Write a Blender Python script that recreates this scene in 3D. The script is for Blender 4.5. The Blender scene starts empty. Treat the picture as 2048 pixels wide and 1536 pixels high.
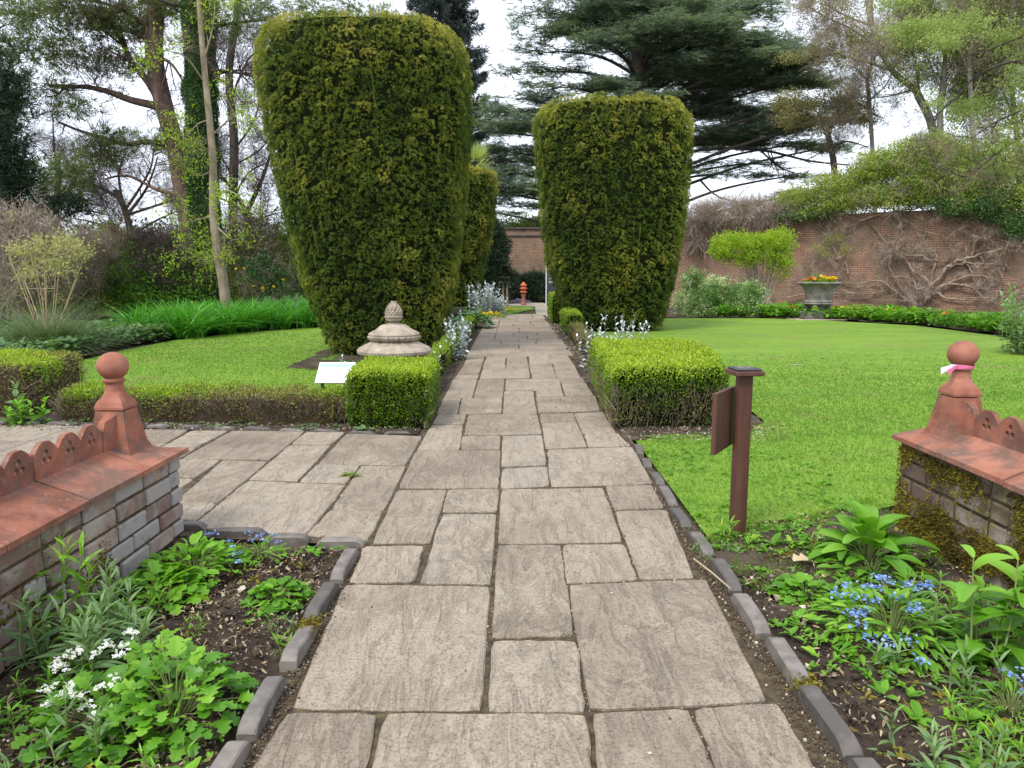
import bpy, math, random
import numpy as np
from mathutils import Vector

SC = bpy.context.scene
# ------------------------------------------------------------------ camera
FPX = 1450.0; CH = 1.35; PITCH = math.atan(218 / FPX)
cam = bpy.data.objects.new('camera', bpy.data.cameras.new('camera'))
SC.collection.objects.link(cam)
cam.location = (0, 0, CH)
cam.rotation_euler = (math.pi / 2 - PITCH, 0, 0)
cam.data.sensor_width = 36.0
cam.data.lens = FPX / 2048 * 36
cam.data.clip_start = 0.05
cam.data.clip_end = 2000
SC.camera = cam
# ------------------------------------------------------------------ sky, sun
SUN_EL, SUN_AZ = math.radians(52), math.radians(215)
world = bpy.data.worlds.new("World"); SC.world = world
world.use_nodes = True
wn = world.node_tree; wn.nodes.clear()
wo = wn.nodes.new('ShaderNodeOutputWorld'); wb = wn.nodes.new('ShaderNodeBackground')
sky = wn.nodes.new('ShaderNodeTexSky'); sky.sky_type = 'NISHITA'; sky.sun_disc = False
sky.sun_elevation = SUN_EL; sky.sun_rotation = SUN_AZ
wtc = wn.nodes.new('ShaderNodeTexCoord')
wmp = wn.nodes.new('ShaderNodeMapping'); wmp.inputs['Scale'].default_value = (1, 1, 2.6)
wns = wn.nodes.new('ShaderNodeTexNoise'); wns.inputs['Scale'].default_value = 2.2
wns.inputs['Detail'].default_value = 6; wns.inputs['Roughness'].default_value = .55
wr = wn.nodes.new('ShaderNodeValToRGB')
wr.color_ramp.elements[0].position = .33; wr.color_ramp.elements[0].color = (.72, .72, .72, 1)
wr.color_ramp.elements[1].position = .62; wr.color_ramp.elements[1].color = (.97, .97, .97, 1)
wm = wn.nodes.new('ShaderNodeMix'); wm.data_type = 'RGBA'
wm.inputs[7].default_value = (10.8, 11.5, 13.0, 1)      # bright overcast cloud
L = wn.links.new
L(wtc.outputs['Generated'], wmp.inputs[0]); L(wmp.outputs[0], wns.inputs['Vector'])
L(wns.outputs['Fac'], wr.inputs[0]); L(wr.outputs[0], wm.inputs[0])
L(sky.outputs[0], wm.inputs[6]); L(wm.outputs[2], wb.inputs['Color'])
wb.inputs['Strength'].default_value = 0.10
L(wb.outputs[0], wo.inputs['Surface'])
sd = bpy.data.lights.new('sun', 'SUN'); sd.energy = 2.3; sd.angle = math.radians(16)
sd.color = (1, .96, .9)
sun = bpy.data.objects.new('sun', sd); SC.collection.objects.link(sun)
sdir = Vector((math.sin(SUN_AZ) * math.cos(SUN_EL), math.cos(SUN_AZ) * math.cos(SUN_EL), math.sin(SUN_EL)))
sun.rotation_euler = sdir.to_track_quat('Z', 'Y').to_euler()
SC.view_settings.view_transform = 'Standard'; SC.view_settings.look = 'None'
SC.view_settings.exposure = 0.55; SC.view_settings.gamma = 1
try:
    SC.cycles.max_bounces = 6; SC.cycles.diffuse_bounces = 3; SC.cycles.transmission_bounces = 3
    SC.cycles.use_denoising = True
except Exception: pass

# ------------------------------------------------------------------ geometry of view -> places on the ground
def _ray(x, y):
    a = (x - 1024) / FPX; b = (768 - y) / FPX
    return (a, math.cos(PITCH) + b * math.sin(PITCH), -math.sin(PITCH) + b * math.cos(PITCH))
def G(x, y, z=0.0):
    d = _ray(x, y); t = (z - CH) / d[2]; return np.array([d[0] * t, d[1] * t, z])
def D(x, y, Y):
    d = _ray(x, y); t = Y / d[1]; return np.array([d[0] * t, Y, CH + d[2] * t])

# ------------------------------------------------------------------ mesh helpers
class MB:
    """collects numpy vertex/face blocks, with one float 'v' per vertex, and links ONE mesh object"""
    def __init__(s): s.V = []; s.F = []; s.A = []; s.n = 0; s.MI = []
    def add(s, V, F, a=0.5, mi=0):
        V = np.asarray(V, dtype=np.float32).reshape(-1, 3)
        if len(V) == 0: return s
        s.V.append(V)
        a = np.broadcast_to(np.asarray(a, dtype=np.float32), (len(V),)) if np.ndim(a) < 1 or len(np.atleast_1d(a)) != len(V) else np.asarray(a, dtype=np.float32)
        s.A.append(a)
        if isinstance(F, np.ndarray):
            s.F.append(F.astype(np.int64) + s.n); s.MI.append((len(F), mi))
        else:
            bysz = {}
            for f in F: bysz.setdefault(len(f), []).append(f)
            for k, fs in bysz.items():
                s.F.append(np.array(fs, dtype=np.int64) + s.n); s.MI.append((len(fs), mi))
        s.n += len(V); return s
    def mesh(s, name, mats, smooth=False):
        me = bpy.data.meshes.new(name)
        if s.n == 0: return me
        V = np.concatenate(s.V); A = np.concatenate(s.A)
        loops = np.concatenate([f.ravel() for f in s.F]).astype(np.int32)
        tot = np.concatenate([np.full(len(f), f.shape[1], dtype=np.int32) for f in s.F])
        st = np.concatenate([[0], np.cumsum(tot)[:-1]]).astype(np.int32)
        me.vertices.add(len(V)); me.vertices.foreach_set('co', V.ravel())
        me.loops.add(len(loops)); me.loops.foreach_set('vertex_index', loops)
        me.polygons.add(len(tot)); me.polygons.foreach_set('loop_start', st)
        try: me.polygons.foreach_set('loop_total', tot)
        except Exception: pass
        mi = np.concatenate([np.full(n, m, dtype=np.int32) for n, m in s.MI])
        me.polygons.foreach_set('material_index', mi)
        me.polygons.foreach_set('use_smooth', np.full(len(tot), bool(smooth)))
        at = me.attributes.new('v', 'FLOAT', 'POINT'); at.data.foreach_set('value', A)
        me.update(calc_edges=True)
        for m in (mats if isinstance(mats, (list, tuple)) else [mats]): me.materials.append(m)
        return me
    def build(s, name, mats, parent=None, smooth=False, loc=None):
        """vertices are given in world space; loc (the object's origin) is subtracted"""
        org = np.zeros(3)
        if loc is not None: org = np.asarray(loc, dtype=float)
        elif parent is not None: org = np.asarray(parent.get('_o', (0, 0, 0)), dtype=float)
        s.V = [v - org.astype(np.float32) for v in s.V]
        o = bpy.data.objects.new(name, s.mesh(name, mats, smooth)); SC.collection.objects.link(o)
        if parent is not None: o.parent = parent; o['_o'] = list(map(float, org)) 
        else: o.location = org; o['_o'] = list(map(float, org))
        return o
def tag(o, label=None, cat=None, group=None, kind=None):
    if label: o['label'] = label
    if cat: o['category'] = cat
    if group: o['group'] = group
    if kind: o['kind'] = kind
    return o
def thing(name, label, cat, loc, group=None):
    o = bpy.data.objects.new(name, None); SC.collection.objects.link(o)
    o.empty_display_size = .1
    o.location = loc; o['_o'] = list(map(float, loc)); return tag(o, label, cat, group)
def copytree(root, loc, rz, label, scale=1.0, group=None):
    r = root.copy(); SC.collection.objects.link(r); r.location = loc; r.rotation_euler = (0, 0, rz)
    r.scale = (scale,) * 3; r['label'] = label
    if group: r['group'] = group
    for ch in list(root.children):
        c = ch.copy(); SC.collection.objects.link(c); c.parent = r
        for g in ch.children:
            d = g.copy(); SC.collection.objects.link(d); d.parent = c
    return r
def frames(N, spin):
    """rotation matrices with local z along N, spun by spin"""
    N = N / np.linalg.norm(N, axis=1, keepdims=True)
    up = np.where(np.abs(N[:, 2:3]) > .95, np.array([[1., 0, 0]]), np.array([[0, 0, 1.]]))
    X = np.cross(up, N); X /= np.linalg.norm(X, axis=1, keepdims=True)
    Y = np.cross(N, X); c, s = np.cos(spin)[:, None], np.sin(spin)[:, None]
    X2 = X * c + Y * s; Y2 = -X * s + Y * c
    return np.stack([X2, Y2, N], axis=2)
def inst(mb, T, P, R, S, v=.5, mi=0):
    """instances template T=(V,F) or (V,F,a) at P with rotations R, scales S, attribute v (a adds)"""
    tv, tf = T[0], T[1]; ta = T[2] if len(T) > 2 else np.zeros(len(tv))
    P = np.asarray(P, dtype=float); n, k = len(P), len(tv)
    if n == 0: return
    S = np.broadcast_to(np.asarray(S, dtype=float), (n,)) if np.ndim(S) < 2 else S
    tt = tv[None] * (S[:, None, None] if S.ndim == 1 else S[:, None, :])
    V = np.einsum('nij,nkj->nki', R, tt) + P[:, None]
    v = np.broadcast_to(np.asarray(v, dtype=float), (n,))
    A = np.clip(v[:, None] + ta[None], 0, 1)
    F = tf[None] + (np.arange(n) * k)[:, None, None]
    mb.add(V.reshape(-1, 3), F.reshape(-1, tf.shape[1]), A.ravel(), mi)
def rotx(a): c, s = math.cos(a), math.sin(a); return np.array([[1, 0, 0], [0, c, -s], [0, s, c]])
def roty(a): c, s = math.cos(a), math.sin(a); return np.array([[c, 0, s], [0, 1, 0], [-s, 0, c]])
def rotz(a): c, s = math.cos(a), math.sin(a); return np.array([[c, -s, 0], [s, c, 0], [0, 0, 1]])
def box(mb, lo, hi, v=.5, mi=0, jit=0, rng=None, R=None, c=None):
    x0, y0, z0 = lo; x1, y1, z1 = hi
    V = np.array([[x0, y0, z0], [x1, y0, z0], [x1, y1, z0], [x0, y1, z0], [x0, y0, z1], [x1, y0, z1], [x1, y1, z1], [x0, y1, z1]], dtype=float)
    if jit: V += rng.normal(0, jit, V.shape)
    if R is not None: V = (V - c) @ R.T + c
    F = np.array([[0, 3, 2, 1], [4, 5, 6, 7], [0, 1, 5, 4], [1, 2, 6, 5], [2, 3, 7, 6], [3, 0, 4, 7]])
    mb.add(V, F, v, mi)
def bbox(mb, lo, hi, b=.006, v=.5, mi=0, R=None, c=None):
    """box with chamfered edges"""
    lo = np.array(lo, float); hi = np.array(hi, float); V = []; 
    for sx in (0, 1):
        for sy in (0, 1):
            for sz in (0, 1):
                p = np.array([hi[0] if sx else lo[0], hi[1] if sy else lo[1], hi[2] if sz else lo[2]])
                d = np.array([-1 if sx else 1, -1 if sy else 1, -1 if sz else 1]) * b
                for ax in range(3):
                    q = p + d; q[ax] = p[ax]; V.append(q)
    V = np.array(V)
    if R is not None: V = (V - c) @ R.T + c
    i = lambda sx, sy, sz, ax: (sx * 4 + sy * 2 + sz) * 3 + ax
    F4 = []; F3 = []
    for s in (0, 1):
        F4.append([i(s, 0, 0, 0), i(s, 1, 0, 0), i(s, 1, 1, 0), i(s, 0, 1, 0)][::(1 if s else -1)])
        F4.append([i(0, s, 0, 1), i(0, s, 1, 1), i(1, s, 1, 1), i(1, s, 0, 1)][::(1 if s else -1)])
        F4.append([i(0, 0, s, 2), i(1, 0, s, 2), i(1, 1, s, 2), i(0, 1, s, 2)][::(1 if s else -1)])
    for a in (0, 1):
        for b2 in (0, 1):
            F4.append([i(a, b2, 0, 0), i(a, b2, 1, 0), i(a, b2, 1, 1), i(a, b2, 0, 1)])
            F4.append([i(a, 0, b2, 0), i(a, 1, b2, 0), i(a, 1, b2, 2), i(a, 0, b2, 2)])
            F4.append([i(0, a, b2, 1), i(1, a, b2, 1), i(1, a, b2, 2), i(0, a, b2, 2)])
            for c2 in (0, 1): F3.append([i(a, b2, c2, 0), i(a, b2, c2, 1), i(a, b2, c2, 2)])
    mb.add(V, F4 + F3, v, mi)
def tube(mb, P, r, n=6, v=.5, mi=0, cap=True):
    P = np.asarray(P, float); m = len(P); r = np.broadcast_to(np.asarray(r, float), (m,))
    T = np.gradient(P, axis=0); T /= np.linalg.norm(T, axis=1, keepdims=True) + 1e-9
    ref = np.array([0, 0, 1.]) if abs(T[0, 2]) < .9 else np.array([1., 0, 0])
    V = []
    u = np.cross(T[0], ref); u /= np.linalg.norm(u)
    a = np.linspace(0, 2 * math.pi, n, endpoint=False)
    for i in range(m):
        u = u - T[i] * np.dot(u, T[i]); u /= np.linalg.norm(u) + 1e-9
        w = np.cross(T[i], u)
        V.append(P[i] + r[i] * (np.cos(a)[:, None] * u + np.sin(a)[:, None] * w))
    V = np.concatenate(V); j = np.arange(n); k = (j + 1) % n
    F = [np.stack([i * n + j, i * n + k, (i + 1) * n + k, (i + 1) * n + j], 1) for i in range(m - 1)]
    F = np.concatenate(F)
    mb.add(V, F, v, mi)
    if cap and r[-1] > .004:
        mb.add(V[-n:], np.arange(n)[None], v, mi)
def smoothpath(P, k=4):
    P = np.asarray(P, float); n = len(P)
    if n < 3: return P
    out = []
    for i in range(n - 1):
        p0 = P[max(i - 1, 0)]; p1 = P[i]; p2 = P[i + 1]; p3 = P[min(i + 2, n - 1)]
        for t in np.linspace(0, 1, k, endpoint=False):
            out.append(.5 * ((2 * p1) + (-p0 + p2) * t + (2 * p0 - 5 * p1 + 4 * p2 - p3) * t * t + (-p0 + 3 * p1 - 3 * p2 + p3) * t ** 3))
    out.append(P[-1]); return np.array(out)
def lathe(mb, c, prof, n=32, v=.5, mi=0, mod=None):
    """prof: list (r,z); mod(r,z,ang)->r"""
    c = np.asarray(c, float); a = np.linspace(0, 2 * math.pi, n, endpoint=False); V = []
    for r, z in prof:
        rr = np.full(n, float(r)) if mod is None else np.array([mod(r, z, t) for t in a])
        V.append(np.stack([c[0] + rr * np.cos(a), c[1] + rr * np.sin(a), np.full(n, c[2] + z)], 1))
    V = np.concatenate(V); j = np.arange(n); k = (j + 1) % n
    F = np.concatenate([np.stack([i * n + j, i * n + k, (i + 1) * n + k, (i + 1) * n + j], 1) for i in range(len(prof) - 1)])
    mb.add(V, F, v, mi)
def prism(mb, P2, z0, z1, v=.5, mi=0):
    n = len(P2); V = [(x, y, z0) for x, y in P2] + [(x, y, z1) for x, y in P2]
    F = [list(range(n))[::-1], list(range(n, 2 * n))] + [[i, (i + 1) % n, n + (i + 1) % n, n + i] for i in range(n)]
    mb.add(V, F, v, mi)
# --- value noise for shaping surfaces
class VN:
    def __init__(s, seed): s.t = np.random.default_rng(seed).random((32, 32, 32))
    def __call__(s, P):
        P = np.asarray(P, float); i = np.floor(P).astype(int); f = P - i; f = f * f * (3 - 2 * f); o = 0
        for a in (0, 1):
            for b in (0, 1):
                for c in (0, 1):
                    w = (f[:, 0] if a else 1 - f[:, 0]) * (f[:, 1] if b else 1 - f[:, 1]) * (f[:, 2] if c else 1 - f[:, 2])
                    o = o + w * s.t[(i[:, 0] + a) % 32, (i[:, 1] + b) % 32, (i[:, 2] + c) % 32]
        return o * 2 - 1
vn = VN(3)
# ------------------------------------------------------------------ leaf templates (x across, y along, z up)
def leaf(Lh=1., W=.3, n=4, droop=.25, fold=.12, prof='lance', rise=0.0):
    V = []; A = []
    for i in range(n + 1):
        t = i / n
        if prof == 'lance': w = math.sin(math.pi * min(1, t * .92 + .04)) ** .8 * (1 - .35 * t)
        elif prof == 'oval': w = math.sin(math.pi * (t * .9 + .06)) ** .6
        elif prof == 'grass': w = (1 - t) ** .6 * .9 + .05
        elif prof == 'lobed': w = (math.sin(math.pi * (t * .86 + .1)) ** .6) * (1 + .32 * (1 if i % 2 else -1))
        else: w = 1 - t
        w *= W * .5; y = Lh * t; z = rise * Lh * t - droop * Lh * t * t
        V += [[-w, y, z + fold * w * 2], [0, y, z], [w, y, z + fold * w * 2]]; A += [.04, -.05, .04]
    F = []
    for i in range(n):
        b = 3 * i; F += [[b, b + 1, b + 4, b + 3], [b + 1, b + 2, b + 5, b + 4]]
    return np.array(V), np.array(F), np.array(A)
def quadleaf(Lh=1., W=.5, fold=.15):
    """tiny leaf: two faces folded on the midrib"""
    V = np.array([[0, 0, 0], [-W / 2, Lh * .5, fold * W], [0, Lh, 0], [W / 2, Lh * .5, fold * W]])
    return V, np.array([[0, 3, 2, 1]]), np.zeros(4)
def tuft(n, Lh, W, spread, seed, flat=1.0, curl=0.):
    """tuft of n needle blades around +z"""
    r = np.random.default_rng(seed); V = []; F = []
    for i in range(n):
        a = r.random() * 2 * math.pi; e = spread * math.sqrt(r.random())
        d = np.array([math.cos(a) * math.sin(e), math.sin(a) * math.sin(e), math.cos(e) * flat])
        l = Lh * r.uniform(.7, 1.1); s = np.cross(d, [r.normal(), r.normal(), r.normal()]); s /= np.linalg.norm(s)
        b = len(V); o = d * Lh * .08
        V += [o - s * W * .35, o + s * W * .35, d * l * .6 + s * W * .5, d * l, d * l * .6 - s * W * .5]
        F += [[b, b + 1, b + 2, b + 4], [b + 4, b + 2, b + 3, b + 3]]
    V = np.array(V); Fq = np.array([f for f in F if f[2] != f[3]]); Ft = np.array([f[:3] for f in F if f[2] == f[3]])
    # one face kind only: make the tip a quad by duplicating the tip vertex slightly
    V2 = []; F2 = []
    for i in range(n):
        p = V[5 * i:5 * i + 5]; b = len(V2); s = p[2] - p[4]
        V2 += [p[0], p[1], p[2], p[4], p[3] + s * .12, p[3] - s * .12]
        F2 += [[b, b + 1, b + 2, b + 3], [b + 3, b + 2, b + 4, b + 5]]
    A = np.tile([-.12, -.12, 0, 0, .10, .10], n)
    return np.array(V2), np.array(F2), A
# ------------------------------------------------------------------ materials
def newmat(name):
    m = bpy.data.materials.new(name); m.use_nodes = True; nt = m.node_tree; nt.nodes.clear()
    o = nt.nodes.new('ShaderNodeOutputMaterial'); return m, nt, o
def ramp(nt, stops, src):
    r = nt.nodes.new('ShaderNodeValToRGB'); e = r.color_ramp.elements
    while len(e) < len(stops): e.new(.5)
    for i, (p, c) in enumerate(stops): e[i].position = p; e[i].color = (*c, 1)
    nt.links.new(src, r.inputs[0]); return r.outputs[0]
def noise(nt, scale, detail=4, rough=.55, vec=None, dist=0, dims='3D'):
    n = nt.nodes.new('ShaderNodeTexNoise'); n.inputs['Scale'].default_value = scale
    n.inputs['Detail'].default_value = detail; n.inputs['Roughness'].default_value = rough
    n.inputs['Distortion'].default_value = dist
    if vec is not None: nt.links.new(vec, n.inputs['Vector'])
    return n.outputs['Fac']
def math_(nt, op, a, b=None, c=None):
    n = nt.nodes.new('ShaderNodeMath'); n.operation = op
    for i, x in enumerate((a, b, c)):
        if x is None: continue
        if isinstance(x, (int, float)): n.inputs[i].default_value = x
        else: nt.links.new(x, n.inputs[i])
    return n.outputs[0]
def mix(nt, fac, a, b, blend='MIX'):
    n = nt.nodes.new('ShaderNodeMix'); n.data_type = 'RGBA'; n.blend_type = blend
    for i, x in ((0, fac), (6, a), (7, b)):
        if isinstance(x, (int, float)): n.inputs[i].default_value = x
        elif isinstance(x, tuple): n.inputs[i].default_value = (*x, 1)
        else: nt.links.new(x, n.inputs[i])
    return n.outputs[2]
def objco(nt, scale=None, rot=None):
    t = nt.nodes.new('ShaderNodeTexCoord'); g = nt.nodes.new('ShaderNodeNewGeometry')
    m = nt.nodes.new('ShaderNodeMapping'); nt.links.new(g.outputs['Position'], m.inputs[0])
    if scale: m.inputs['Scale'].default_value = scale
    if rot: m.inputs['Rotation'].default_value = rot
    return m.outputs[0]
def attr(nt, name='v'):
    a = nt.nodes.new('ShaderNodeAttribute'); a.attribute_name = name; return a.outputs['Fac']
def bump(nt, h, strength=.3, dist=.01):
    b = nt.nodes.new('ShaderNodeBump'); b.inputs['Strength'].default_value = strength
    b.inputs['Distance'].default_value = dist; nt.links.new(h, b.inputs['Height']); return b.outputs[0]
def leafmat(name, stops, trans=.35, rough=.45, spec=.35, tint=None):
    m, nt, o = newmat(name)
    v = attr(nt); n = noise(nt, 1.3, 3, vec=objco(nt))
    v2 = math_(nt, 'ADD', v, math_(nt, 'MULTIPLY', math_(nt, 'SUBTRACT', n, .5), .35))
    c = ramp(nt, stops, v2)
    p = nt.nodes.new('ShaderNodeBsdfPrincipled'); nt.links.new(c, p.inputs['Base Color'])
    p.inputs['Roughness'].default_value = rough; p.inputs['Specular IOR Level'].default_value = spec
    if trans > 0:
        t = nt.nodes.new('ShaderNodeBsdfTranslucent')
        nt.links.new(mix(nt, 1.0, c, (1.25, 1.3, .7), 'MULTIPLY'), t.inputs['Color'])
        x = nt.nodes.new('ShaderNodeMixShader'); x.inputs[0].default_value = trans
        nt.links.new(p.outputs[0], x.inputs[1]); nt.links.new(t.outputs[0], x.inputs[2])
        nt.links.new(x.outputs[0], o.inputs['Surface'])
    else: nt.links.new(p.outputs[0], o.inputs['Surface'])
    return m
def surf(name, stops, scale=8, detail=6, rough=.85, bs=.3, bd=.01, bscale=None, attw=0., mapsc=None, extra=None, spec=.3, dist=0):
    """noise coloured rough surface; attw adds attribute v to the ramp position"""
    m, nt, o = newmat(name)
    co = objco(nt, mapsc); n = noise(nt, scale, detail, .6, co, dist)
    f = n
    if attw: f = math_(nt, 'ADD', n, math_(nt, 'MULTIPLY', math_(nt, 'SUBTRACT', attr(nt), .5), attw))
    c = ramp(nt, stops, f)
    if extra: c = extra(nt, c, co)
    p = nt.nodes.new('ShaderNodeBsdfPrincipled'); nt.links.new(c, p.inputs['Base Color'])
    p.inputs['Roughness'].default_value = rough; p.inputs['Specular IOR Level'].default_value = spec
    h = noise(nt, bscale or scale * 4, 6, .65, co)
    nt.links.new(bump(nt, h, bs, bd), p.inputs['Normal'])
    nt.links.new(p.outputs[0], o.inputs['Surface']); return m
# ================================================================== MATERIALS
def stone_extra(nt, c, co):
    n = noise(nt, 5, 5, .6, co, .6)
    g = math_(nt, 'MULTIPLY', math_(nt, 'GREATER_THAN', n, .62), .25)
    sp = noise(nt, 260, 2, .5, co)
    c = mix(nt, ramp(nt, [(.60, (0, 0, 0)), (.68, (.6, .6, .6))], sp), c, (.13, .11, .085))
    return c
def slabmat():
    m, nt, o = newmat('riven_stone')
    co = objco(nt); v = attr(nt)
    big = noise(nt, 1.6, 5, .6, co, .4)
    f = math_(nt, 'ADD', math_(nt, 'MULTIPLY', big, .75), math_(nt, 'MULTIPLY', v, .27))
    c = ramp(nt, [(.25, (.22, .175, .13)), (.42, (.30, .245, .185)), (.58, (.375, .31, .235)), (.78, (.335, .29, .235))], f)
    # grain running across the riven faces
    mp = nt.nodes.new('ShaderNodeMapping'); nt.links.new(co, mp.inputs[0])
    mp.inputs['Rotation'].default_value = (0, 0, .35); mp.inputs['Scale'].default_value = (7, 1.6, 3)
    cmb = nt.nodes.new('ShaderNodeVectorMath'); cmb.operation = 'ADD'
    sh = nt.nodes.new('ShaderNodeCombineXYZ'); nt.links.new(math_(nt, 'MULTIPLY', v, 40), sh.inputs[0])
    nt.links.new(mp.outputs[0], cmb.inputs[0]); nt.links.new(sh.outputs[0], cmb.inputs[1])
    mp2 = nt.nodes.new('ShaderNodeMapping'); nt.links.new(co, mp2.inputs[0])
    mp2.inputs['Rotation'].default_value = (0, 0, -1.15); mp2.inputs['Scale'].default_value = (5.5, 2.2, 3)
    cm2 = nt.nodes.new('ShaderNodeVectorMath'); cm2.operation = 'ADD'; nt.links.new(mp2.outputs[0], cm2.inputs[0]); nt.links.new(sh.outputs[0], cm2.inputs[1])
    rvA = noise(nt, 1.5, 8, .62, cmb.outputs[0], 1.2); rvB = noise(nt, 1.2, 9, .66, cm2.outputs[0], 1.8)
    sel = math_(nt, 'GREATER_THAN', math_(nt, 'FRACT', math_(nt, 'MULTIPLY', v, 7.3)), .55)
    riv = math_(nt, 'ADD', math_(nt, 'MULTIPLY', rvA, math_(nt, 'SUBTRACT', 1.0, sel)), math_(nt, 'MULTIPLY', rvB, sel))
    riv2 = math_(nt, 'PINGPONG', math_(nt, 'MULTIPLY', riv, 5.0), .5)
    fine = noise(nt, 90, 6, .7, co)
    stain = noise(nt, 3.1, 6, .62, co, .8)
    c = mix(nt, ramp(nt, [(.52, (0, 0, 0)), (.72, (.45, .45, .45))], stain), c, (.165, .13, .09))
    c = mix(nt, ramp(nt, [(.0, (.26, .26, .26)), (.10, (0, 0, 0))], riv2), c, (.19, .145, .105))
    c = mix(nt, ramp(nt, [(.36, (.7, .7, .7)), (.52, (0, 0, 0))], fine), c, (.12, .095, .07))
    mid = noise(nt, 24, 6, .7, co, .3)
    c = mix(nt, ramp(nt, [(.56, (0, 0, 0)), (.68, (.55, .55, .55))], mid), c, (.14, .115, .085))
    lich = noise(nt, 11, 5, .6, co, .4)
    c = mix(nt, ramp(nt, [(.64, (0, 0, 0)), (.70, (.35, .35, .35))], lich), c, (.46, .43, .36))
    speck = noise(nt, 170, 2, .5, co)
    c = mix(nt, ramp(nt, [(.68, (0, 0, 0)), (.74, (.5, .5, .5))], speck), c, (.55, .5, .43))
    p = nt.nodes.new('ShaderNodeBsdfPrincipled'); nt.links.new(c, p.inputs['Base Color'])
    p.inputs['Roughness'].default_value = .78; p.inputs['Specular IOR Level'].default_value = .28
    h = math_(nt, 'ADD', math_(nt, 'MULTIPLY', riv2, .7), math_(nt, 'ADD', math_(nt, 'MULTIPLY', riv, 1.6), math_(nt, 'MULTIPLY', fine, .3)))
    nt.links.new(bump(nt, h, .95, .016), p.inputs['Normal']); nt.links.new(p.outputs[0], o.inputs['Surface'])
    return m
M = {}
M['slab'] = slabmat()
M['joint'] = surf('joint_dirt', [(.35, (.035, .026, .016)), (.52, (.08, .058, .036)), (.64, (.12, .10, .045))], 22, 6, .95, .6, .01, 120)
M['soil'] = surf('garden_soil', [(.34, (.028, .019, .014)), (.5, (.066, .045, .033)), (.62, (.11, .083, .055)), (.75, (.11, .10, .045))], 4.5, 9, .95, .9, .03, 60)
M['ground'] = surf('ground_litter', [(.35, (.035, .032, .016)), (.5, (.07, .07, .03)), (.65, (.10, .085, .045))], 2.2, 8, .95, .8, .04, 30)
def lawnx(nt, c, co):
    mp = nt.nodes.new('ShaderNodeMapping'); nt.links.new(co, mp.inputs[0])
    mp.inputs['Rotation'].default_value = (0, 0, -.25); mp.inputs['Scale'].default_value = (.35, 1.5, 1)
    s = noise(nt, 1.0, 4, .55, mp.outputs[0], .3)
    c = mix(nt, ramp(nt, [(.4, (0, 0, 0)), (.62, (.75, .75, .75))], s), c, (.175, .275, .026))
    b = noise(nt, .9, 6, .6, co, .2)
    c = mix(nt, ramp(nt, [(.56, (0, 0, 0)), (.70, (.8, .8, .8))], b), c, (.19, .18, .055))
    b2 = noise(nt, 3.3, 6, .6, co, .2)
    return mix(nt, ramp(nt, [(.62, (0, 0, 0)), (.72, (.5, .5, .5))], b2), c, (.12, .10, .05))
M['lawn'] = surf('mown_grass', [(.3, (.080, .160, .013)), (.5, (.120, .228, .017)), (.7, (.165, .275, .026))], 5, 8, .85, .35, .01, 160, extra=lawnx)
M['blade'] = leafmat('grass_blade', [(.0, (.075, .155, .013)), (.4, (.12, .24, .017)), (.75, (.18, .315, .028)), (1, (.34, .33, .12))], .4, .5, .3)
M['kerb'] = surf('blue_brick', [(.3, (.085, .075, .066)), (.55, (.135, .118, .105)), (.75, (.21, .185, .16))], 14, 7, .6, .25, .004, 90, attw=.4, spec=.4)
M['grit'] = surf('grit', [(.3, (.09, .065, .04)), (.55, (.22, .17, .11)), (.8, (.50, .45, .36))], 2, 2, .85, .2, .002, 200, attw=1.6)
M['litter'] = leafmat('dry_litter', [(0, (.09, .055, .03)), (.5, (.26, .18, .10)), (1, (.50, .40, .26))], .1, .8, .2)
def brickx(nt, c, co):
    n = noise(nt, 7, 7, .65, co, .5)
    c = mix(nt, ramp(nt, [(.48, (0, 0, 0)), (.64, (.8, .8, .8))], n), c, (.30, .285, .265))
    n2 = noise(nt, 11, 6, .6, co, .4)
    return mix(nt, ramp(nt, [(.55, (0, 0, 0)), (.68, (.7, .7, .7))], n2), c, (.13, .11, .095))
M['brick'] = surf('weathered_brick', [(.2, (.19, .12, .095)), (.42, (.30, .21, .17)), (.6, (.39, .31, .26)), (.8, (.32, .29, .27))], 5, 7, .9, .7, .008, 50, attw=1.3, extra=brickx)
def mossbx(nt, c, co):
    n = noise(nt, 3.5, 7, .65, co, .6)
    c = mix(nt, ramp(nt, [(.44, (0, 0, 0)), (.6, (.9, .9, .9))], n), c, (.075, .06, .022))
    n2 = noise(nt, 9, 6, .6, co, .4)
    return mix(nt, ramp(nt, [(.52, (0, 0, 0)), (.66, (.8, .8, .8))], n2), c, (.16, .125, .02))
M['mossbrick'] = surf('mossy_brick', [(.25, (.13, .085, .07)), (.5, (.22, .165, .135)), (.7, (.30, .245, .21))], 5, 7, .95, .6, .01, 60, attw=.8, extra=mossbx)
M['mortar'] = surf('old_mortar', [(.35, (.045, .032, .018)), (.55, (.095, .07, .038)), (.7, (.10, .09, .035))], 14, 7, .95, .7, .01, 80)
def tcx(nt, c, co):
    n = noise(nt, 5, 9, .72, co, .5)
    c = mix(nt, ramp(nt, [(.46, (0, 0, 0)), (.60, (.85, .85, .85))], n), c, (.14, .09, .072))
    n4 = noise(nt, 16, 8, .72, co, .3)
    c = mix(nt, ramp(nt, [(.58, (0, 0, 0)), (.7, (.6, .6, .6))], n4), c, (.26, .20, .18))
    n3 = noise(nt, 45, 3, .6, co)
    return mix(nt, ramp(nt, [(.66, (0, 0, 0)), (.72, (.5, .5, .5))], n3), c, (.42, .36, .32))
M['terracotta'] = surf('terracotta', [(.3, (.15, .062, .040)), (.48, (.275, .105, .065)), (.68, (.36, .155, .10))], 7, 8, .85, .4, .006, 45, attw=.35, extra=tcx, spec=.25)
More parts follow.
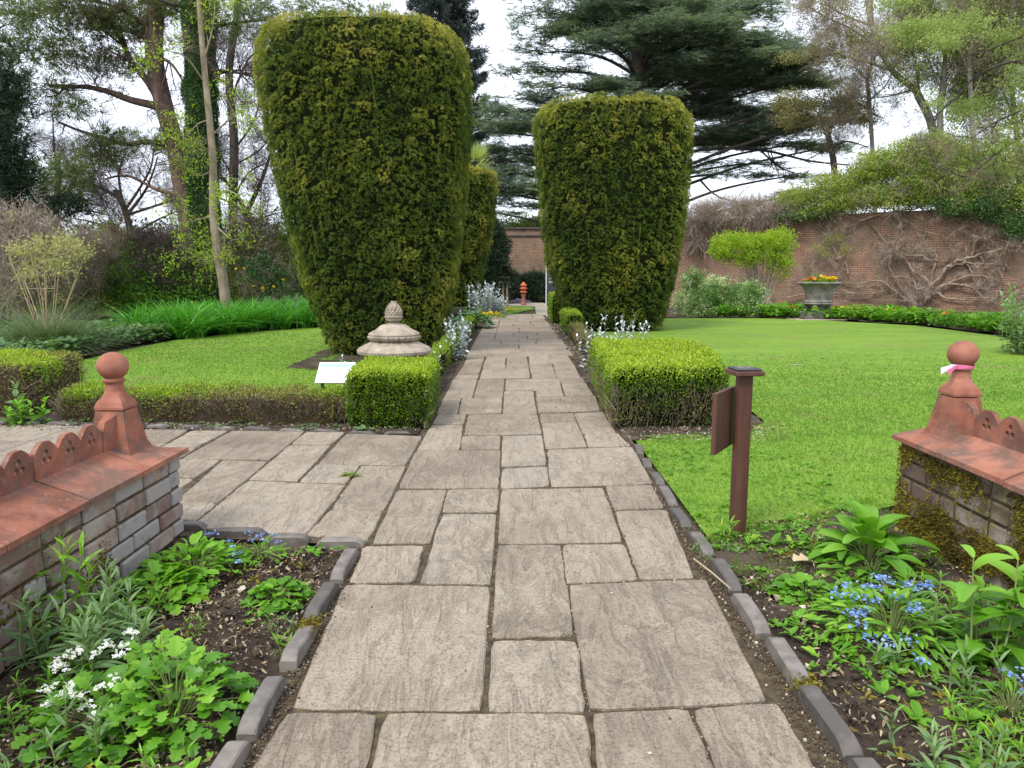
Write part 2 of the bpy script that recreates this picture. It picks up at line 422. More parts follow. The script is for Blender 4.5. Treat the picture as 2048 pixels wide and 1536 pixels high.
M['terraball'] = surf('terracotta_smooth', [(.3, (.19, .072, .046)), (.5, (.30, .115, .073)), (.7, (.37, .165, .115))], 9, 7, .75, .25, .004, 60, spec=.3)
M['moss'] = leafmat('moss', [(0, (.06, .045, .014)), (.3, (.12, .095, .022)), (.6, (.21, .17, .024)), (1, (.33, .30, .04))], .2, .8, .1)
M['stone'] = surf('old_stone', [(.28, (.15, .12, .09)), (.5, (.32, .265, .205)), (.72, (.43, .37, .29))], 9, 8, .9, .6, .01, 50)
M['stoneg'] = surf('grey_stone', [(.28, (.10, .092, .08)), (.5, (.20, .185, .165)), (.72, (.30, .28, .25))], 5, 8, .9, .6, .02, 30)
M['postwood'] = surf('brown_stained_wood', [(.3, (.060, .026, .017)), (.55, (.095, .040, .026)), (.75, (.125, .058, .038))], 5, 6, .55, .25, .004, 20, mapsc=(6, 6, .6), spec=.4)
M['dark'] = surf('dark_plate', [(.3, (.03, .033, .04)), (.7, (.055, .06, .07))], 20, 4, .35, .1, .002, 60, spec=.5)
M['white'] = surf('white_paint', [(.3, (.62, .62, .58)), (.7, (.72, .72, .69))], 8, 4, .5, .05, .002, 60)
M['pgreen'] = surf('print_green', [(.3, (.30, .48, .36)), (.7, (.36, .55, .42))], 8, 2, .5, 0.02, .001)
M['pgrey'] = surf('print_grey', [(.3, (.42, .44, .36)), (.7, (.5, .52, .44))], 8, 2, .5, 0.02, .001)
M['pink'] = surf('pink_ribbon', [(.3, (.62, .10, .24)), (.7, (.75, .22, .36))], 8, 2, .4, 0.1, .002)
M['wribbon'] = surf('white_ribbon', [(.3, (.72, .70, .78)), (.7, (.80, .78, .84))], 8, 2, .35, 0.1, .002)
M['gravelpath'] = surf('pale_gravel', [(.3, (.26, .22, .16)), (.55, (.36, .31, .24)), (.7, (.42, .37, .29))], 6, 8, .95, .4, .01, 60)
M['bark'] = surf('pine_bark', [(.3, (.05, .034, .028)), (.5, (.13, .085, .066)), (.7, (.23, .16, .125))], 5, 8, .95, .9, .05, 14, mapsc=(1, 1, .25))
M['darkbark'] = surf('dark_bark', [(.3, (.03, .024, .021)), (.6, (.085, .068, .058))], 5, 8, .95, .9, .05, 14, mapsc=(1, 1, .25))
M['palebark'] = surf('pale_bark', [(.3, (.16, .125, .085)), (.5, (.27, .22, .15)), (.7, (.36, .30, .21))], 6, 6, .9, .4, .02, 14, mapsc=(1, 1, .4))
M['birchbark'] = surf('grey_bark', [(.3, (.13, .12, .10)), (.6, (.30, .275, .235))], 6, 6, .9, .4, .02, 14)
M['vinebark'] = surf('vine_bark', [(.3, (.11, .08, .06)), (.5, (.25, .19, .145)), (.7, (.42, .34, .265))], 4, 6, .9, .5, .02, 20, attw=.4)
M['cane'] = surf('dry_cane', [(.3, (.28, .21, .12)), (.6, (.42, .33, .20))], 6, 4, .8, .2, .01, 20)
M['twig'] = leafmat('bare_twig', [(0, (.07, .055, .038)), (.5, (.15, .12, .085)), (1, (.28, .23, .17))], 0, .9, .1)
M['twigdark'] = leafmat('dark_twig', [(0, (.05, .040, .034)), (1, (.12, .095, .078))], 0, .9, .1)
M['twigpink'] = leafmat('pinkish_twig', [(0, (.19, .15, .115)), (.5, (.33, .265, .205)), (1, (.44, .36, .29))], .1, .9, .1)
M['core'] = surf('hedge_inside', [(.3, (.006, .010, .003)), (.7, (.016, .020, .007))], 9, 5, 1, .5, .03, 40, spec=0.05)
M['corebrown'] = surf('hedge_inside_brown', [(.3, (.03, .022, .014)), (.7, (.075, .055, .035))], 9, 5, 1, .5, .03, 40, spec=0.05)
M['yew'] = leafmat('yew_leaf', [(.0, (.020, .042, .006)), (.3, (.060, .105, .014)), (.58, (.130, .185, .024)), (.82, (.27, .30, .04)), (1, (.46, .42, .08))], .25, .5, .3)
M['box'] = leafmat('box_leaf', [(0, (.05, .11, .008)), (.35, (.11, .21, .014)), (.7, (.24, .37, .022)), (1, (.46, .55, .04))], .35, .4, .45)
M['boxdry'] = leafmat('dry_box_leaf', [(0, (.09, .065, .035)), (.35, (.17, .13, .07)), (.6, (.17, .18, .05)), (1, (.38, .36, .09))], .25, .6, .25)
M['pine'] = leafmat('pine_needle', [(0, (.06, .095, .04)), (.5, (.135, .18, .065)), (1, (.28, .30, .10))], .35, .55, .25)
M['spruce'] = leafmat('spruce_needle', [(0, (.03, .042, .044)), (.5, (.06, .08, .075)), (1, (.11, .14, .11))], .2, .6, .2)
M['cedar'] = leafmat('cedar_needle', [(0, (.09, .135, .115)), (.45, (.175, .235, .175)), (.8, (.26, .33, .19)), (1, (.34, .39, .20))], .3, .55, .25)
M['dkcon'] = leafmat('dark_conifer', [(0, (.012, .024, .014)), (.6, (.030, .055, .028)), (1, (.06, .09, .045))], .1, .6, .2)
M['fresh'] = leafmat('fresh_leaf', [(0, (.17, .23, .07)), (.5, (.31, .39, .12)), (1, (.52, .57, .22))], .4, .5, .3)
M['lime'] = leafmat('lime_leaf', [(0, (.15, .26, .02)), (.5, (.29, .43, .03)), (1, (.50, .62, .06))], .45, .5, .3)
M['olive'] = leafmat('olive_leaf', [(0, (.17, .16, .06)), (.5, (.29, .28, .11)), (1, (.43, .42, .19))], .3, .6, .2)
M['climber'] = leafmat('climber_leaf', [(0, (.08, .14, .02)), (.4, (.20, .29, .04)), (.75, (.37, .44, .085)), (1, (.55, .54, .20))], .4, .5, .3)
M['ivy'] = leafmat('ivy_leaf', [(0, (.02, .06, .012)), (.5, (.055, .13, .025)), (1, (.13, .24, .05))], .2, .35, .5)
M['green'] = leafmat('herb_leaf', [(0, (.045, .14, .010)), (.45, (.115, .29, .018)), (.8, (.21, .44, .03)), (1, (.34, .56, .05))], .4, .45, .35)
M['greenblue'] = leafmat('greyish_herb_leaf', [(0, (.06, .12, .045)), (.5, (.13, .23, .085)), (1, (.24, .37, .15))], .35, .5, .3)
M['bright'] = leafmat('broad_leaf', [(0, (.06, .18, .014)), (.5, (.13, .33, .022)), (1, (.27, .50, .045))], .4, .4, .4)
M['lily'] = leafmat('strap_leaf', [(0, (.03, .12, .012)), (.5, (.075, .28, .025)), (1, (.17, .46, .06))], .35, .35, .45)
M['dkgreen'] = leafmat('dark_herb_leaf', [(0, (.015, .05, .012)), (.5, (.035, .115, .022)), (1, (.08, .20, .045))], .2, .3, .5)
M['seagrass'] = leafmat('arching_grass', [(0, (.09, .14, .07)), (.5, (.17, .24, .12)), (1, (.34, .36, .22))], .3, .5, .3)
M['silver'] = leafmat('silver_leaf', [(0, (.30, .35, .36)), (.5, (.48, .54, .56)), (1, (.68, .73, .76))], .1, .8, .1)
M['silver2'] = leafmat('glaucous_leaf', [(0, (.14, .20, .13)), (.5, (.27, .34, .24)), (1, (.45, .52, .42))], .25, .6, .3)
M['varieg'] = leafmat('variegated_leaf', [(0, (.05, .13, .02)), (.42, (.11, .25, .04)), (.56, (.26, .40, .13)), (.7, (.72, .76, .48)), (1, (.85, .88, .68))], .25, .4, .4)
M['petalw'] = leafmat('white_petal', [(0, (.70, .70, .68)), (1, (.86, .86, .84))], .3, .6, .2)
M['petalb'] = leafmat('blue_petal', [(0, (.13, .22, .58)), (.6, (.22, .36, .78)), (1, (.45, .55, .85))], .3, .6, .2)
M['petaly'] = leafmat('yellow_petal', [(0, (.70, .42, .01)), (1, (.85, .66, .02))], .3, .6, .2)
M['petalo'] = leafmat('orange_petal', [(0, (.65, .12, .02)), (1, (.80, .38, .06))], .3, .6, .2)
M['lav'] = leafmat('mauve_petal', [(0, (.13, .10, .20)), (1, (.30, .24, .40))], .2, .7, .2)
M['stem'] = leafmat('soft_stem', [(0, (.10, .14, .04)), (1, (.26, .30, .11))], .1, .6, .2)
M['redpaint'] = surf('red_orange_clay', [(.3, (.42, .09, .04)), (.7, (.55, .15, .07))], 12, 4, .6, .1, .004)
M['slate'] = surf('dark_sign_panel', [(.3, (.045, .040, .060)), (.7, (.065, .058, .085))], 10, 3, .5, .05, .002)

def backwallmat():
    m, nt, o = newmat('old_garden_brick')
    t = nt.nodes.new('ShaderNodeTexCoord'); s = nt.nodes.new('ShaderNodeSeparateXYZ'); nt.links.new(t.outputs['Object'], s.inputs[0])
    c = nt.nodes.new('ShaderNodeCombineXYZ'); nt.links.new(s.outputs[0], c.inputs[0]); nt.links.new(s.outputs[2], c.inputs[1])
    wob = nt.nodes.new('ShaderNodeTexNoise'); wob.inputs['Scale'].default_value = 1.5; nt.links.new(c.outputs[0], wob.inputs['Vector'])
    va = nt.nodes.new('ShaderNodeVectorMath'); va.operation = 'MULTIPLY_ADD'
    nt.links.new(wob.outputs['Color'], va.inputs[0]); va.inputs[1].default_value = (.05, .05, 0); nt.links.new(c.outputs[0], va.inputs[2])
    b = nt.nodes.new('ShaderNodeTexBrick'); nt.links.new(va.outputs[0], b.inputs['Vector'])
    b.inputs['Scale'].default_value = 1; b.inputs['Brick Width'].default_value = .24; b.inputs['Row Height'].default_value = .082
    b.inputs['Mortar Size'].default_value = .013; b.inputs['Mortar Smooth'].default_value = .3
    b.inputs['Color1'].default_value = (.29, .12, .065, 1); b.inputs['Color2'].default_value = (.19, .095, .06, 1)
    b.inputs['Mortar'].default_value = (.36, .28, .20, 1)
    n = noise(nt, .9, 8, .7, c.outputs[0], .6)
    col = mix(nt, ramp(nt, [(.42, (0, 0, 0)), (.58, (.8, .8, .8))], n), b.outputs['Color'], (.17, .125, .085))
    n2 = noise(nt, 2.6, 7, .7, c.outputs[0], .3)
    col = mix(nt, ramp(nt, [(.52, (0, 0, 0)), (.66, (.7, .7, .7))], n2), col, (.33, .22, .15))
    n5 = noise(nt, 1.7, 7, .7, c.outputs[0], 1.0)
    col = mix(nt, ramp(nt, [(.56, (0, 0, 0)), (.68, (.75, .75, .75))], n5), col, (.09, .065, .05))
    n3 = noise(nt, 9, 4, .6, c.outputs[0])
    col = mix(nt, ramp(nt, [(.60, (0, 0, 0)), (.7, (.55, .55, .55))], n3), col, (.055, .042, .034))
    p = nt.nodes.new('ShaderNodeBsdfPrincipled'); nt.links.new(col, p.inputs['Base Color']); p.inputs['Roughness'].default_value = .95
    h = math_(nt, 'SUBTRACT', math_(nt, 'MULTIPLY', noise(nt, 14, 5, .6, c.outputs[0]), .6), b.outputs['Fac'])
    nt.links.new(bump(nt, h, .8, .02), p.inputs['Normal']); nt.links.new(p.outputs[0], o.inputs['Surface']); return m
M['backwall'] = backwallmat()

# ================================================================== GROUND, LAWNS, PATHS
def flat(name, P2, z, mat, kind='structure'):
    mb = MB(); mb.add([(x, y, z) for x, y in P2], np.arange(len(P2))[None])
    return tag(mb.build(name, mat, loc=(0, 0, z)), kind=kind)
def inpoly(P, poly):
    poly = np.asarray(poly, float); x, y = P[:, 0], P[:, 1]; ins = np.zeros(len(P), bool); j = len(poly) - 1
    for i in range(len(poly)):
        xi, yi = poly[i]; xj, yj = poly[j]
        c = ((yi > y) != (yj > y)) & (x < (xj - xi) * (y - yi) / (yj - yi + 1e-12) + xi); ins ^= c; j = i
    return ins
def sample(poly, n, rng, wfun=None):
    poly = np.asarray(poly, float); lo, hi = poly.min(0), poly.max(0); out = []
    tot = 0
    while tot < n:
        P = rng.uniform(lo, hi, (n * 2, 2)); P = P[inpoly(P, poly)]
        if wfun is not None: P = P[rng.random(len(P)) < wfun(P)]
        out.append(P); tot += len(P)
        if len(out) > 60: break
    return np.concatenate(out)[:n]
flat('ground', [(-400, -60), (400, -60), (400, 600), (-400, 600)], -.03, M['ground'])
LAWN_L = [(-1.5, 7.2), (-3.2, 7.2), (-5.6, 7.25), (-6.3, 8.6), (-6.75, 10.5), (-7.05, 13), (-7.05, 15.2), (-6.4, 17.3), (-5.2, 18.9), (-3.0, 19.8), (-1.7, 20), (-1.35, 12)]
LAWN_R = [(1.02, 3.35), (1.02, 6.0), (1.7, 6.15), (2.35, 6.6), (2.6, 9.2), (1.45, 10), (1.42, 22.3), (4.8, 22.9), (7.8, 23.0), (9.3, 22.0), (10.9, 19.6), (10.9, 16.5), (10.1, 13.4), (9.3, 9), (8.5, 4.5), (2.55, 4.3), (2.1, 4.05), (1.9, 3.7), (1.45, 3.45)]
flat('lawn_left', LAWN_L, 0.0, M['lawn']); flat('lawn_right', LAWN_R, 0.0, M['lawn'])
flat('lawn_far', [(-1.15, 24.6), (-.7, 24.4), (-.05, 25.6), (.95, 29.5), (.7, 31.5), (-.2, 32.2), (-2.2, 32)], -.004, M['lawn'])
flat('gravel_path', [(.8, 24), (1.35, 24), (1.7, 34), (1.4, 37.5), (-6, 37.5), (-6, 33.4), (-.5, 33.4), (1.0, 31.5)], -.008, M['gravelpath'])
# soil beds, gently humped
def bed(name, poly, z=0.0, amp=.03, res=.07, seed=1, mat='soil', hump=.0):
    poly = np.asarray(poly, float); lo, hi = poly.min(0), poly.max(0)
    nx = int((hi[0] - lo[0]) / res) + 2; ny = int((hi[1] - lo[1]) / res) + 2
    X, Y = np.meshgrid(np.linspace(lo[0], hi[0], nx), np.linspace(lo[1], hi[1], ny), indexing='ij')
    P = np.stack([X.ravel(), Y.ravel(), np.zeros(nx * ny)], 1)
    Z = z + amp * (vn(P * 3 + seed) * .6 + vn(P * 9 + seed) * .4 + vn(P * 30 + seed) * .22)
    P[:, 2] = Z; i, j = np.meshgrid(np.arange(nx - 1), np.arange(ny - 1), indexing='ij'); b = (i * ny + j).ravel()
    F = np.stack([b, b + ny, b + ny + 1, b + 1], 1)
    cen = P[F].mean(1)[:, :2]; F = F[inpoly(cen, poly)]
    mb = MB(); mb.add(P, F); return tag(mb.build(name, M[mat], smooth=True), kind='structure')
BED_L = [(-.79, -.5), (-.79, 3.46), (-1.72, 3.58), (-1.74, -.5)]
BED_R = [(.97, -.5), (.97, 3.55), (1.5, 3.75), (2.12, 4.05), (2.12, -.5)]
bed('soil_bed_left', BED_L, -.005, .035, .025, 1); bed('soil_bed_right', BED_R, 0.0, .035, .025, 5)
bed('soil_strip_left', [(-6.5, 6.55), (-.80, 6.0), (-.80, 7.35), (-6.5, 7.6)], .006, .02, .05, 7)
bed('soil_strip_right', [(.93, 5.85), (1.5, 5.95), (2.05, 6.15), (2.32, 6.6), (2.4, 7.4), (2.42, 8.4), (2.3, 9.2), (1.9, 9.6), (1.5, 9.9), (1.5, 22.5), (1.0, 22.5)], .008, .02, .06, 8)
bed('soil_border_path', [(-.84, 7.3), (-.80, 22.5), (-3.4, 22.5), (-3.4, 13.6), (-3.3, 10.6), (-1.6, 9.6), (-1.9, 7.3)], .008, .02, .08, 9)
bed('soil_border_back', [(-16, 7), (-5.7, 7.2), (-6.9, 10.5), (-7.25, 13), (-7.25, 15.2), (-6.6, 17.5), (-5.2, 19.1), (-2.6, 20.3), (-2.6, 26), (-22, 28)], .02, .05, .25, 10)
bed('soil_border_wall', [(4.4, 23.1), (7.8, 23.2), (9.6, 22.1), (11.1, 19.7), (11.1, 16.4), (10.3, 13.3), (9.4, 8), (16, 8), (22, 22), (9, 33), (2.5, 33)], .02, .05, .25, 11)
# worn earth round the near side of the right lawn
bed('worn_earth', [(1.02, 3.1), (1.02, 3.5), (1.6, 3.75), (2.05, 4.1), (2.2, 4.0), (2.1, 3.4), (1.5, 3.0)], .012, .014, .03, 12)

# --- paving: each slab traced as it lies (corner pixels -> the ground plane), riven edge, narrow open joints
rng = np.random.default_rng(11)
C1 = (500, 1000, 2.8656); C2 = (1000, 1000, 2.8656); C3 = (780, 780, 3.303); C4 = (860, 600, 5.12); C5 = (320, 820, 3.7926)
SL = [(C1, 210,1238,730,1242,575,1900,-190,1900),(C1, 780,1248,1925,1250,1990,1900,620,1900),(C2, 530,1242,1075,1218,1355,1900,615,1900),
(C2,1110,1215,1590,1180,1985,1900,1385,1900),(C1,545,495,1370,505,1325,1215,245,1205),(C2,-10,270,345,270,420,785,-45,800),
(C2,-40,825,435,825,485,1225,-65,1225),(C2,395,500,1175,465,1530,1165,515,1215),(C2,360,270,710,265,785,465,385,485),
(C2,660,75,950,68,1110,455,805,462),(C3,1425,648,1725,640,1810,790,1485,798),(C3,738,665,1405,655,1535,1010,715,1025),
(C1,655,280,990,275,945,475,570,485),(C1,1105,90,1410,90,1378,490,980,485),(C3,385,672,718,668,702,815,345,815),
(C3,50,672,372,670,268,1018,-115,1021),(C3,175,408,730,405,715,655,60,658),(C3,745,312,1003,305,1030,505,738,515),
(C3,745,530,1038,515,1052,640,735,658),(C3,1040,403,1600,388,1735,625,1065,645),(C3,275,238,480,235,458,400,182,402),
(C3,478,315,728,312,725,400,470,400),(C3,520,172,970,165,1003,298,490,305),(C3,1005,228,1232,220,1300,380,1030,395),
(C3,1285,298,1500,290,1590,378,1310,382),(C3,1215,160,1400,150,1490,285,1275,292),(C3,990,165,1210,160,1230,215,1000,222),
(C3,315,170,500,170,485,230,285,232),(C4,140,1015,310,1015,280,1175,70,1175),(C4,330,1018,735,1010,730,1168,295,1178),
(C4,765,940,1055,940,1075,1080,755,1088),(C4,755,1095,1080,1090,1095,1168,750,1170),(C4,1090,1005,1690,990,1740,1140,1115,1165),
(C4,1085,940,1350,935,1370,990,1095,1000),(C4,780,822,1320,810,1350,930,775,935),(C4,500,822,760,820,745,1005,450,1010),
(C4,240,820,482,820,430,1010,150,1010),(C4,1350,870,1590,860,1670,985,1390,990),(C4,1320,808,1560,802,1590,855,1345,865),
(C4,540,712,1010,710,1025,805,510,815),(C4,545,675,775,670,770,705,540,705),(C4,790,600,990,595,1015,705,780,708),
(C4,1015,665,1245,665,1280,750,1035,758),(C4,1040,765,1285,755,1300,803,1045,808),(C4,1260,665,1470,660,1540,798,1305,805),
(C4,350,670,535,668,500,760,285,765),(C4,280,770,500,768,490,812,245,815),(C4,595,508,975,505,990,592,575,598),
(C4,575,602,775,600,765,665,545,672),(C4,425,505,580,505,570,560,388,562),(C4,385,568,565,565,535,665,350,668),
(C4,1005,490,1170,488,1195,552,1010,556),(C4,1015,562,1200,555,1245,660,1015,662),(C4,1180,490,1340,485,1400,578,1205,580),
(C4,1210,582,1410,580,1465,655,1245,662),
(C5,545,165,1100,172,835,388,175,375),(C5,1110,178,1405,180,1295,272,1000,268),(C5,985,278,1290,280,1045,548,680,540),
(C5,1415,188,1985,205,1860,425,1205,418),(C5,1195,425,1515,432,1410,570,1060,555),(C5,1530,435,1865,435,1700,768,1305,762),
(C5,1290,772,1690,775,1580,1000,1110,960),(C5,665,548,1405,580,1105,955,230,900),(C5,475,392,820,398,440,712,130,700),
(C5,160,385,455,392,265,525,-60,520),(C5,-70,528,255,532,110,630,-220,620),(C5,240,165,515,165,335,258,80,255),
(C5,70,262,325,262,150,378,-120,370),(C5,-130,160,215,160,60,255,-370,255),(C5,-400,262,50,262,-140,370,-640,370),(C5,150,708,430,722,270,850,-100,840)]
quads = []
for s in SL:
    cx, cy, k = s[0]; q = [G(cx + s[1 + 2 * i] / k, cy + s[2 + 2 * i] / k)[:2] for i in range(4)]
    quads.append(np.array(q))
# the far run of the path and the far left of the cross path are laid in the same random coursing
y = 12.02
while y < 24.6:
    hgt = rng.choice([.45, .6, .75, .9]); x = -.76; w0 = 1.06
    while x < w0 - .1:
        w = rng.choice([.4, .55, .7, .9]); x2 = min(x + w, w0)
        if w0 - x2 < .25: x2 = w0
        if hgt > .7 and rng.random() < .5:
            sp = y + hgt * rng.choice([.4, .6])
            quads.append(np.array([(x, sp - .012), (x2 - .02, sp - .012), (x2 - .02, y), (x, y)])); quads.append(np.array([(x, y + hgt - .02), (x2 - .02, y + hgt - .02), (x2 - .02, sp + .01), (x, sp + .01)]))
        else: quads.append(np.array([(x, y + hgt - .02), (x2 - .02, y + hgt - .02), (x2 - .02, y), (x, y)]))
        x = x2
    y += hgt
x = -3.33
while x > -9:
    w = rng.choice([.6, .75, .9]); y = 3.6 + .09 * (-x - 1); ye = 6.05 + .14 * (-x - 1)
    while y < ye - .1:
        hh = rng.choice([.45, .6, .9]); y2 = min(y + hh, ye); 
        if ye - y2 < .25: y2 = ye
        quads.append(np.array([(x - w + .02, y2 - .02), (x, y2 - .02), (x, y), (x - w + .02, y)])); y = y2
    x -= w
for a, b in ((3.7, 4.3), (4.32, 5.1), (5.12, 5.75)):
    for c in range(3): quads.append(np.array([(-2.95 - c * .42 + .4, b), (-2.95 - c * .42 + .8 - .0, b), (-2.95 - c * .42 + .8, a), (-2.95 - c * .42 + .4, a)])) if False else None
quads = [q for q in quads if q is not None]
mb = MB(); SEDGE = []
for q in quads:
    c = q.mean(0); R_ = []
    far = c[1] > 9
    ns = 3 if far else 9
    for i in range(4):
        a, b = q[i], q[(i + 1) % 4]; d = b - a; ln = np.linalg.norm(d); nrm = np.array([-d[1], d[0]]) / (ln + 1e-9)
        if np.dot(nrm, c - a) < 0: nrm = -nrm
        SEDGE.append((a, b))
        for j in range(ns):
            t = j / ns; jit = 0 if far else rng.normal(0, .0022)
            p = a + d * t + nrm * ((-.0035 if not far else -.002) + jit)
            if j == 0: p = p + (c - p) / np.linalg.norm(c - p) * .008
            R_.append(p)
    R_ = np.array(R_); n = len(R_); tilt = rng.normal(0, .0022, 2); dz = rng.uniform(-.002, .004) + .012
    def zz(P): return dz + (P - c) @ tilt
    inn = R_ + (c - R_) / np.linalg.norm(c - R_, axis=1, keepdims=True) * .007
    V = np.concatenate([np.c_[R_, np.full(n, -.026)], np.c_[R_, zz(R_) - .006], np.c_[inn, zz(inn)]])
    j = np.arange(n); k = (j + 1) % n; area = abs(np.cross(q[2] - q[0], q[3] - q[1])) / 2
    v = rng.random()
    # keep faces pointing up whatever the order of the corners
    sgn = np.cross(q[1] - q[0], q[2] - q[1]) > 0
    F1 = np.concatenate([np.stack([j, k, n + k, n + j], 1), np.stack([n + j, n + k, 2 * n + k, 2 * n + j], 1)])
    top = (2 * n + j)
    if not sgn: F1 = F1[:, ::-1]; top = top[::-1]
    mb.add(V, F1, v); mb.add(V, top[None], v)
tag(mb.build('path', M['slab'], loc=(0, 0, 0)), kind='structure')
flat('path_bed', [(-.80, -1), (.99, -1), (.99, 6), (1.12, 14), (1.15, 25), (-.80, 25), (-.82, 8), (-.80, 6.1), (-4, 6.5), (-9.5, 7.3), (-9.5, 4.2), (-1.7, 3.62), (-.80, 3.5)], .001, M['joint'])

# --- grit in the joints and along the kerbs
def stone_t(seed):
    r = np.random.default_rng(seed); V = np.array([[1, 0, 0], [0, 1, 0], [-1, 0, 0], [0, -1, 0], [0, 0, .7], [0, 0, -.7]], float) * r.uniform(.7, 1.2, (6, 3))
    F = np.array([[0, 1, 4], [1, 2, 4], [2, 3, 4], [3, 0, 4], [1, 0, 5], [2, 1, 5], [3, 2, 5], [0, 3, 5]]); return V, F
ST = stone_t(1); STb = stone_t(2)
def RR(n, rng): return frames(rng.normal(size=(n, 3)), rng.uniform(0, 6.28, n))
mb = MB(); P = []
for a, b in SEDGE:
    cy = (a[1] + b[1]) / 2
    if cy > 9: continue
    ln = np.linalg.norm(b - a); n = int(ln * (90 if cy < 4.5 else 40))
    t = rng.random(n)[:, None]; keep = vn(np.c_[(a + (b - a) * t) * 2.2, np.zeros(n)]) > -.15
    P.append((a + (b - a) * t + rng.normal(0, .005, (n, 2)))[keep])
P = np.concatenate(P); P = np.c_[P, np.full(len(P), .004)]
inst(mb, ST, P, RR(len(P), rng), np.exp(rng.normal(math.log(.0028), .4, len(P))), rng.random(len(P)) ** .8)
for x0, s, y0, y1, n in ((-.735, .014, 1.2, 3.5, 500), (.895, .018, 1.2, 6.0, 900), (.92, .05, 3.3, 6.0, 200)):
    P = np.c_[x0 + rng.normal(0, s, n), rng.uniform(y0, y1, n), rng.uniform(-.002, .012, n)]
    inst(mb, STb, P, RR(n, rng), np.exp(rng.normal(math.log(.0032), .45, n)), rng.random(n))
for x0, s, y0, y1, n in ((-.73, .02, 1.2, 3.5, 2600), (.90, .028, 1.2, 6.0, 5200)):
    P = np.c_[x0 + rng.normal(0, s, n), rng.uniform(y0, y1, n), rng.uniform(-.002, .010, n)]
    inst(mb, STb, P, RR(n, rng), np.exp(rng.normal(math.log(.0045), .4, n)), rng.random(n) * .35)
n = 500; P = np.c_[rng.uniform(-.68, .85, n), rng.uniform(1.3, 9, n), np.full(n, .0155)]
inst(mb, ST, P, RR(n, rng), np.exp(rng.normal(math.log(.0026), .5, n)), rng.random(n))
n = 900; P = np.c_[rng.uniform(-4.6, -.8, n), rng.uniform(6.15, 6.5, n), np.full(n, .02)]
inst(mb, ST, P, RR(n, rng), np.exp(rng.normal(math.log(.0045), .4, n)), rng.random(n))
n = 700; P = np.c_[rng.uniform(.95, 2.3, n), rng.uniform(5.75, 6.3, n), np.full(n, .02)]
inst(mb, ST, P, RR(n, rng), np.exp(rng.normal(math.log(.0045), .4, n)), rng.random(n))
n = 900; P = np.c_[rng.uniform(1.02, 1.22, n), rng.uniform(6.5, 20, n), np.full(n, .022)]
inst(mb, ST, P, RR(n, rng), np.exp(rng.normal(math.log(.008), .4, n)), rng.random(n))
tag(mb.build('grit', M['grit'], loc=(0, 0, 0)), 'pale grit and crumbs of stone lodged in the paving joints and along the kerbs', 'grit', kind='stuff')

# --- edging bricks: blue-grey blocks with rounded shoulders
def kerbbrick(mb, c, ang, Ln, W=.058, top=.06, tilt=0, yaw=0, rng=rng):
    xs = np.array([0, .03, .08, .16, .3, .5, .7, .84, .92, .97, 1]) - .5
    prof = []
    for u in xs:
        e = abs(u) * 2; z = top - .028 * max(0, (e - .62) / .38) ** 2.2; prof.append((u * Ln, z))
    V = []; bz = -.06; ch = .006
    for u, z in prof: V += [(u, -W / 2, bz), (u, -W / 2, z - ch), (u, -W / 2 + ch, z), (u, W / 2 - ch, z), (u, W / 2, z - ch), (u, W / 2, bz)]
    V = np.array(V) ; V += rng.normal(0, .0006, V.shape); m = len(prof)
    F = [[6 * i + j, 6 * (i + 1) + j, 6 * (i + 1) + j + 1, 6 * i + j + 1][::-1] for i in range(m - 1) for j in range(5)]
    R = rotz(ang + yaw) @ roty(tilt); V = V @ R.T + np.array(c)
    mb.add(V, F + [[0, 1, 2, 3, 4, 5], [6 * (m - 1) + j for j in range(5, -1, -1)]], rng.random())
ordn = ['nearest', 'second', 'third', 'fourth', 'fifth', 'sixth', 'seventh', 'eighth', 'ninth', 'tenth', 'eleventh', 'twelfth', 'thirteenth']
def kb(c, ang, Ln, label, group, moss=False, **k):
    mb = MB(); kerbbrick(mb, c, ang, Ln, **k)
    o = mb.build('edging_brick', M['kerb'], loc=c, smooth=False); tag(o, label, 'edging brick', group)
    if moss:
        m2 = MB(); n = 500; P = np.array(c) + np.c_[rng.normal(0, .018, n), rng.normal(Ln * .42, .03, n), np.abs(rng.normal(.040, .006, n))]
        inst(m2, MOSST, P, frames(np.c_[rng.normal(0, .4, (n, 2)), np.ones(n)], rng.uniform(0, 6, n)), rng.uniform(.006, .012, n), rng.random(n))
        m2.build('moss_cap', M['moss'], o)
MOSST = tuft(5, 1, .28, 1.1, 5)
yl = [(1510, 1640), (1468, 1570), (1342, 1452), (1239, 1316), (1157, 1223), (1092.5, 1145)]
yl = [(1585, 1740)] + yl[1:]
for i, (a, b) in enumerate(yl):
    ya, yb = G(0, a, .055)[1], G(0, b, .055)[1]
    kb((-.775 + rng.normal(0, .004), (ya + yb) / 2, 0), math.pi / 2 + rng.normal(0, .02), ya - yb - .006, f'{ordn[i]} edging brick from the near end, between left flowerbed and path', 'edging bricks along the left flowerbed', moss=(i == 3), tilt=rng.normal(0, .03), top=.058)
yr = [(1610, 1760), (1500, 1600), (1356, 1490), (1264, 1355), (1177, 1252), (1110, 1166), (1055, 1101), (1009, 1046), (968, 1002), (938, 964), (911, 930), (885, 902)]
for i, (a, b) in enumerate(yr):
    zt = .058 if i < 6 else .04 - .003 * (i - 6)
    ya, yb = G(0, a, zt)[1], G(0, b, zt)[1]
    kb((.945 + rng.normal(0, .005) + (.0 if i < 8 else .01 * (i - 7)), (ya + yb) / 2, 0), math.pi / 2 + rng.normal(0, .035), ya - yb - .008, f'{ordn[i]} edging brick from the near end, along right edge of path', 'edging bricks along the right flowerbed and lawn', moss=(i == 2), tilt=rng.normal(0, .05), top=zt)
xf = [(634, 729, 1078), (541, 618, 1070), (425, 530, 1058), (330, 412, 1046)]
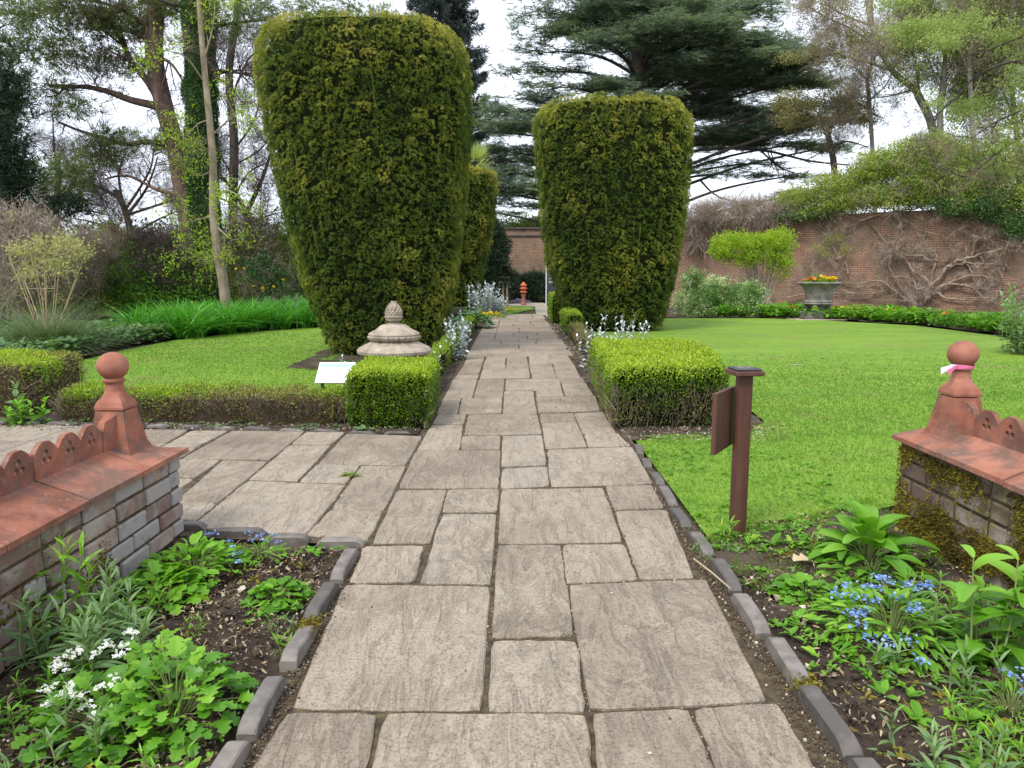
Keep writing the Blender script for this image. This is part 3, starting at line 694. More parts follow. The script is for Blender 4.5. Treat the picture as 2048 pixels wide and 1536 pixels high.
for i, (a, b, yy) in enumerate(xf):
    pa, pb = G(a, yy, .035), G(b, yy, .035)
    kb((*((pa + pb) / 2)[:2], -.012), math.atan2(pb[1] - pa[1], pb[0] - pa[0]), pb[0] - pa[0], f'{["first", "second", "third", "fourth"][i]} edging brick from the path, in the row behind the left flowerbed', 'edging bricks between left flowerbed and cross path', top=.05)
for i in range(14):
    x = -.98 - .31 * i; yy = 6.04 + (-x - .8) * .115
    kb((x, yy, -.006), math.atan2(-.115, 1) + rng.normal(0, .05), .23 * rng.uniform(.85, 1.1), f'low grey edging brick below the low hedge, {["first", "second", "third", "fourth", "fifth", "sixth", "seventh", "eighth", "ninth", "tenth", "eleventh", "twelfth", "thirteenth", "fourteenth"][i]} one left of the central path', 'edging bricks below the low hedge', top=.04 + rng.normal(0, .004), tilt=rng.normal(0, .05))

# ================================================================== NEAR WALLS WITH TERRACOTTA COPING
def nearwall(s, xe, ye, dz, name_bits, brickmat, y0=-1.2, wd=.38):
    """s=-1 left wall, +1 right wall; xe inner coping edge; ye far end"""
    rr = np.random.default_rng(40 + s); wi, wo = xe + s * .035, xe + s * (wd - .035)   # inner / outer brick face
    X0, X1 = min(wi, wo), max(wi, wo); ztop = .43 + dz
    t = thing('garden_wall', name_bits, 'wall', ((X0 + X1) / 2, ye, 0))
    m = MB(); box(m, (X0 + .012, y0, -.05), (X1 - .012, ye - .045, ztop - .012)); m.build('mortar', M['mortar'], t)
    m = MB(); nC = 5; ch = ztop / nC
    for c in range(nC):
        z0 = c * ch + .006; z1 = (c + 1) * ch - .006; y = ye - .03; k = 0
        while y > y0:
            ln = .122 if ((c % 2 == 0 and k == 0) or rr.random() < .16) else .25
            for side in (0, 1):
                pr = rr.normal(0, .0025); xa, xb = (X0 - pr, X0 + .10) if side == 0 else (X1 - .10, X1 + pr)
                if y - ln > y0 + .01: bbox(m, (xa, y - ln + .006, z0 + rr.normal(0, .0015)), (xb, y - .006, z1 + rr.normal(0, .0015)), rr.uniform(.005, .010), rr.random(), R=rotz(rr.normal(0, .006)), c=np.array([(xa + xb) / 2, y, z0]))
            y -= ln; k += 1
        xx = X0 + .105
        while xx < X1 - .105 - .02:
            bbox(m, (xx, ye - .12, z0), (min(xx + .10, X1 - .11), ye - .03 + rr.normal(0, .002), z1), .006, rr.random()); xx += .106
    m.build('brickwork', brickmat, t)
    # coping tiles: two slopes meeting under the crest, joints left open
    cx = (X0 + X1) / 2; hw = wd / 2; yj = [ye, ye - .41, ye - .41 - .49, ye - .41 - .98, ye - .41 - 1.47, ye - .41 - 1.96, ye - .41 - 2.45]
    yj = yj + [yj[-1] - .49, yj[-1] - .98]
    for i in range(len(yj) - 1):
        a, b = yj[i] - .003, yj[i + 1] + .003; m = MB()
        dzt = rr.normal(0, .002)
        def ring(yy, hx, zr): return [(cx - hx, yy, ztop + dzt), (cx - hx, yy, ztop + .024 + dzt), (cx - .02, yy, zr + dzt), (cx + .02, yy, zr + dzt), (cx + hx, yy, ztop + .024 + dzt), (cx + hx, yy, ztop + dzt)]
        if i == 0: rings = [ring(a, hw, ztop + .026), ring(a - .13, hw, ztop + .10), ring(b, hw, ztop + .10)]
        else: rings = [ring(a, hw, ztop + .10), ring(b, hw, ztop + .10)]
        V = np.array([p for r_ in rings for p in r_]); V += rr.normal(0, .0008, V.shape); n = len(rings)
        F = [[6 * q + j, 6 * q + (j + 1) % 6, 6 * (q + 1) + (j + 1) % 6, 6 * (q + 1) + j] for q in range(n - 1) for j in range(6)]
        F += [[5, 4, 3, 2, 1, 0], [6 * (n - 1) + j for j in range(6)]]
        m.add(V, F, rr.random()); m.build('coping_tile', M['terracotta'], t)
        if i == 0: continue
        # crest tile: three scallops with a trefoil pierced through each
        cu = bpy.data.curves.new('crest', 'CURVE'); cu.dimensions = '2D'; cu.fill_mode = 'BOTH'; cu.extrude = .011; cu.bevel_depth = .0; 
        Lt = .484; per = Lt / 3; z0c, zb, zt = ztop + .085, ztop + .195, ztop + .245
        pts = [(0, z0c - ztop), (0, zb - ztop + .02)]
        for q in range(3):
            u = q * per
            pts += [(u + .008, zb - ztop + .010), (u + per * .20, zt - ztop - .016), (u + per * .36, zt - ztop), (u + per * .64, zt - ztop), (u + per * .80, zt - ztop - .016), (u + per - .008, zb - ztop + .010)]
            if q < 2: pts += [(u + per, zb - ztop)]
        pts += [(Lt, zb - ztop + .02), (Lt, z0c - ztop)]
        def poly(P):
            sp = cu.splines.new('POLY'); sp.points.add(len(P) - 1); sp.use_cyclic_u = True
            for k_, (x, y_) in enumerate(P): sp.points[k_].co = (x, y_, 0, 1)
        poly(pts)
        for q in range(3):
            uc = (q + .5) * per; vc = .178
            for (du, dv) in ((0, .019), (-.0180, -.013), (.0180, -.013)):
                poly([(uc + du + .0150 * math.cos(a_), vc + dv + .0150 * math.sin(a_)) for a_ in np.linspace(0, 2 * math.pi, 14, endpoint=False)])
        ob = bpy.data.objects.new('tmp', cu); SC.collection.objects.link(ob)
        dg = bpy.context.evaluated_depsgraph_get(); dg.update()
        me = bpy.data.meshes.new_from_object(ob.evaluated_get(dg)); bpy.data.objects.remove(ob); bpy.data.curves.remove(cu)
        for vtx in me.vertices:
            x, y_, z_ = vtx.co; vtx.co = (cx + z_ - t['_o'][0], a - x - t['_o'][1], ztop + y_)
        me.materials.clear(); me.materials.append(M['terracotta'])
        at = me.attributes.new('v', 'FLOAT', 'POINT'); vv = rr.random()
        at.data.foreach_set('value', np.full(len(me.vertices), vv, dtype=np.float32))
        co = bpy.data.objects.new('crest_tile', me); SC.collection.objects.link(co); co.parent = t
    # finial: flared block with a wing towards the crest, gabled cap, neck, collar and ball
    fy = ye - .25; c = (cx, fy, 0)
    def sq(r, z, p=1.0): return (r, z)
    m = MB()
    V = []
    for h_, z in ((.135, ztop + .035), (.104, ztop + .075), (.092, ztop + .11), (.084, ztop + .16), (.066, ztop + .275)):
        V += [(cx - h_, fy - h_, z), (cx + h_, fy - h_, z), (cx + h_, fy + h_, z), (cx - h_, fy + h_, z)]
    F = [[4 * i + j, 4 * i + (j + 1) % 4, 4 * i + 4 + (j + 1) % 4, 4 * i + 4 + j] for i in range(4) for j in range(4)] + [[16, 17, 18, 19]]
    m.add(np.array(V), F, .45)
    # wing
    W = [(fy - .055, ztop + .265), (fy - .09, ztop + .255), (fy - .135, ztop + .235), (fy - .155, ztop + .19), (fy - .161, ztop + .085), (fy - .055, ztop + .085)]
    V = [(cx - .04 if k_ in (0, 5) else cx - .015, y_, z_) for k_, (y_, z_) in enumerate(W)] + [(cx + .04 if k_ in (0, 5) else cx + .015, y_, z_) for k_, (y_, z_) in enumerate(W)]
    n = 6; F = [list(range(n)), list(range(2 * n - 1, n - 1, -1))] + [[(i + 1) % n, i, n + i, n + (i + 1) % n] for i in range(n)]
    m.add(np.array(V), F, .5); m.build('finial_base', M['terracotta'], t)
    m = MB()
    def mod(r, z, a):
        k_ = max(0, min(1, (z - (ztop + .31)) / .05)); q = max(abs(math.cos(a)), abs(math.sin(a)))
        return r * (k_ + (1 - k_) / q)
    b0 = ztop + .281
    def gab(r, z, a):
        q = max(abs(math.cos(a)), abs(math.sin(a))); return r / q if z < ztop + .325 else (r / (q ** (1 - min(1, (z - ztop - .325) / .04))))
    lathe(m, c, [(.0, b0), (.068, b0), (.069, b0 + .012), (.061, b0 + .036), (.050, b0 + .06), (.043, b0 + .085), (.040, b0 + .11), (.040, b0 + .125), (.050, b0 + .130), (.052, b0 + .138), (.044, b0 + .144), (.040, b0 + .15)], 48, .55, mod=gab)
    m.build('finial_neck', M['terraball'], t)
    m = MB(); bc = b0 + .205; R0 = .070
    lathe(m, c, [(R0 * math.sin(u) + 1e-4, bc - R0 * .97 * math.cos(u)) for u in np.linspace(.0, math.pi, 25)], 48, .5)
    m.build('finial_ball', M['terraball'], t, smooth=True)
    return t, (cx, fy, b0 + .14)
wl, _ = nearwall(-1, -1.70, 3.72, 0.0, 'low weathered grey brick wall with bare terracotta ball finial, left of the path', M['brick'], wd=.45)
wr, RN = nearwall(1, 2.055, 3.84, .045, 'low mossy brick wall whose terracotta ball finial wears a pink ribbon, right of the path', M['mossbrick'])
# ribbon tied under the right ball
t = thing('ribbon', 'pink and white ribbon tied round the neck of the right wall finial', 'ribbon', RN)
m = MB(); a = np.linspace(0, 2 * math.pi, 40)
V = []; 
for k_ in a: V += [(RN[0] + .053 * math.cos(k_), RN[1] + .053 * math.sin(k_), RN[2] - .004 + .003 * math.sin(3 * k_)), (RN[0] + .055 * math.cos(k_), RN[1] + .055 * math.sin(k_), RN[2] + .014 + .003 * math.sin(2 * k_))]
m.add(np.array(V), [[2 * i, 2 * i + 2, 2 * i + 3, 2 * i + 1] for i in range(39)]); m.build('band', M['pink'], t)
def strip(mt, nm, P, w):
    m = MB(); P = smoothpath(P, 4); V = []
    for i, p in enumerate(P): V += [p + np.array([0, 0, -w / 2 * (.5 + i / len(P))]), p + np.array([.004 * math.sin(i), 0, w / 2 * (.5 + i / len(P))])]
    m.add(np.array(V), [[2 * i, 2 * i + 2, 2 * i + 3, 2 * i + 1] for i in range(len(P) - 1)]); m.build(nm, M[mt], t)
r0 = np.array(RN) + np.array([-.045, -.032, .006])
strip('wribbon', 'tail', [r0, r0 + [-.03, -.01, .004], r0 + [-.055, -.012, -.008], r0 + [-.085, -.014, -.02]], .024)
strip('pink', 'tail', [r0 + [0, -.004, 0], r0 + [-.02, -.016, -.004], r0 + [-.036, -.02, -.014], r0 + [-.052, -.02, -.03]], .022)
# moss on the right wall
m = MB(); rr = np.random.default_rng(9)
n = 26000; P = np.c_[np.full(n, 2.088), rr.uniform(1.6, 3.8, n), rr.uniform(-.02, .45, n)]
dn = vn(P * [1, 5, 7] + 9) + .5 * vn(P * [1, 14, 16]) ; P = P[dn + rr.normal(0, .28, n) > .34 - .30 * (P[:, 2] < .22)]
P[:, 0] -= rr.uniform(0, .012, len(P)); n = len(P)
inst(m, MOSST, P, frames(np.c_[-np.ones(n), rr.normal(0, .5, n), rr.normal(.3, .5, n)], rr.uniform(0, 6, n)), rr.uniform(.008, .02, n), np.clip(.45 + .5 * vn(P * 7) + rr.normal(0, .15, n), 0, 1))
n = 1500; P = np.c_[rr.normal(2.16, .02, n), rr.normal(2.55, .07, n), np.full(n, .517)]
P[:, 2] = .475 + .026 + (P[:, 0] - 2.055) / .19 * .075
inst(m, MOSST, P, frames(np.c_[rr.normal(0, .4, (n, 2)), np.ones(n)], rr.uniform(0, 6, n)), rr.uniform(.006, .012, n), rr.random(n))
m.build('moss', M['moss'], wr)
m = MB(); n = 5000; P = np.c_[np.full(n, -1.738), rr.uniform(1.2, 3.0, n), np.abs(rr.normal(0, .12, n))]
P = P[(vn(P * [1, 6, 9]) > -.05) & (P[:, 2] < .3)]; n = len(P)
inst(m, MOSST, P, frames(np.c_[np.ones(n), rr.normal(0, .5, n), rr.normal(.3, .5, n)], rr.uniform(0, 6, n)), rr.uniform(.006, .014, n), rr.random(n) * .7)
m.build('moss', M['moss'], wl)
# ================================================================== GRASS BLADES
def scatter(name, poly, n, hgt, mat, rng, wfun=None, label=None, W=.006, vlo=0, vhi=1, nT=3):
    P = sample(poly, n, rng, wfun); n = len(P); mb = MB()
    T = leaf(1, 1, 2, .55, .0, 'grass')
    P3 = np.c_[P, np.full(n, .0)]
    N = np.c_[rng.normal(0, .75, (n, 2)), np.ones(n)]; N /= np.linalg.norm(N, axis=1, keepdims=True)
    R = frames(N, rng.uniform(0, 6.28, n)); R = R[:, :, [0, 2, 1]] * np.array([1, 1, -1])
    dist = np.clip(P[:, 1] / 4.5, 1, 4)
    S = np.c_[W * dist, hgt * rng.uniform(.5, 1.3, n), hgt * np.ones(n)]
    v = np.clip(.45 + .2 * vn(P3 * 1.2 + 4) + .15 * vn(P3 * 5) + rng.normal(0, .10, n), vlo, vhi)
    tv, tf, ta = T; tt = tv[None] * S[:, None, :]; V = np.einsum('nij,nkj->nki', R, tt) + P3[:, None]
    k = len(tv); F = tf[None] + (np.arange(n) * k)[:, None, None]; A = np.repeat(v, k)
    mb.add(V.reshape(-1, 3), F.reshape(-1, 4), A)
    return tag(mb.build(name, mat, loc=(0, 0, 0)), label, 'grass', kind='stuff')
rng = np.random.default_rng(21)
near = lambda P: np.clip(1.15 - P[:, 1] / 11.5, .0, 1) ** 1.5 * np.clip((P[:, 1] - 3.2) * 1.5, .15, 1)
scatter('grass', LAWN_R, 110000, .021, M['blade'], rng, near, 'short mown grass blades of the right lawn', W=.0045)
scatter('grass', LAWN_L, 40000, .022, M['blade'], rng, lambda P: np.clip(1.7 - P[:, 1] / 11, .0, 1), 'short mown grass blades of the left lawn', W=.0045)
scatter('grass', [(1.0, 3.0), (1.0, 3.6), (1.6, 3.9), (2.2, 4.3), (2.1, 3.3), (1.4, 2.7)], 3800, .035, M['blade'], rng, None, 'thin straggly grass on worn earth beside the brown post', W=.005, vlo=.35)

# ================================================================== CLIPPED YEWS AND BOX
YT = [tuft(10, 1, .125, 1.05, 60 + i) for i in range(3)]
_ta = np.linspace(0, 2 * math.pi, 4001); _c, _s = np.cos(_ta), np.sin(_ta)
_ex = np.sign(_c) * np.abs(_c) ** (2 / 2.6); _ey = np.sign(_s) * np.abs(_s) ** (2 / 2.6)
_al = np.r_[0, np.cumsum(np.hypot(np.diff(_ex), np.diff(_ey)))]; _al *= 2 * math.pi / _al[-1]
def even(a): return np.interp(np.mod(a, 2 * math.pi), _al, _ta)
def supere(a, p): c, s = np.cos(a), np.sin(a); return np.sign(c) * np.abs(c) ** (2 / p), np.sign(s) * np.abs(s) ** (2 / p)
def yew(label, prof, depth, cy, n, seed, dens=.068, p=2.6):
    """prof: (z, xleft, xright); rounded column with shaggy vertical shoots"""
    rng = np.random.default_rng(seed); prof = np.array(prof, float); z = prof[:, 0]; H = z[-1]
    cx = lambda q: np.interp(q, z, (prof[:, 1] + prof[:, 2]) / 2); hw = lambda q: np.interp(q, z, (prof[:, 2] - prof[:, 1]) / 2)
    org = (cx(0.), cy, 0); t = thing('clipped_yew', label, 'yew', org, 'clipped yew columns')
    def surf_(a, q, r):
        ex, ey = supere(a, p); w = hw(q)
        return np.stack([cx(q) + ex * w * r, cy + ey * w * depth * r, q], 1)
    # sides: bosses set out evenly, in loose upright files
    sp = dens * 1.42; aa, qq = [], []
    zr = z[0] + .04
    while zr < H:
        w = float(hw(zr)); k = max(int(7.4 * w * .93 / sp), 8); th = (np.arange(k) + rng.normal(0, .22, k)) * 2 * math.pi / k
        aa.append(th); qq.append(zr + rng.normal(0, sp * .22, k)); zr += sp * .9
    a = even(np.concatenate(aa)); q = np.clip(np.concatenate(qq), z[0], H); n = len(a)
    P0 = surf_(a, q, 1.0); e = 1e-2
    Nn = np.stack([np.cos(a), np.sin(a) / depth, np.full(n, .12)], 1)
    rid = vn(np.c_[P0[:, 0] * 2.3, P0[:, 1] * 2.3, P0[:, 2] * .7] + seed) * .055 + vn(P0 * 5.5 + seed) * .035 + vn(P0 * [9, 9, 4] + seed) * .03
    top = np.clip((q - (H - .45)) / .45, 0, 1); rr = -(.16 * top ** 2.2)
    P = P0 + Nn / np.linalg.norm(Nn, axis=1, keepdims=True) * (rid + rr)[:, None]
    # top
    nt_ = int(3.0 * float(hw(H)) ** 2 * depth / sp ** 2 * 1.6); at = rng.uniform(0, 6.28, nt_); rt = np.sqrt(rng.random(nt_)); Pt = surf_(at, np.full(nt_, H), rt * .98)
    Pt[:, 2] += -.22 * rt ** 4 + .10 * vn(Pt * 2.2 + seed) + .05 * vn(Pt * 7) 
    Nt = np.stack([np.cos(at) * rt * .5, np.sin(at) * rt * .5, np.ones(nt_)], 1)
    PP = np.concatenate([P, Pt]); NN = np.concatenate([Nn + rng.normal(0, .35, (n, 3)) + [0, 0, .35], Nt + rng.normal(0, .3, (nt_, 3))])
    hole = vn(PP * [3.2, 3.2, 2.4] + seed * 2) + .6 * vn(PP * 8 + seed)
    keep = hole > -.85; PP, NN = PP[keep], NN[keep]; rel = PP[:, 2] / H
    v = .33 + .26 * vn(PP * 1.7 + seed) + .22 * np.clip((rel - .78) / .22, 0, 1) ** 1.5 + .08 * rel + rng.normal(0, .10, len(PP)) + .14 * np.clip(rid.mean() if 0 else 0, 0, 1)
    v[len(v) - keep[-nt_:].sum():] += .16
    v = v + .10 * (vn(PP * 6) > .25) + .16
    # every clump is a little boss of tufts, with gaps between the bosses
    K = 24; nP = len(PP); NU = NN / np.linalg.norm(NN, axis=1, keepdims=True)
    cr = dens * rng.uniform(.55, 1.0, nP); off = rng.normal(size=(nP, K, 3)); off /= np.linalg.norm(off, axis=2, keepdims=True)
    off = off + NU[:, None] * .75; off /= np.linalg.norm(off, axis=2, keepdims=True)
    PB = (PP[:, None] + off * cr[:, None, None] - NU[:, None] * (cr * .6)[:, None, None]).reshape(-1, 3)
    NB = (off + NU[:, None] * .3 + [0, 0, .35]).reshape(-1, 3) + rng.normal(0, .25, (nP * K, 3))
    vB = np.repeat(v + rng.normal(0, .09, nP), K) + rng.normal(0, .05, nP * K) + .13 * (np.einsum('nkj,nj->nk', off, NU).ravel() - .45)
    SB = np.repeat(cr, K) * rng.uniform(.36, .56, nP * K)
    m = MB(); w = rng.integers(0, 3, len(PB)); R = frames(NB, rng.uniform(0, 6.28, len(PB)))
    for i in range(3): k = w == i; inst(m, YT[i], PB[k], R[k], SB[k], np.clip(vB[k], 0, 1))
    # long upright leading shoots lying on the face
    ns = 34; a = rng.uniform(math.pi, 2 * math.pi, ns); q0 = rng.uniform(.25, .93, ns) * H; V = []
    for i in range(ns):
        Ls = rng.uniform(.15, .5); k = int(Ls / .016); qq = q0[i] + np.linspace(0, Ls, k); qq = qq[qq < H + .12]
        if len(qq) < 3: continue
        B = surf_(np.full(len(qq), a[i]), np.minimum(qq, H), 1.0); B[:, 2] = qq; out = np.array([math.cos(a[i]), math.sin(a[i]) / depth, 0])
        B += out * (.045 + .02 * rng.random()) + np.c_[rng.normal(0, .004, (len(qq), 2)), np.zeros(len(qq))]
        inst(m, YT[i % 3], B, frames(np.c_[rng.normal(0, .25, len(qq)), rng.normal(0, .25, len(qq)), np.ones(len(qq))], rng.uniform(0, 6, len(qq))), .024, np.clip(.7 + rng.normal(0, .08), 0, 1))
    ns = 190; a = rng.uniform(0, 6.28, ns); r_ = np.sqrt(rng.random(ns)); B = surf_(a, np.full(ns, H), r_ * .97); B[:, 2] += -.22 * r_ ** 4 
    for i in range(ns):
        k = rng.integers(4, 10); bb = B[i] + np.c_[np.zeros(k), np.zeros(k), np.linspace(0, .02 * k, k)]
        inst(m, YT[i % 3], bb, frames(np.tile([0, 0, 1.], (k, 1)) + rng.normal(0, .2, (k, 3)), rng.uniform(0, 6, k)), .04, np.clip(.82 + rng.normal(0, .1), 0, 1))
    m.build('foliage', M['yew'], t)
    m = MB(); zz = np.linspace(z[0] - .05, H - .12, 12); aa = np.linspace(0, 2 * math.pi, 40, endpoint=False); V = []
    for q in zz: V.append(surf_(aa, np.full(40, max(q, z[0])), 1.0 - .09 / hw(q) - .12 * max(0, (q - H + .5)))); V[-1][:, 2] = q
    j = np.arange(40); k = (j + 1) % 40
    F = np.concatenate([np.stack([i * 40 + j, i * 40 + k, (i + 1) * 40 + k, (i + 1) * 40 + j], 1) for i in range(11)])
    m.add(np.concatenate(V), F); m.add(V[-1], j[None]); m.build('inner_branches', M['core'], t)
    m = MB()
    for _ in range(5):
        b = np.array([cx(0.) + rng.normal(0, .15), cy + rng.normal(0, .15), -.05]); tube(m, [b, b + [0, 0, .5]], [.09, .07], 8)
    m.build('trunk', M['darkbark'], t)
def dx(x, y, Y): return D(x, y, Y)
def prof_from(rows, Y):
    out = []
    for yy, xl, xr in rows: out.append((D(xl, yy, Y)[2], D(xl, yy, Y)[0], D(xr, yy, Y)[0]))
    return sorted(out)
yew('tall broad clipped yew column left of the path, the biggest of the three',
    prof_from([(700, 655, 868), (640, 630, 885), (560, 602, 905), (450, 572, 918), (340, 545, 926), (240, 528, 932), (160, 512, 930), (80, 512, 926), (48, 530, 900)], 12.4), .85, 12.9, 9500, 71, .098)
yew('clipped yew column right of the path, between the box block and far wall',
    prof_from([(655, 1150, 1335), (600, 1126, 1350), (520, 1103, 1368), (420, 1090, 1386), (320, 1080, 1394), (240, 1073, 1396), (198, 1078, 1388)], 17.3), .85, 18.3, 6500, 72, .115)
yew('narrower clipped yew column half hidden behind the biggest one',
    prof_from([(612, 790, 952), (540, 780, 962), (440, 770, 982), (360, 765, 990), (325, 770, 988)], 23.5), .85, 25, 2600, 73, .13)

BL = [quadleaf(1, .62, .2), quadleaf(1, .5, .35)]
def hedge(label, foot, top, n, seed, name='box_hedge', group='clipped box hedges', dry=0.3, size=.024, mat='box', rnd=.06, ragged=.018, topv=.5, coremat='core', twigs=400):
    """foot: polygon; soft-edged clipped block; foot may be concave-free"""
    rng = np.random.default_rng(seed); foot = np.array(foot, float); c = foot.mean(0); t = thing(name, label, 'hedge', (c[0], c[1], 0), group)
    nx = len(foot); E = np.roll(foot, -1, 0) - foot; Ln = np.linalg.norm(E, axis=1); per = Ln.sum()
    area = .5 * abs(np.sum(foot[:, 0] * np.roll(foot[:, 1], -1) - foot[:, 1] * np.roll(foot[:, 0], -1)))
    ccw = np.sum(foot[:, 0] * np.roll(foot[:, 1], -1) - foot[:, 1] * np.roll(foot[:, 0], -1)) > 0
    ns = int(n * per * top / (per * top + area)); nt_ = n - ns
    i = rng.choice(nx, ns, p=Ln / per); u = rng.random(ns)[:, None]; P = foot[i] + E[i] * u
    No = np.c_[E[i][:, 1], -E[i][:, 0]] / Ln[i][:, None] * (1 if ccw else -1)
    z = .015 + (top - .015) * rng.random(ns) ** .85
    Ps = np.c_[P, z]; Ns = np.c_[No, np.full(ns, .25)]
    bul = vn(Ps * 4 + seed) * ragged * 1.6 + vn(Ps * 14 + seed) * ragged; rt = np.clip((z - top + rnd * 1.6) / (rnd * 1.6), 0, 1) ** 2 * rnd
    Ps[:, :2] += No * (bul - rt - rng.random(ns) * ragged)[:, None] - No * (np.clip(.12 - z, 0, 1) * .35)[:, None]
    # round the corners: pull points towards the centre near vertices
    dv = np.min(np.linalg.norm(P[:, None] - foot[None], axis=2), axis=1); Ps[:, :2] += (c - Ps[:, :2]) * (np.clip(1 - dv / .14, 0, 1) ** 2 * .05)[:, None]
    Pt = sample(foot, nt_, rng); de = np.min([np.abs(np.cross(E[k], Pt - foot[k])) / Ln[k] for k in range(nx)], axis=0)
    Pt = np.c_[Pt, top + vn(np.c_[Pt, np.zeros(len(Pt))] * 5 + seed) * ragged * 1.3 + rng.normal(0, ragged * .6, len(Pt)) - rnd * np.clip(1 - de / rnd, 0, 1) ** 2]
    Nt = np.tile([0, 0, 1.], (len(Pt), 1))
    PP = np.concatenate([Ps, Pt]); NN = np.concatenate([Ns, Nt]) + rng.normal(0, .55, (len(PP), 3)); rel = PP[:, 2] / top
    istop = np.r_[np.zeros(len(Ps)), np.ones(len(Pt))]
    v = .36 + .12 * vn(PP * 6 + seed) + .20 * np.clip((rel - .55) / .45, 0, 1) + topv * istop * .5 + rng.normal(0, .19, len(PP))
    R = frames(NN, rng.uniform(0, 6.28, len(PP))); R = R[:, :, [0, 2, 1]] * np.array([1, 1, -1])
    S = size * rng.uniform(.7, 1.3, len(PP))
    d = (vn(PP * [3, 3, 4] + seed * 3) + .5 * vn(PP * 9) - (rel - .35) * 1.2 + (dry - .5) * 3 + rng.normal(0, .25, len(PP))) > .35
    d &= (istop < .5) | (dry > .55)
    w = rng.random(len(PP)) < .5; m1, m2 = MB(), MB()
    thin = ~(d & (rng.random(len(PP)) < .45))
    for q in (0, 1):
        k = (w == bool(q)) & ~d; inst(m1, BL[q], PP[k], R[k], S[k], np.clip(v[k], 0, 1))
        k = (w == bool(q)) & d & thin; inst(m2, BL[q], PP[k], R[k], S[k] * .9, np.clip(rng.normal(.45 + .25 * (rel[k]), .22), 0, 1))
    m1.build('leaves', M[mat], t)
    m2.build('dry_leaves', M['boxdry'], t)
    m = MB()
    for _ in range(twigs):
        i_ = rng.choice(nx, p=Ln / per); p = foot[i_] + E[i_] * rng.random(); no = np.array([E[i_][1], -E[i_][0]]) / Ln[i_] * (1 if ccw else -1)
        z0 = rng.uniform(0, top * .6); a = np.array([*(p - no * .05), z0]); b = a + np.array([*(no * rng.uniform(.03, .07) + rng.normal(0, .04, 2)), rng.uniform(.06, .16)])
        tube(m, [a, (a + b) / 2 + rng.normal(0, .008, 3), b], [.003, .0024, .0012], 3, v=rng.uniform(.4, 1), cap=False)
    if twigs: m.build('twigs', M['twig'], t)
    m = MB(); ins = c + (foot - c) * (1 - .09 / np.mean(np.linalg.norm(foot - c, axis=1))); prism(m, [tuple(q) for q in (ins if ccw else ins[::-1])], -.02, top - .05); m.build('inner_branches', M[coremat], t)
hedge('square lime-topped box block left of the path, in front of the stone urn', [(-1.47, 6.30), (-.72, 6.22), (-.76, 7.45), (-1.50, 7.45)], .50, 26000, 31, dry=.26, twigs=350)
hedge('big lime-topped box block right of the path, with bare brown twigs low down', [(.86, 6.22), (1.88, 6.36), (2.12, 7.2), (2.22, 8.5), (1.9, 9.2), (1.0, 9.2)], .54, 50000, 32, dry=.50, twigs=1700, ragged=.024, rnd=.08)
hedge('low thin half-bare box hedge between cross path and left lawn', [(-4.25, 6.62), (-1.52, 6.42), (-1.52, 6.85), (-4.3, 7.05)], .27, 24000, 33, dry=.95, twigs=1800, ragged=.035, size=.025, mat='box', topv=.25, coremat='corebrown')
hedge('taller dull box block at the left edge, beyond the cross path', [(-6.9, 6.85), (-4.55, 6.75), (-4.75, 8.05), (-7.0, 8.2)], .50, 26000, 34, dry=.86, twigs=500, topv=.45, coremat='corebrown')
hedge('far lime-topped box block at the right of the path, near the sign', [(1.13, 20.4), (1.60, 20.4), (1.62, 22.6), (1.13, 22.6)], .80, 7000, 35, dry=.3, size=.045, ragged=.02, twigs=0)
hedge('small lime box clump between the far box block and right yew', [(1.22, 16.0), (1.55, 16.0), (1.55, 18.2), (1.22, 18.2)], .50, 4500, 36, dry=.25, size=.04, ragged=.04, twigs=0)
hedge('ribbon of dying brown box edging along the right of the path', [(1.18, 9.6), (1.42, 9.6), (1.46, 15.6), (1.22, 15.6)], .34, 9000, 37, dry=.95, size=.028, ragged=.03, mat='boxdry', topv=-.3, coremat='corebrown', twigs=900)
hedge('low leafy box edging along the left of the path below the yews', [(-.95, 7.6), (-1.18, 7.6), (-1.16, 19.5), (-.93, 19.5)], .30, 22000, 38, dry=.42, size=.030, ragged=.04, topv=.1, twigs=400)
# ================================================================== TREES AND BACKGROUND
def foliage(mb, T, c, rad, n, size, rng, v=.5, vs=.15, shell=.5, up=.4, flatn=False, gap=0.0, gs=1.0, out=1.0):
    """clumped leaf/needle tufts in a ragged ellipsoid"""
    c = np.array(c, float); rad = np.array(rad, float)
    d = rng.normal(size=(n, 3)); d /= np.linalg.norm(d, axis=1, keepdims=True); r = rng.random(n) ** shell
    rag = 1 + .35 * vn(d * 2.3 + c) + .2 * vn(d * 5 + c); P = c + d * rad * (r * rag)[:, None]
    if gap: k = vn(P * gs / max(rad.mean(), .3) * 2.2 + c) > -1 + gap; P, d = P[k], d[k]
    n = len(P); N = d / rad * rad.mean() * out + rng.normal(0, .45, (n, 3)) + [0, 0, up]
    if flatn: N = rng.normal(0, .35, (n, 3)) + [0, 0, 1] 
    R = frames(N, rng.uniform(0, 6.28, n)); 
    vv = np.clip(v + vs * vn(P * 2.0 / max(rad.mean(), .3) + 3) + rng.normal(0, vs * .5, n), 0, 1)
    if isinstance(T, list):
        w = rng.integers(0, len(T), n)
        for i in range(len(T)): k = w == i; inst(mb, T[i], P[k], R[k], size * rng.uniform(.65, 1.3, k.sum()), vv[k])
    else: inst(mb, T, P, R, size * rng.uniform(.65, 1.3, n), vv)
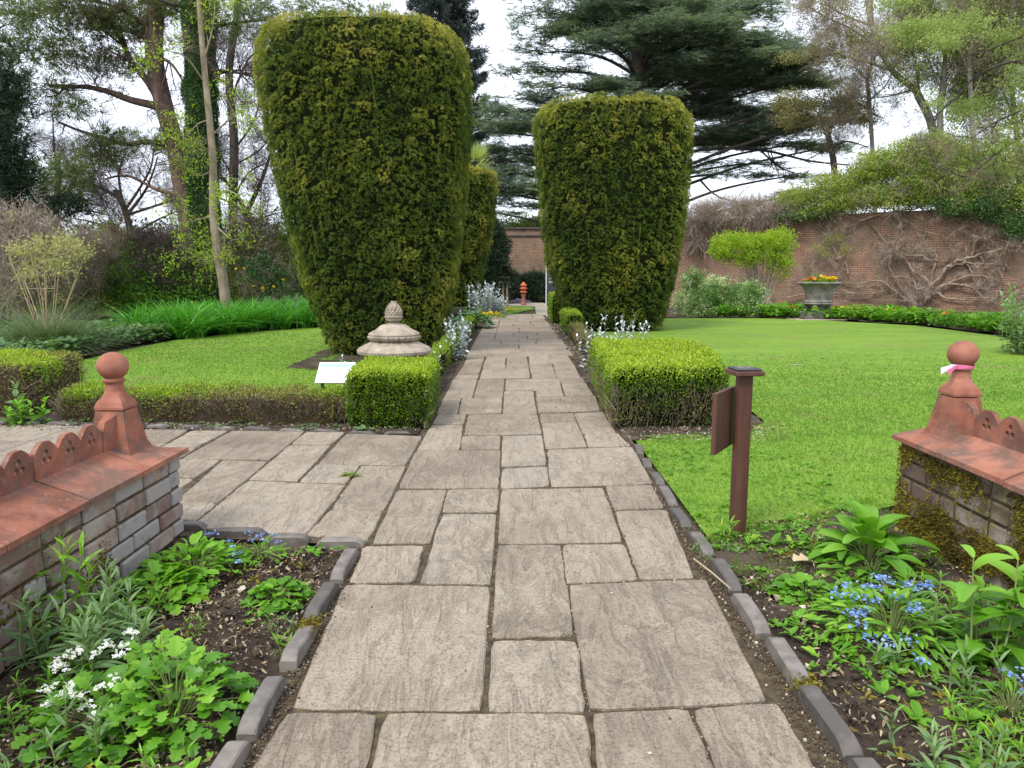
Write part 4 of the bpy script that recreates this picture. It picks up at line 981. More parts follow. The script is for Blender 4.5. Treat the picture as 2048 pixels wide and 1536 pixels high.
def spray_t(n, seed, Lh=1., W=.16, spread=1.3):
    """small sprig of broad leaves"""
    r = np.random.default_rng(seed); m = MB(); q = leaf(1, .55, 2, .2, .15, 'oval')
    P = r.normal(0, .35, (n, 3)) * Lh; N = r.normal(0, 1, (n, 3)) + [0, 0, .8]; R = frames(N, r.uniform(0, 6.28, n)); R = R[:, :, [0, 2, 1]] * np.array([1, 1, -1])
    inst(m, quadleaf(1, .6, .2), P, R, Lh * r.uniform(.25, .5, n), r.normal(0, .06, n) + .0)
    V = np.concatenate(m.V); F = np.concatenate(m.F); A = np.repeat(r.normal(0, .08, n), 4); return V, F, A
SPR = [spray_t(9, 300 + i) for i in range(3)]
NDL = [tuft(9, 1, .085, 1.5, 320 + i) for i in range(3)]
FLT = []
for i in range(3):
    r_ = np.random.default_rng(330 + i); V, F, A = tuft(12, 1, .10, 1.5, 340 + i); V = V * [1, 1, .28]; FLT.append((V, F, A))
def twig_t(seed, n=12, thick=.012, droop=0., spread=.9):
    r = np.random.default_rng(seed); m = MB()
    for i in range(n):
        d = np.array([r.normal(0, spread), r.normal(0, spread), 1.]); d /= np.linalg.norm(d); o = np.array([0, 0, 0.]) + (d * r.uniform(0, .4) if i > 3 else 0)
        e = r.normal(size=3); e /= np.linalg.norm(e); l = r.uniform(.5, 1)
        tube(m, [o, o + d * l * .5 + e * .07, o + d * l + e * .22 + [0, 0, -droop * l]], [thick, thick * .7, thick * .35], 3, v=r.random(), cap=False)
    return np.concatenate(m.V), np.concatenate(m.F), np.concatenate(m.A) - .5
TW = [twig_t(s) for s in (1, 2, 3)]; TWF = [twig_t(s, 16, .007, .15, .8) for s in (4, 5)]; TWD = [twig_t(s, 14, .008, .9, .7) for s in (6, 7)]
def limbs(mb, P, r0, rng, nb, Lb, depth, tips, n=6, up=.25, sp=1.0, t0=.25, v=.5):
    """a limb along P with nb side branches, recursing; collects tips"""
    P = np.asarray(P, float); rr = np.linspace(1, .35, len(P)) * r0; tube(mb, P, rr, n, v=v)
    tips.append((P[-1], P[-1] - P[-2]))
    if depth == 0: return
    seg = P[1:] - P[:-1]; cum = np.r_[0, np.cumsum(np.linalg.norm(seg, axis=1))]
    for i in range(nb):
        t = rng.uniform(t0, 1) * cum[-1]; k = min(np.searchsorted(cum, t) - 1, len(seg) - 1); k = max(k, 0)
        b = P[k] + seg[k] * ((t - cum[k]) / (cum[k + 1] - cum[k] + 1e-9)); d = seg[k] / np.linalg.norm(seg[k])
        q = rng.normal(size=3); q -= d * np.dot(q, d); q /= np.linalg.norm(q); e = d * .55 + q * sp + np.array([0, 0, up]); e /= np.linalg.norm(e)
        l = Lb * rng.uniform(.5, 1.2) * (1.15 - .5 * t / cum[-1]); w = rng.normal(size=3) * .12 * l
        Q = smoothpath([b, b + e * l * .35 + w * .4, b + e * l * .7 + w, b + e * l + [0, 0, up * l * .2] + w * .8], 2)
        limbs(mb, Q, max(r0 * .45 * (1 - .4 * t / cum[-1]), .006), rng, max(2, nb - 1), Lb * .55, depth - 1, tips, max(3, n - 1), up, sp, .2, v)
def px(P, Y): return np.array([D(x, y, Y if np.ndim(Y) == 0 else Y[i]) for i, (x, y) in enumerate(P)])
def tree(name, label, Y, trunk, w, limbpx, bark, clumps, fol, T, size, seed, group=None, cat='tree', nb=4, Lb=1.2, depth=2, up=.25, tw=None, twn=0, twsize=.6, twmat='twig', dens=1., cdep=.7, v=.5, gap=.0, flatn=False, shell=.5, extraleaf=0, upn=.4, vs=.2):
    rng = np.random.default_rng(seed); TP = smoothpath(px(trunk, Y), 4); base = TP[0].copy(); base[2] = 0
    if TP[0][2] > .05: TP = np.vstack([[TP[0][0], TP[0][1], -.1], TP])
    t = thing(name, label, cat, base, group); m = MB(); tips = []
    wr_ = np.interp(np.linspace(0, 1, len(TP)), np.linspace(0, 1, len(w)), w) / 2 / FPX * Y
    tube(m, TP, wr_, 12)
    for L_ in limbpx:
        P, w0 = L_[0], L_[1]; yy = L_[2] if len(L_) > 2 else Y; Q = smoothpath(px(P, yy), 4); Q = Q + np.c_[np.zeros(len(Q)), np.linspace(0, rng.uniform(-1, 1) * .8, len(Q)), np.zeros(len(Q))]
        limbs(m, Q, w0 / 2 / FPX * Y, rng, nb, Lb, depth, tips, 7, up)
    m.build('trunk', M[bark], t, smooth=True)
    if clumps:
        m = MB()
        for cl in clumps:
            x, y, hw, hh = cl[:4]; yy = cl[4] if len(cl) > 4 else Y; k = yy / FPX; c = D(x, y, yy); c[1] += rng.normal(0, .4)
            rad = (hw * k, max(hw * k * cdep, .3), hh * k); n = int(dens * (hw * hh) * k * k * 24 / (size * size))
            foliage(m, T, c, rad, max(n, 12), size, rng, v + rng.normal(0, .06), vs, shell, upn, flatn, gap)
        m.build('crown', M[fol], t)
    if tw is not None and tips:
        m = MB(); n = twn; i = rng.integers(0, len(tips), n); P = np.array([tips[k][0] for k in i]) + rng.normal(0, .12, (n, 3)); N = np.array([tips[k][1] / (np.linalg.norm(tips[k][1]) + 1e-9) for k in i]) + rng.normal(0, .5, (n, 3))
        R = frames(N, rng.uniform(0, 6, n)); w_ = rng.integers(0, len(tw), n)
        for q in range(len(tw)): k = w_ == q; inst(m, tw[q], P[k], R[k], twsize * rng.uniform(.5, 1.3, k.sum()), .5)
        m.build('twigs', M[twmat], t)
        if extraleaf:
            m = MB(); n = extraleaf; i = rng.integers(0, len(tips), n); P = np.array([tips[k][0] for k in i]) + rng.normal(0, twsize * .5, (n, 3))
            w_ = rng.integers(0, 3, n); R = frames(rng.normal(0, 1, (n, 3)) + [0, 0, .5], rng.uniform(0, 6, n))
            for q in range(3): k = w_ == q; inst(m, SPR[q], P[k], R[k], size * rng.uniform(.5, 1.3, k.sum()), np.clip(v + rng.normal(0, .15, k.sum()), 0, 1))
            m.build('leaves', M[fol], t)
    return t
# --- left group
tree('pine_tree', 'leaning red-brown pine with a long bare limb reaching left', 24, [(400, 610), (390, 520), (372, 420), (352, 300), (325, 200), (308, 100), (318, -60)], [40, 36, 34, 33, 30], [
    ([(332, 218), (300, 208), (250, 195), (200, 176), (150, 165), (70, 160)], 18), ([(315, 195), (292, 160), (255, 115), (238, 70), (205, 20)], 16),
    ([(352, 292), (290, 282), (240, 285), (190, 270), (140, 255), (90, 235)], 12), ([(358, 390), (310, 378), (250, 350), (200, 355)], 9),
    ([(312, 110), (345, 130), (370, 170)], 8), ([(306, 60), (260, 30), (200, 10)], 10), ([(310, 20), (350, 0), (380, -30)], 9), ([(310, 90), (270, 70), (180, 60)], 9)], 'bark',
    [(70, 45, 90, 55), (180, 35, 95, 42), (262, 28, 60, 42), (125, 108, 72, 38), (215, 112, 62, 32), (40, 130, 60, 50), (290, 62, 42, 26), (30, 200, 60, 50), (152, 215, 48, 20), (235, 60, 60, 30),
     (190, 292, 62, 18), (240, 275, 50, 16), (150, 345, 52, 36), (205, 318, 40, 22), (112, 388, 66, 30), (325, 282, 48, 20), (375, 290, 48, 14), (60, 425, 60, 20), (285, 130, 30, 18), (345, 25, 60, 28), (100, 170, 40, 16), (60, 345, 50, 30)],
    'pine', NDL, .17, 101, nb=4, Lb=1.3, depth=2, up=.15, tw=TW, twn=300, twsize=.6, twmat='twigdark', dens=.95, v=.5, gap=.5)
tree('ivy_clad_tree', 'straight dark trunk wrapped in ivy beside the leaning pine', 23.2, [(415, 610), (412, 500), (405, 350), (400, 200), (396, 90), (398, -60)], [52, 48, 44, 44, 40], [
    ([(402, 140), (450, 146), (500, 150)], 8), ([(402, 60), (450, 40), (520, 25)], 9), ([(400, 20), (340, 10), (290, -10)], 9), ([(404, 180), (440, 150), (480, 150), (530, 165)], 8)], 'darkbark',
    [(500, 18, 70, 22), (600, 12, 80, 22), (430, 30, 50, 30), (380, 20, 40, 30), (470, 60, 40, 20), (530, 45, 40, 22), (700, 22, 70, 20), (770, 40, 40, 16)], 'pine', NDL, .16, 102, nb=3, Lb=1.2, depth=2, tw=TW, twn=160, twsize=.6, twmat='twigdark', v=.6, gap=.5, dens=.7)
iv = [o for o in SC.objects if o.name == 'ivy_clad_tree'][0]; m = MB(); rng = np.random.default_rng(5); n = 16000
tt = rng.random(n); P = np.array([D(415, 610, 23.2) * 0 + D(np.interp(a, [0, .25, .5, .75, 1], [415, 411, 405, 400, 397]), 610 - 620 * a, 23.2) for a in tt]); an = rng.uniform(0, 6.28, n)
rad = .36 + .12 * vn(np.c_[P[:, 2] * 1.6, np.cos(an) * 2, np.sin(an) * 2]) + .08 * rng.random(n); P += np.c_[np.cos(an) * rad, np.sin(an) * rad, np.zeros(n)]
inst(m, SPR[0], P, frames(np.c_[np.cos(an), np.sin(an), .3 * np.ones(n)] + rng.normal(0, .3, (n, 3)), rng.uniform(0, 6, n)), .13, np.clip(rng.normal(.35, .15, n), 0, 1)); m.build('ivy', M['ivy'], iv)
tree('slender_tree', 'slim pale-barked young tree with sparse lime leaves rising from the strap leaves', 19, [(455, 640), (446, 560), (434, 490), (427, 420), (426, 330), (420, 250), (412, 170), (402, 60), (395, -40)], [22, 19, 16, 13, 11, 8], [
    ([(430, 450), (470, 480), (500, 470)], 4), ([(428, 430), (390, 440), (350, 445)], 4), ([(426, 400), (470, 385), (520, 420)], 4), ([(426, 340), (390, 350), (360, 330)], 3), ([(422, 270), (440, 240), (470, 200)], 4), ([(418, 240), (395, 250), (370, 280)], 3), ([(408, 120), (430, 60), (440, 0)], 4), ([(436, 500), (400, 520), (350, 500)], 3), ([(412, 170), (380, 120), (330, 110)], 3)],
    'palebark', [], 'lime', SPR, .17, 103, nb=4, Lb=.8, depth=1, tw=TW, twn=160, twsize=.4, twmat='twig', extraleaf=620, v=.6)
for (lb, Y, tr, w, li, sd) in [('thin dark bare tree just right of the pale slim tree', 30, [(470, 560), (466, 430), (468, 280), (458, 150), (472, 40), (480, -60)], [18, 17, 14, 10], [([(466, 400), (500, 350), (540, 330)], 5), ([(468, 300), (510, 240), (530, 160)], 5), ([(468, 360), (430, 300), (400, 280)], 4), ([(462, 200), (500, 120), (560, 80)], 5), ([(468, 330), (520, 300), (550, 260)], 4), ([(460, 170), (420, 140), (440, 80)], 4)], 111),
                               ('bare tree forking into a Y beside the biggest yew', 31, [(503, 560), (500, 480), (493, 425)], [18, 15, 13], [([(493, 425), (475, 388), (455, 360), (430, 330)], 10), ([(493, 425), (515, 372), (528, 330), (540, 280)], 10), ([(497, 450), (530, 430), (560, 420)], 5), ([(493, 430), (450, 400), (400, 390)], 5)], 112),
                               ('bare tangled tree behind the leaning pine', 33, [(270, 600), (262, 480), (250, 420), (230, 380)], [16, 12, 10], [([(255, 430), (300, 380), (330, 320)], 7), ([(245, 400), (190, 370), (150, 380)], 7), ([(262, 470), (310, 440), (350, 420)], 6), ([(250, 420), (240, 350), (260, 300)], 6), ([(262, 480), (210, 450), (170, 440)], 6), ([(255, 430), (350, 400), (420, 380)], 6), ([(250, 420), (290, 340), (290, 290)], 6)], 113),
                               ('bare twiggy tree at the far left beyond the fountain shrub', 30, [(120, 600), (118, 500), (112, 420), (120, 340)], [16, 12, 10], [([(116, 440), (160, 420), (210, 430)], 6), ([(115, 420), (160, 350), (190, 330)], 6), ([(116, 460), (60, 420), (20, 400)], 6), ([(118, 480), (190, 470), (240, 470)], 5), ([(118, 380), (100, 290), (90, 230)], 5)], 114)]:
    tree('bare_tree', lb, Y, tr, w, li, 'darkbark', [], 'pine', NDL, .2, sd, 'bare trees behind the left border', nb=6, Lb=1.5, depth=2, tw=TWF, twn=420, twsize=.75, twmat='twigdark', up=.2)
tree('dark_conifer', 'very dark dense conifer filling the left edge', 19, [(5, 640), (8, 400), (10, 200)], [30, 24, 16], [], 'darkbark',
     [(10, 290, 62, 70), (40, 350, 52, 50), (0, 200, 55, 60), (20, 420, 60, 40), (-60, 300, 70, 120), (85, 400, 50, 22), (-50, 150, 80, 80)], 'dkcon', NDL, .2, 120, v=.45, dens=1.2, gap=.15)
# --- spruce
rng = np.random.default_rng(130); Y = 46; c0 = D(888, 600, Y); c0[2] = 0; t = thing('spruce_tree', 'dark blue-green spruce with upswept branch tips behind the yews', 'tree', c0)
top = D(888, -300, Y)[2]; m, mf = MB(), MB(); tube(m, [c0, c0 + [0, 0, top]], [.35, .03], 8)
z = 1.0
while z < min(top - .3, 21.5):
    f_ = 1 - z / top; R0 = 4.9 * f_ ** .78 + .15
    for i in range(9):
        a = rng.uniform(0, 6.28); L_ = R0 * rng.uniform(.65, 1.12); d = np.array([math.cos(a), math.sin(a), 0]); s = np.linspace(0, 1, 6)
        P = c0 + np.array([0, 0, z]) + d * (s * L_)[:, None] + np.c_[np.zeros(6), np.zeros(6), (-.35 * s + .45 * s ** 3) * L_ * .55]
        tube(m, P, np.linspace(.05, .01, 6), 3, cap=False); n = int(L_ * 20) + 8; q = rng.uniform(.15, 1, n) ** .8; B = np.array([np.interp(q, s, P[:, j]) for j in range(3)]).T
        side = np.array([-d[1], d[0], 0]) * (rng.normal(0, .30, n) * (1.1 - q) * L_ * .55)[:, None]; B += side; B[:, 2] -= np.abs(rng.normal(0, .20, n)) * 1.0
        inst(mf, NDL[i % 3], B, frames(d + [0, 0, -.1] + rng.normal(0, .5, (n, 3)), rng.uniform(0, 6, n)), .36 * rng.uniform(.6, 1.2, n), np.clip(.4 + rng.normal(0, .2, n), 0, 1))
    z += .42 * (.6 + f_)
m.build('trunk', M['darkbark'], t); mf.build('crown', M['spruce'], t)
# --- cedar of Lebanon: tiers of flat plates
rng = np.random.default_rng(140); Y = 44
cb = D(1292, 600, Y); cb[2] = 0; t = thing('cedar_tree', 'huge spreading cedar with flat dark tiers of foliage behind the right yew', 'tree', cb)
m, mf = MB(), MB()
TPc = np.vstack([[cb[0], Y, -.1], px([(1290, 500), (1285, 350), (1278, 200), (1283, 90), (1290, 0), (1295, -120)], Y)]); tube(m, smoothpath(TPc, 4), np.interp(np.linspace(0, 1, 25), [0, 1], [.75, .42]), 14)
plates = [(1180, 30, 120, 18, .5), (1120, 62, 90, 10, .4), (1290, 5, 120, 20, 1), (1400, 22, 110, 24, 1), (1330, 42, 90, 16, 1), (1130, 100, 85, 10, .4), (1210, 82, 70, 10, .35), (1340, 84, 80, 16, .9), (1440, 82, 100, 22, 1.1), (1500, 118, 90, 20, 1.1), (1405, 118, 90, 18, 1),
          (1105, 140, 80, 10, .5), (1062, 196, 60, 9, .5), (1150, 172, 90, 10, .5), (1240, 160, 60, 10, .6), (1560, 112, 80, 10, .9), (1470, 168, 110, 16, 1.), (1580, 165, 70, 10, .7), (1040, 225, 60, 14, .8), (1012, 262, 50, 9, .7), (1018, 300, 55, 13, .9), (1045, 345, 60, 12, .9), (1022, 385, 60, 10, .9),
          (1360, 150, 60, 12, .9), (1440, 225, 90, 14, .9), (1530, 240, 80, 14, 1), (1450, 282, 80, 12, .9), (1590, 212, 60, 10, .6), (1560, 290, 70, 12, .7), (1480, 325, 90, 7, .35), (1560, 352, 80, 7, .4), (1640, 295, 50, 12, .7), (1430, 345, 60, 7, .3), (1600, 385, 70, 7, .35), (1060, 410, 60, 7, .4), (1010, 425, 50, 6, .4), (1240, -30, 140, 22, 1), (1420, -35, 120, 24, 1), (1660, 240, 50, 10, .6), (1380, 195, 70, 12, .9), (1230, 175, 60, 7, .6), (1300, 168, 70, 7, .9), (1330, 60, 100, 26, 1.2), (1430, 110, 110, 26, 1.3), (1500, 90, 70, 24, 1.2), (1360, 130, 90, 20, 1.2), (1250, 30, 90, 22, 1), (1250, 100, 50, 14, .8), (1490, 145, 110, 22, 1.3), (1410, 215, 80, 22, 1.2), (1500, 258, 90, 18, 1.2), (1420, 275, 60, 20, 1.), (1040, 250, 60, 20, 1), (1045, 320, 60, 20, 1.1), (1040, 372, 60, 18, 1.1), (1330, 110, 40, 16, 1.2), (1200, 60, 80, 12, .45), (1290, 195, 60, 10, 1.)]
for (x, y, hw, hh, dn) in plates:
    yy = Y + rng.uniform(-4.5, 3); k = yy / FPX; c = D(x, y, yy); R_ = hw * k; tx = np.array([np.interp(c[2], TPc[:, 2], TPc[:, 0]), Y, 0]); 
    side = 1 if c[0] > tx[0] else -1; z0 = max(c[2] - abs(c[0] - tx[0]) * .28 - .3, 1.5); st = np.array([np.interp(z0, TPc[:, 2], TPc[:, 0]), Y, z0]); tip = c + [side * R_ * .6, 0, -hh * k * .6]
    Q = smoothpath([st, st * .5 + c * .5 + [0, 0, .35], c + [0, 0, -.1], tip], 5); tube(m, Q, np.linspace(.12, .015, len(Q)), 6)
    nbr = int(hw * .34 * dn) + 5; 
    for j in range(nbr):
        s = rng.uniform(-.9, 1) * R_; b = c + [side * s, 0, 0]; a = rng.uniform(0, 6.28); l = R_ * rng.uniform(.25, .75); e = b + [math.cos(a) * l + side * l * .3, math.sin(a) * l * 1.1, rng.normal(0, hh * k * .40) - .10 * l]
        mid = (b + e) / 2 + [0, 0, .12 * l]; tube(m, [b, mid, e], [.035, .022, .008], 3, cap=False)
        n = int(22 * dn * l) + 8; u = rng.random(n) ** .7; B = b + (e - b) * u[:, None] + np.c_[rng.normal(0, .32, n), rng.normal(0, .42, n), rng.normal(0, hh * k * .25 + .03, n)]
        inst(mf, FLT[j % 3], B, frames(rng.normal(0, .22, (n, 3)) + [0, 0, 1], rng.uniform(0, 6, n)), .42 * rng.uniform(.5, 1.2, n), np.clip(.5 + .25 * vn(B * .9) + rng.normal(0, .12, n), 0, 1))
for P, w in (([(1283, 200), (1340, 190), (1400, 180), (1500, 170)], 12), ([(1285, 330), (1400, 300), (1520, 300), (1620, 322), (1700, 330)], 14), ([(1400, 360), (1440, 395), (1520, 410)], 8), ([(1520, 300), (1560, 335), (1590, 345)], 7)):
    limbs(m, smoothpath(px(P, Y - 1), 4), w * .55 / 2 / FPX * Y, rng, 6, 2.2, 2, [], 6, .0)
m.build('trunk', M['darkbark'], t); mf.build('crown', M['cedar'], t)
# --- right group: thin grey-stemmed trees in new leaf
RT = [('grey forked tree leaning left, crown of fine pinkish twigs', 34, [(1880, 420), (1866, 262), (1838, 195), (1828, 178), (1786, 143), (1758, 95), (1740, 40), (1730, -40)], [26, 22, 14, 10], [([(1838, 195), (1830, 120), (1800, 40), (1790, -20)], 9), ([(1786, 143), (1740, 130), (1690, 120), (1640, 100)], 7), ([(1758, 95), (1700, 60), (1650, 40), (1610, 20)], 7), ([(1828, 178), (1780, 190), (1720, 190)], 6), ([(1740, 50), (1680, 20), (1640, -20)], 6), ([(1866, 250), (1890, 200), (1900, 150)], 6), ([(1758, 95), (1790, 60), (1830, 30)], 6)], 151, 'olive', 500, 1700),
      ('straight grey tree close right of the forked one, with pale new leaves', 33, [(1885, 420), (1880, 240), (1884, 180), (1890, 120), (1896, 40), (1900, -60)], [24, 16, 13, 10], [([(1884, 180), (1850, 120), (1840, 60)], 6), ([(1887, 150), (1930, 100), (1960, 60)], 6), ([(1890, 110), (1860, 50), (1850, 0)], 6), ([(1882, 220), (1920, 190), (1950, 160)], 6), ([(1894, 60), (1930, 10), (1950, -30)], 5)], 152, 'fresh', 1500, 900),
      ('slim grey tree standing left of the forked one', 36, [(1750, 420), (1745, 300), (1738, 200), (1735, 160), (1744, 120), (1746, 60), (1740, -30)], [14, 12, 9, 8], [([(1735, 160), (1715, 130), (1690, 125)], 5), ([(1746, 80), (1710, 40), (1680, 10)], 5), ([(1738, 200), (1770, 170), (1790, 120)], 5), ([(1744, 120), (1780, 80), (1800, 40)], 5), ([(1740, 240), (1700, 220), (1670, 230)], 5)], 153, 'olive', 350, 1100),
      ('grey tree near the right edge under the overhanging boughs', 32, [(1950, 420), (1948, 300), (1942, 200), (1938, 100), (1945, 0), (1950, -60)], [16, 14, 12, 9], [([(1942, 200), (1970, 140), (1990, 100)], 6), ([(1940, 150), (1910, 90), (1890, 50)], 6), ([(1938, 90), (1980, 30), (2010, -10)], 6), ([(1946, 260), (1990, 220), (2030, 200)], 6)], 154, 'fresh', 1900, 900),
      ('tallest grey tree at the right edge behind the wall', 34, [(2040, 420), (2035, 280), (2020, 150), (2010, 40), (2005, -60)], [18, 15, 12, 9], [([(2030, 240), (2000, 180), (1980, 120)], 6), ([(2020, 160), (2050, 100), (2070, 60)], 6), ([(2014, 90), (1970, 40), (1940, 0)], 6), ([(2010, 40), (2040, 0), (2060, -40)], 6)], 155, 'fresh', 1900, 900)]
CLP = {152: [(1890, 60, 70, 50), (1930, 140, 60, 50), (1860, 150, 50, 40), (1910, 230, 60, 40)], 154: [(1960, 60, 70, 50), (1990, 160, 60, 60), (1960, 240, 60, 40)], 155: [(2010, 40, 70, 50), (2040, 140, 50, 60), (2020, 230, 60, 40)], 151: [(1700, 60, 80, 50), (1770, 110, 60, 50)]}
for lb, Y, tr, w, li, sd, fo, nl, nt_ in RT:
    w = [q_ * .62 for q_ in w]; li = [(a_, b_ * .7) for a_, b_ in li]; nt_ = int(nt_ * .5); nl = int(nl * 2.2)
    tree('birch_tree', lb, Y, tr, w, li, 'birchbark', CLP.get(sd, []), fo, SPR, .22, sd, 'thin grey trees beyond the right wall', nb=6, Lb=1.6, depth=2, tw=TWF, twn=nt_, twsize=.7, gap=.85, dens=.20, twmat='twigpink' if sd in (151, 153) else 'twig', extraleaf=nl, v=.5, up=.2)
tree('overhanging_tree', 'mossy boughs with soft green leaves reaching in from the right edge', 15, [(2250, 700), (2240, 400), (2200, 200), (2180, 100)], [40, 34, 26], [
    ([(2230, 160), (2100, 118), (2048, 123), (2013, 125), (1958, 149), (1915, 195), (1867, 238)], 8, 15), ([(2240, 260), (2130, 205), (2048, 218), (2000, 236), (1950, 258), (1900, 290)], 6, 14.6), ([(2240, 300), (2100, 255), (2048, 268), (2030, 282), (1985, 318), (1945, 350), (1910, 340), (1880, 320), (1872, 285)], 6, 14.8),
    ([(2220, 120), (2100, 20), (2000, -5), (1880, 20)], 6, 15.2), ([(2220, 100), (2100, 60), (2000, 90), (1930, 110)], 5, 15), ([(2180, 100), (2080, -20), (1950, -40)], 6, 15), ([(2048, 268), (2000, 300), (1960, 330)], 3, 14.8)], 'darkbark',
     [(1870, 25, 70, 28), (1960, 20, 80, 30), (1900, 80, 45, 26), (2010, 70, 60, 26), (2030, 170, 50, 34), (1970, 200, 55, 24), (2030, 250, 50, 34), (1970, 290, 50, 24), (1905, 65, 40, 26), (1780, 12, 60, 14), (2000, 340, 60, 22), (1880, 200, 30, 16)], 'fresh', SPR, .12, 160, nb=5, Lb=.7, depth=2, tw=TWF, twn=500, twsize=.3, twmat='twig', v=.45, gap=.6, dens=.6, up=.0)
tree('olive_green_tree', 'drooping olive-brown tree between the cedar and the grey trees', 37, [(1670, 460), (1668, 330), (1650, 250)], [14, 12, 10], [([(1655, 260), (1600, 220), (1570, 230)], 6), ([(1655, 260), (1700, 210), (1740, 240)], 6), ([(1660, 300), (1700, 280), (1750, 290)], 5)], 'darkbark',
     [(1590, 200, 38, 26), (1612, 228, 40, 22), (1665, 205, 60, 20), (1700, 220, 52, 20), (1660, 240, 40, 18), (1580, 240, 26, 20), (1738, 240, 26, 14), (1590, 112, 34, 10), (1625, 104, 26, 7)], 'olive', SPR, .22, 161, nb=4, Lb=1., depth=2, tw=TWD, twn=110, twsize=.6, twmat='twig', v=.4, gap=.35, dens=.9)

# --- the old garden walls
def W(x, y, off=0.):
    """point where the sight line meets the right-hand wall, off metres in front of it"""
    A = np.array([7., 33.5]); u = np.array([13., -9.5]); u /= np.linalg.norm(u); nrm = np.array([u[1], -u[0]]); nrm = -nrm if nrm[1] > 0 else nrm
    A2 = A + nrm * off; d = np.array(_ray(x, y)); tt = np.dot(A2, nrm) / np.dot(d[:2], nrm); p = d * tt; return np.array([p[0], p[1], CH + p[2]])
def bigwall(label, A, B, hgt, coping):
    A, B = np.array(A, float), np.array(B, float); Ln = np.linalg.norm(B - A); t = thing('garden_wall', label, 'wall', (A[0], A[1], 0)); t.rotation_euler = (0, 0, math.atan2(B[1] - A[1], B[0] - A[0]))
    t['_o'] = [0, 0, 0]
    m = MB(); box(m, (0, 0, -.1), (Ln, .36, hgt)); o = m.build('brickwork', M['backwall'], t)
    if coping:
        m = MB(); box(m, (-.02, -.07, hgt - .38), (Ln, .0 - .001, hgt - .30)); box(m, (-.02, -.10, hgt), (Ln, .46, hgt + .09)); m.build('coping', M['stoneg'] if 0 else M['dark2'], t)
M['dark2'] = surf('weathered_coping', [(.3, (.05, .04, .036)), (.7, (.12, .10, .09))], 3, 6, .95, .5, .01, 20)
bigwall('far red brick garden wall with dark coping, at the end of the path', (-9, 39.6), (7, 39.5), 3.78, True)
bigwall('old red brick garden wall on the right carrying the bare vine', (7, 33.5), (26, 19.6), 3.72, False)
# vine
t = thing('wisteria_vine', 'old bare vine spreading grey branches across the right brick wall', 'vine', (*W(1840, 620, .2)[:2], 0)); m = MB(); rng = np.random.default_rng(170)
C4b = lambda L_: [(1340 + a / 2.893, 360 + b / 2.893) for a, b in L_]
VL = [([(1430, 790), (1420, 730), (1395, 690), (1370, 650)], 16), ([(1440, 790), (1450, 730), (1490, 680), (1520, 640)], 17), ([(1410, 720), (1370, 690), (1300, 640), (1230, 590), (1160, 585), (1090, 600), (1000, 590)], 7), ([(1395, 690), (1500, 600), (1400, 520), (1360, 450), (1300, 430), (1240, 400)], 6),
      ([(1480, 690), (1580, 605), (1700, 612), (1850, 642), (2060, 655)], 8), ([(1450, 690), (1560, 565), (1620, 485), (1750, 442), (1900, 402), (2060, 350)], 9), ([(1500, 640), (1530, 500), (1540, 430), (1500, 400), (1420, 395)], 5), ([(1600, 500), (1700, 482), (1712, 380), (1718, 285)], 5), ([(1708, 480), (1740, 530), (1762, 600)], 4), ([(1700, 480), (1850, 490), (1950, 495), (1890, 525), (1800, 600)], 4),
      ([(1350, 410), (1345, 300), (1320, 220), (1290, 190), (1130, 225), (1000, 300)], 5), ([(1300, 430), (1440, 440), (1520, 465), (1610, 462), (1625, 390), (1590, 330), (1450, 290), (1340, 222)], 5), ([(1350, 650), (1290, 555), (1268, 490), (1285, 425)], 5), ([(1750, 442), (1775, 350), (1835, 300), (1870, 225)], 5), ([(1560, 620), (1700, 562), (1830, 560), (1950, 602), (2060, 570)], 6),
      ([(1030, 545), (1018, 490), (960, 420), (900, 320), (855, 235), (840, 175)], 4), ([(680, 680), (800, 662), (980, 652), (1160, 690), (1360, 692)], 4), ([(1000, 640), (1100, 662), (1250, 640), (1340, 650)], 4), ([(1905, 640), (1930, 520), (1988, 370)], 4), ([(1150, 245), (1230, 335), (1300, 425)], 4), ([(1195, 360), (1255, 400), (1235, 505)], 3), ([(1090, 240), (1300, 182), (1470, 168), (1560, 190)], 5),
      ([(1420, 290), (1460, 340), (1440, 400)], 3), ([(1480, 250), (1470, 320), (1330, 330)], 3), ([(1580, 250), (1700, 215), (1760, 205)], 4), ([(1540, 650), (1640, 690), (1800, 680), (1900, 700)], 5), ([(1400, 560), (1420, 620), (1380, 660)], 3), ([(1290, 560), (1360, 560), (1420, 600), (1400, 640)], 3), ([(1640, 380), (1760, 350), (1840, 360)], 3), ([(1780, 420), (1830, 500), (1900, 560)], 3), ([(860, 420), (940, 470), (1000, 520)], 3), ([(700, 590), (780, 540), (870, 430)], 3)]
tips = []
for P, w in VL:
    Q = smoothpath([W(a, b, .12 + .1 * rng.random()) for a, b in C4b(P)], 5); Q += rng.normal(0, .02, Q.shape); limbs(m, Q, w * .016 / 2, rng, 4, .9, 1, tips, 6, .05, sp=.7)
m.build('branches', M['vinebark'], t, smooth=True)
m = MB(); n = 700; i = rng.integers(0, len(tips), n); P = np.array([tips[k][0] for k in i]); P[:, :2] += rng.normal(0, .12, (n, 2)); inst(m, TWF[0], P, frames(rng.normal(0, 1, (n, 3)) * [1, .3, 1] + [0, 0, .3], rng.uniform(0, 6, n)), .4 * rng.uniform(.5, 1.3, n), .6); m.build('twigs', M['vinebark'], t)
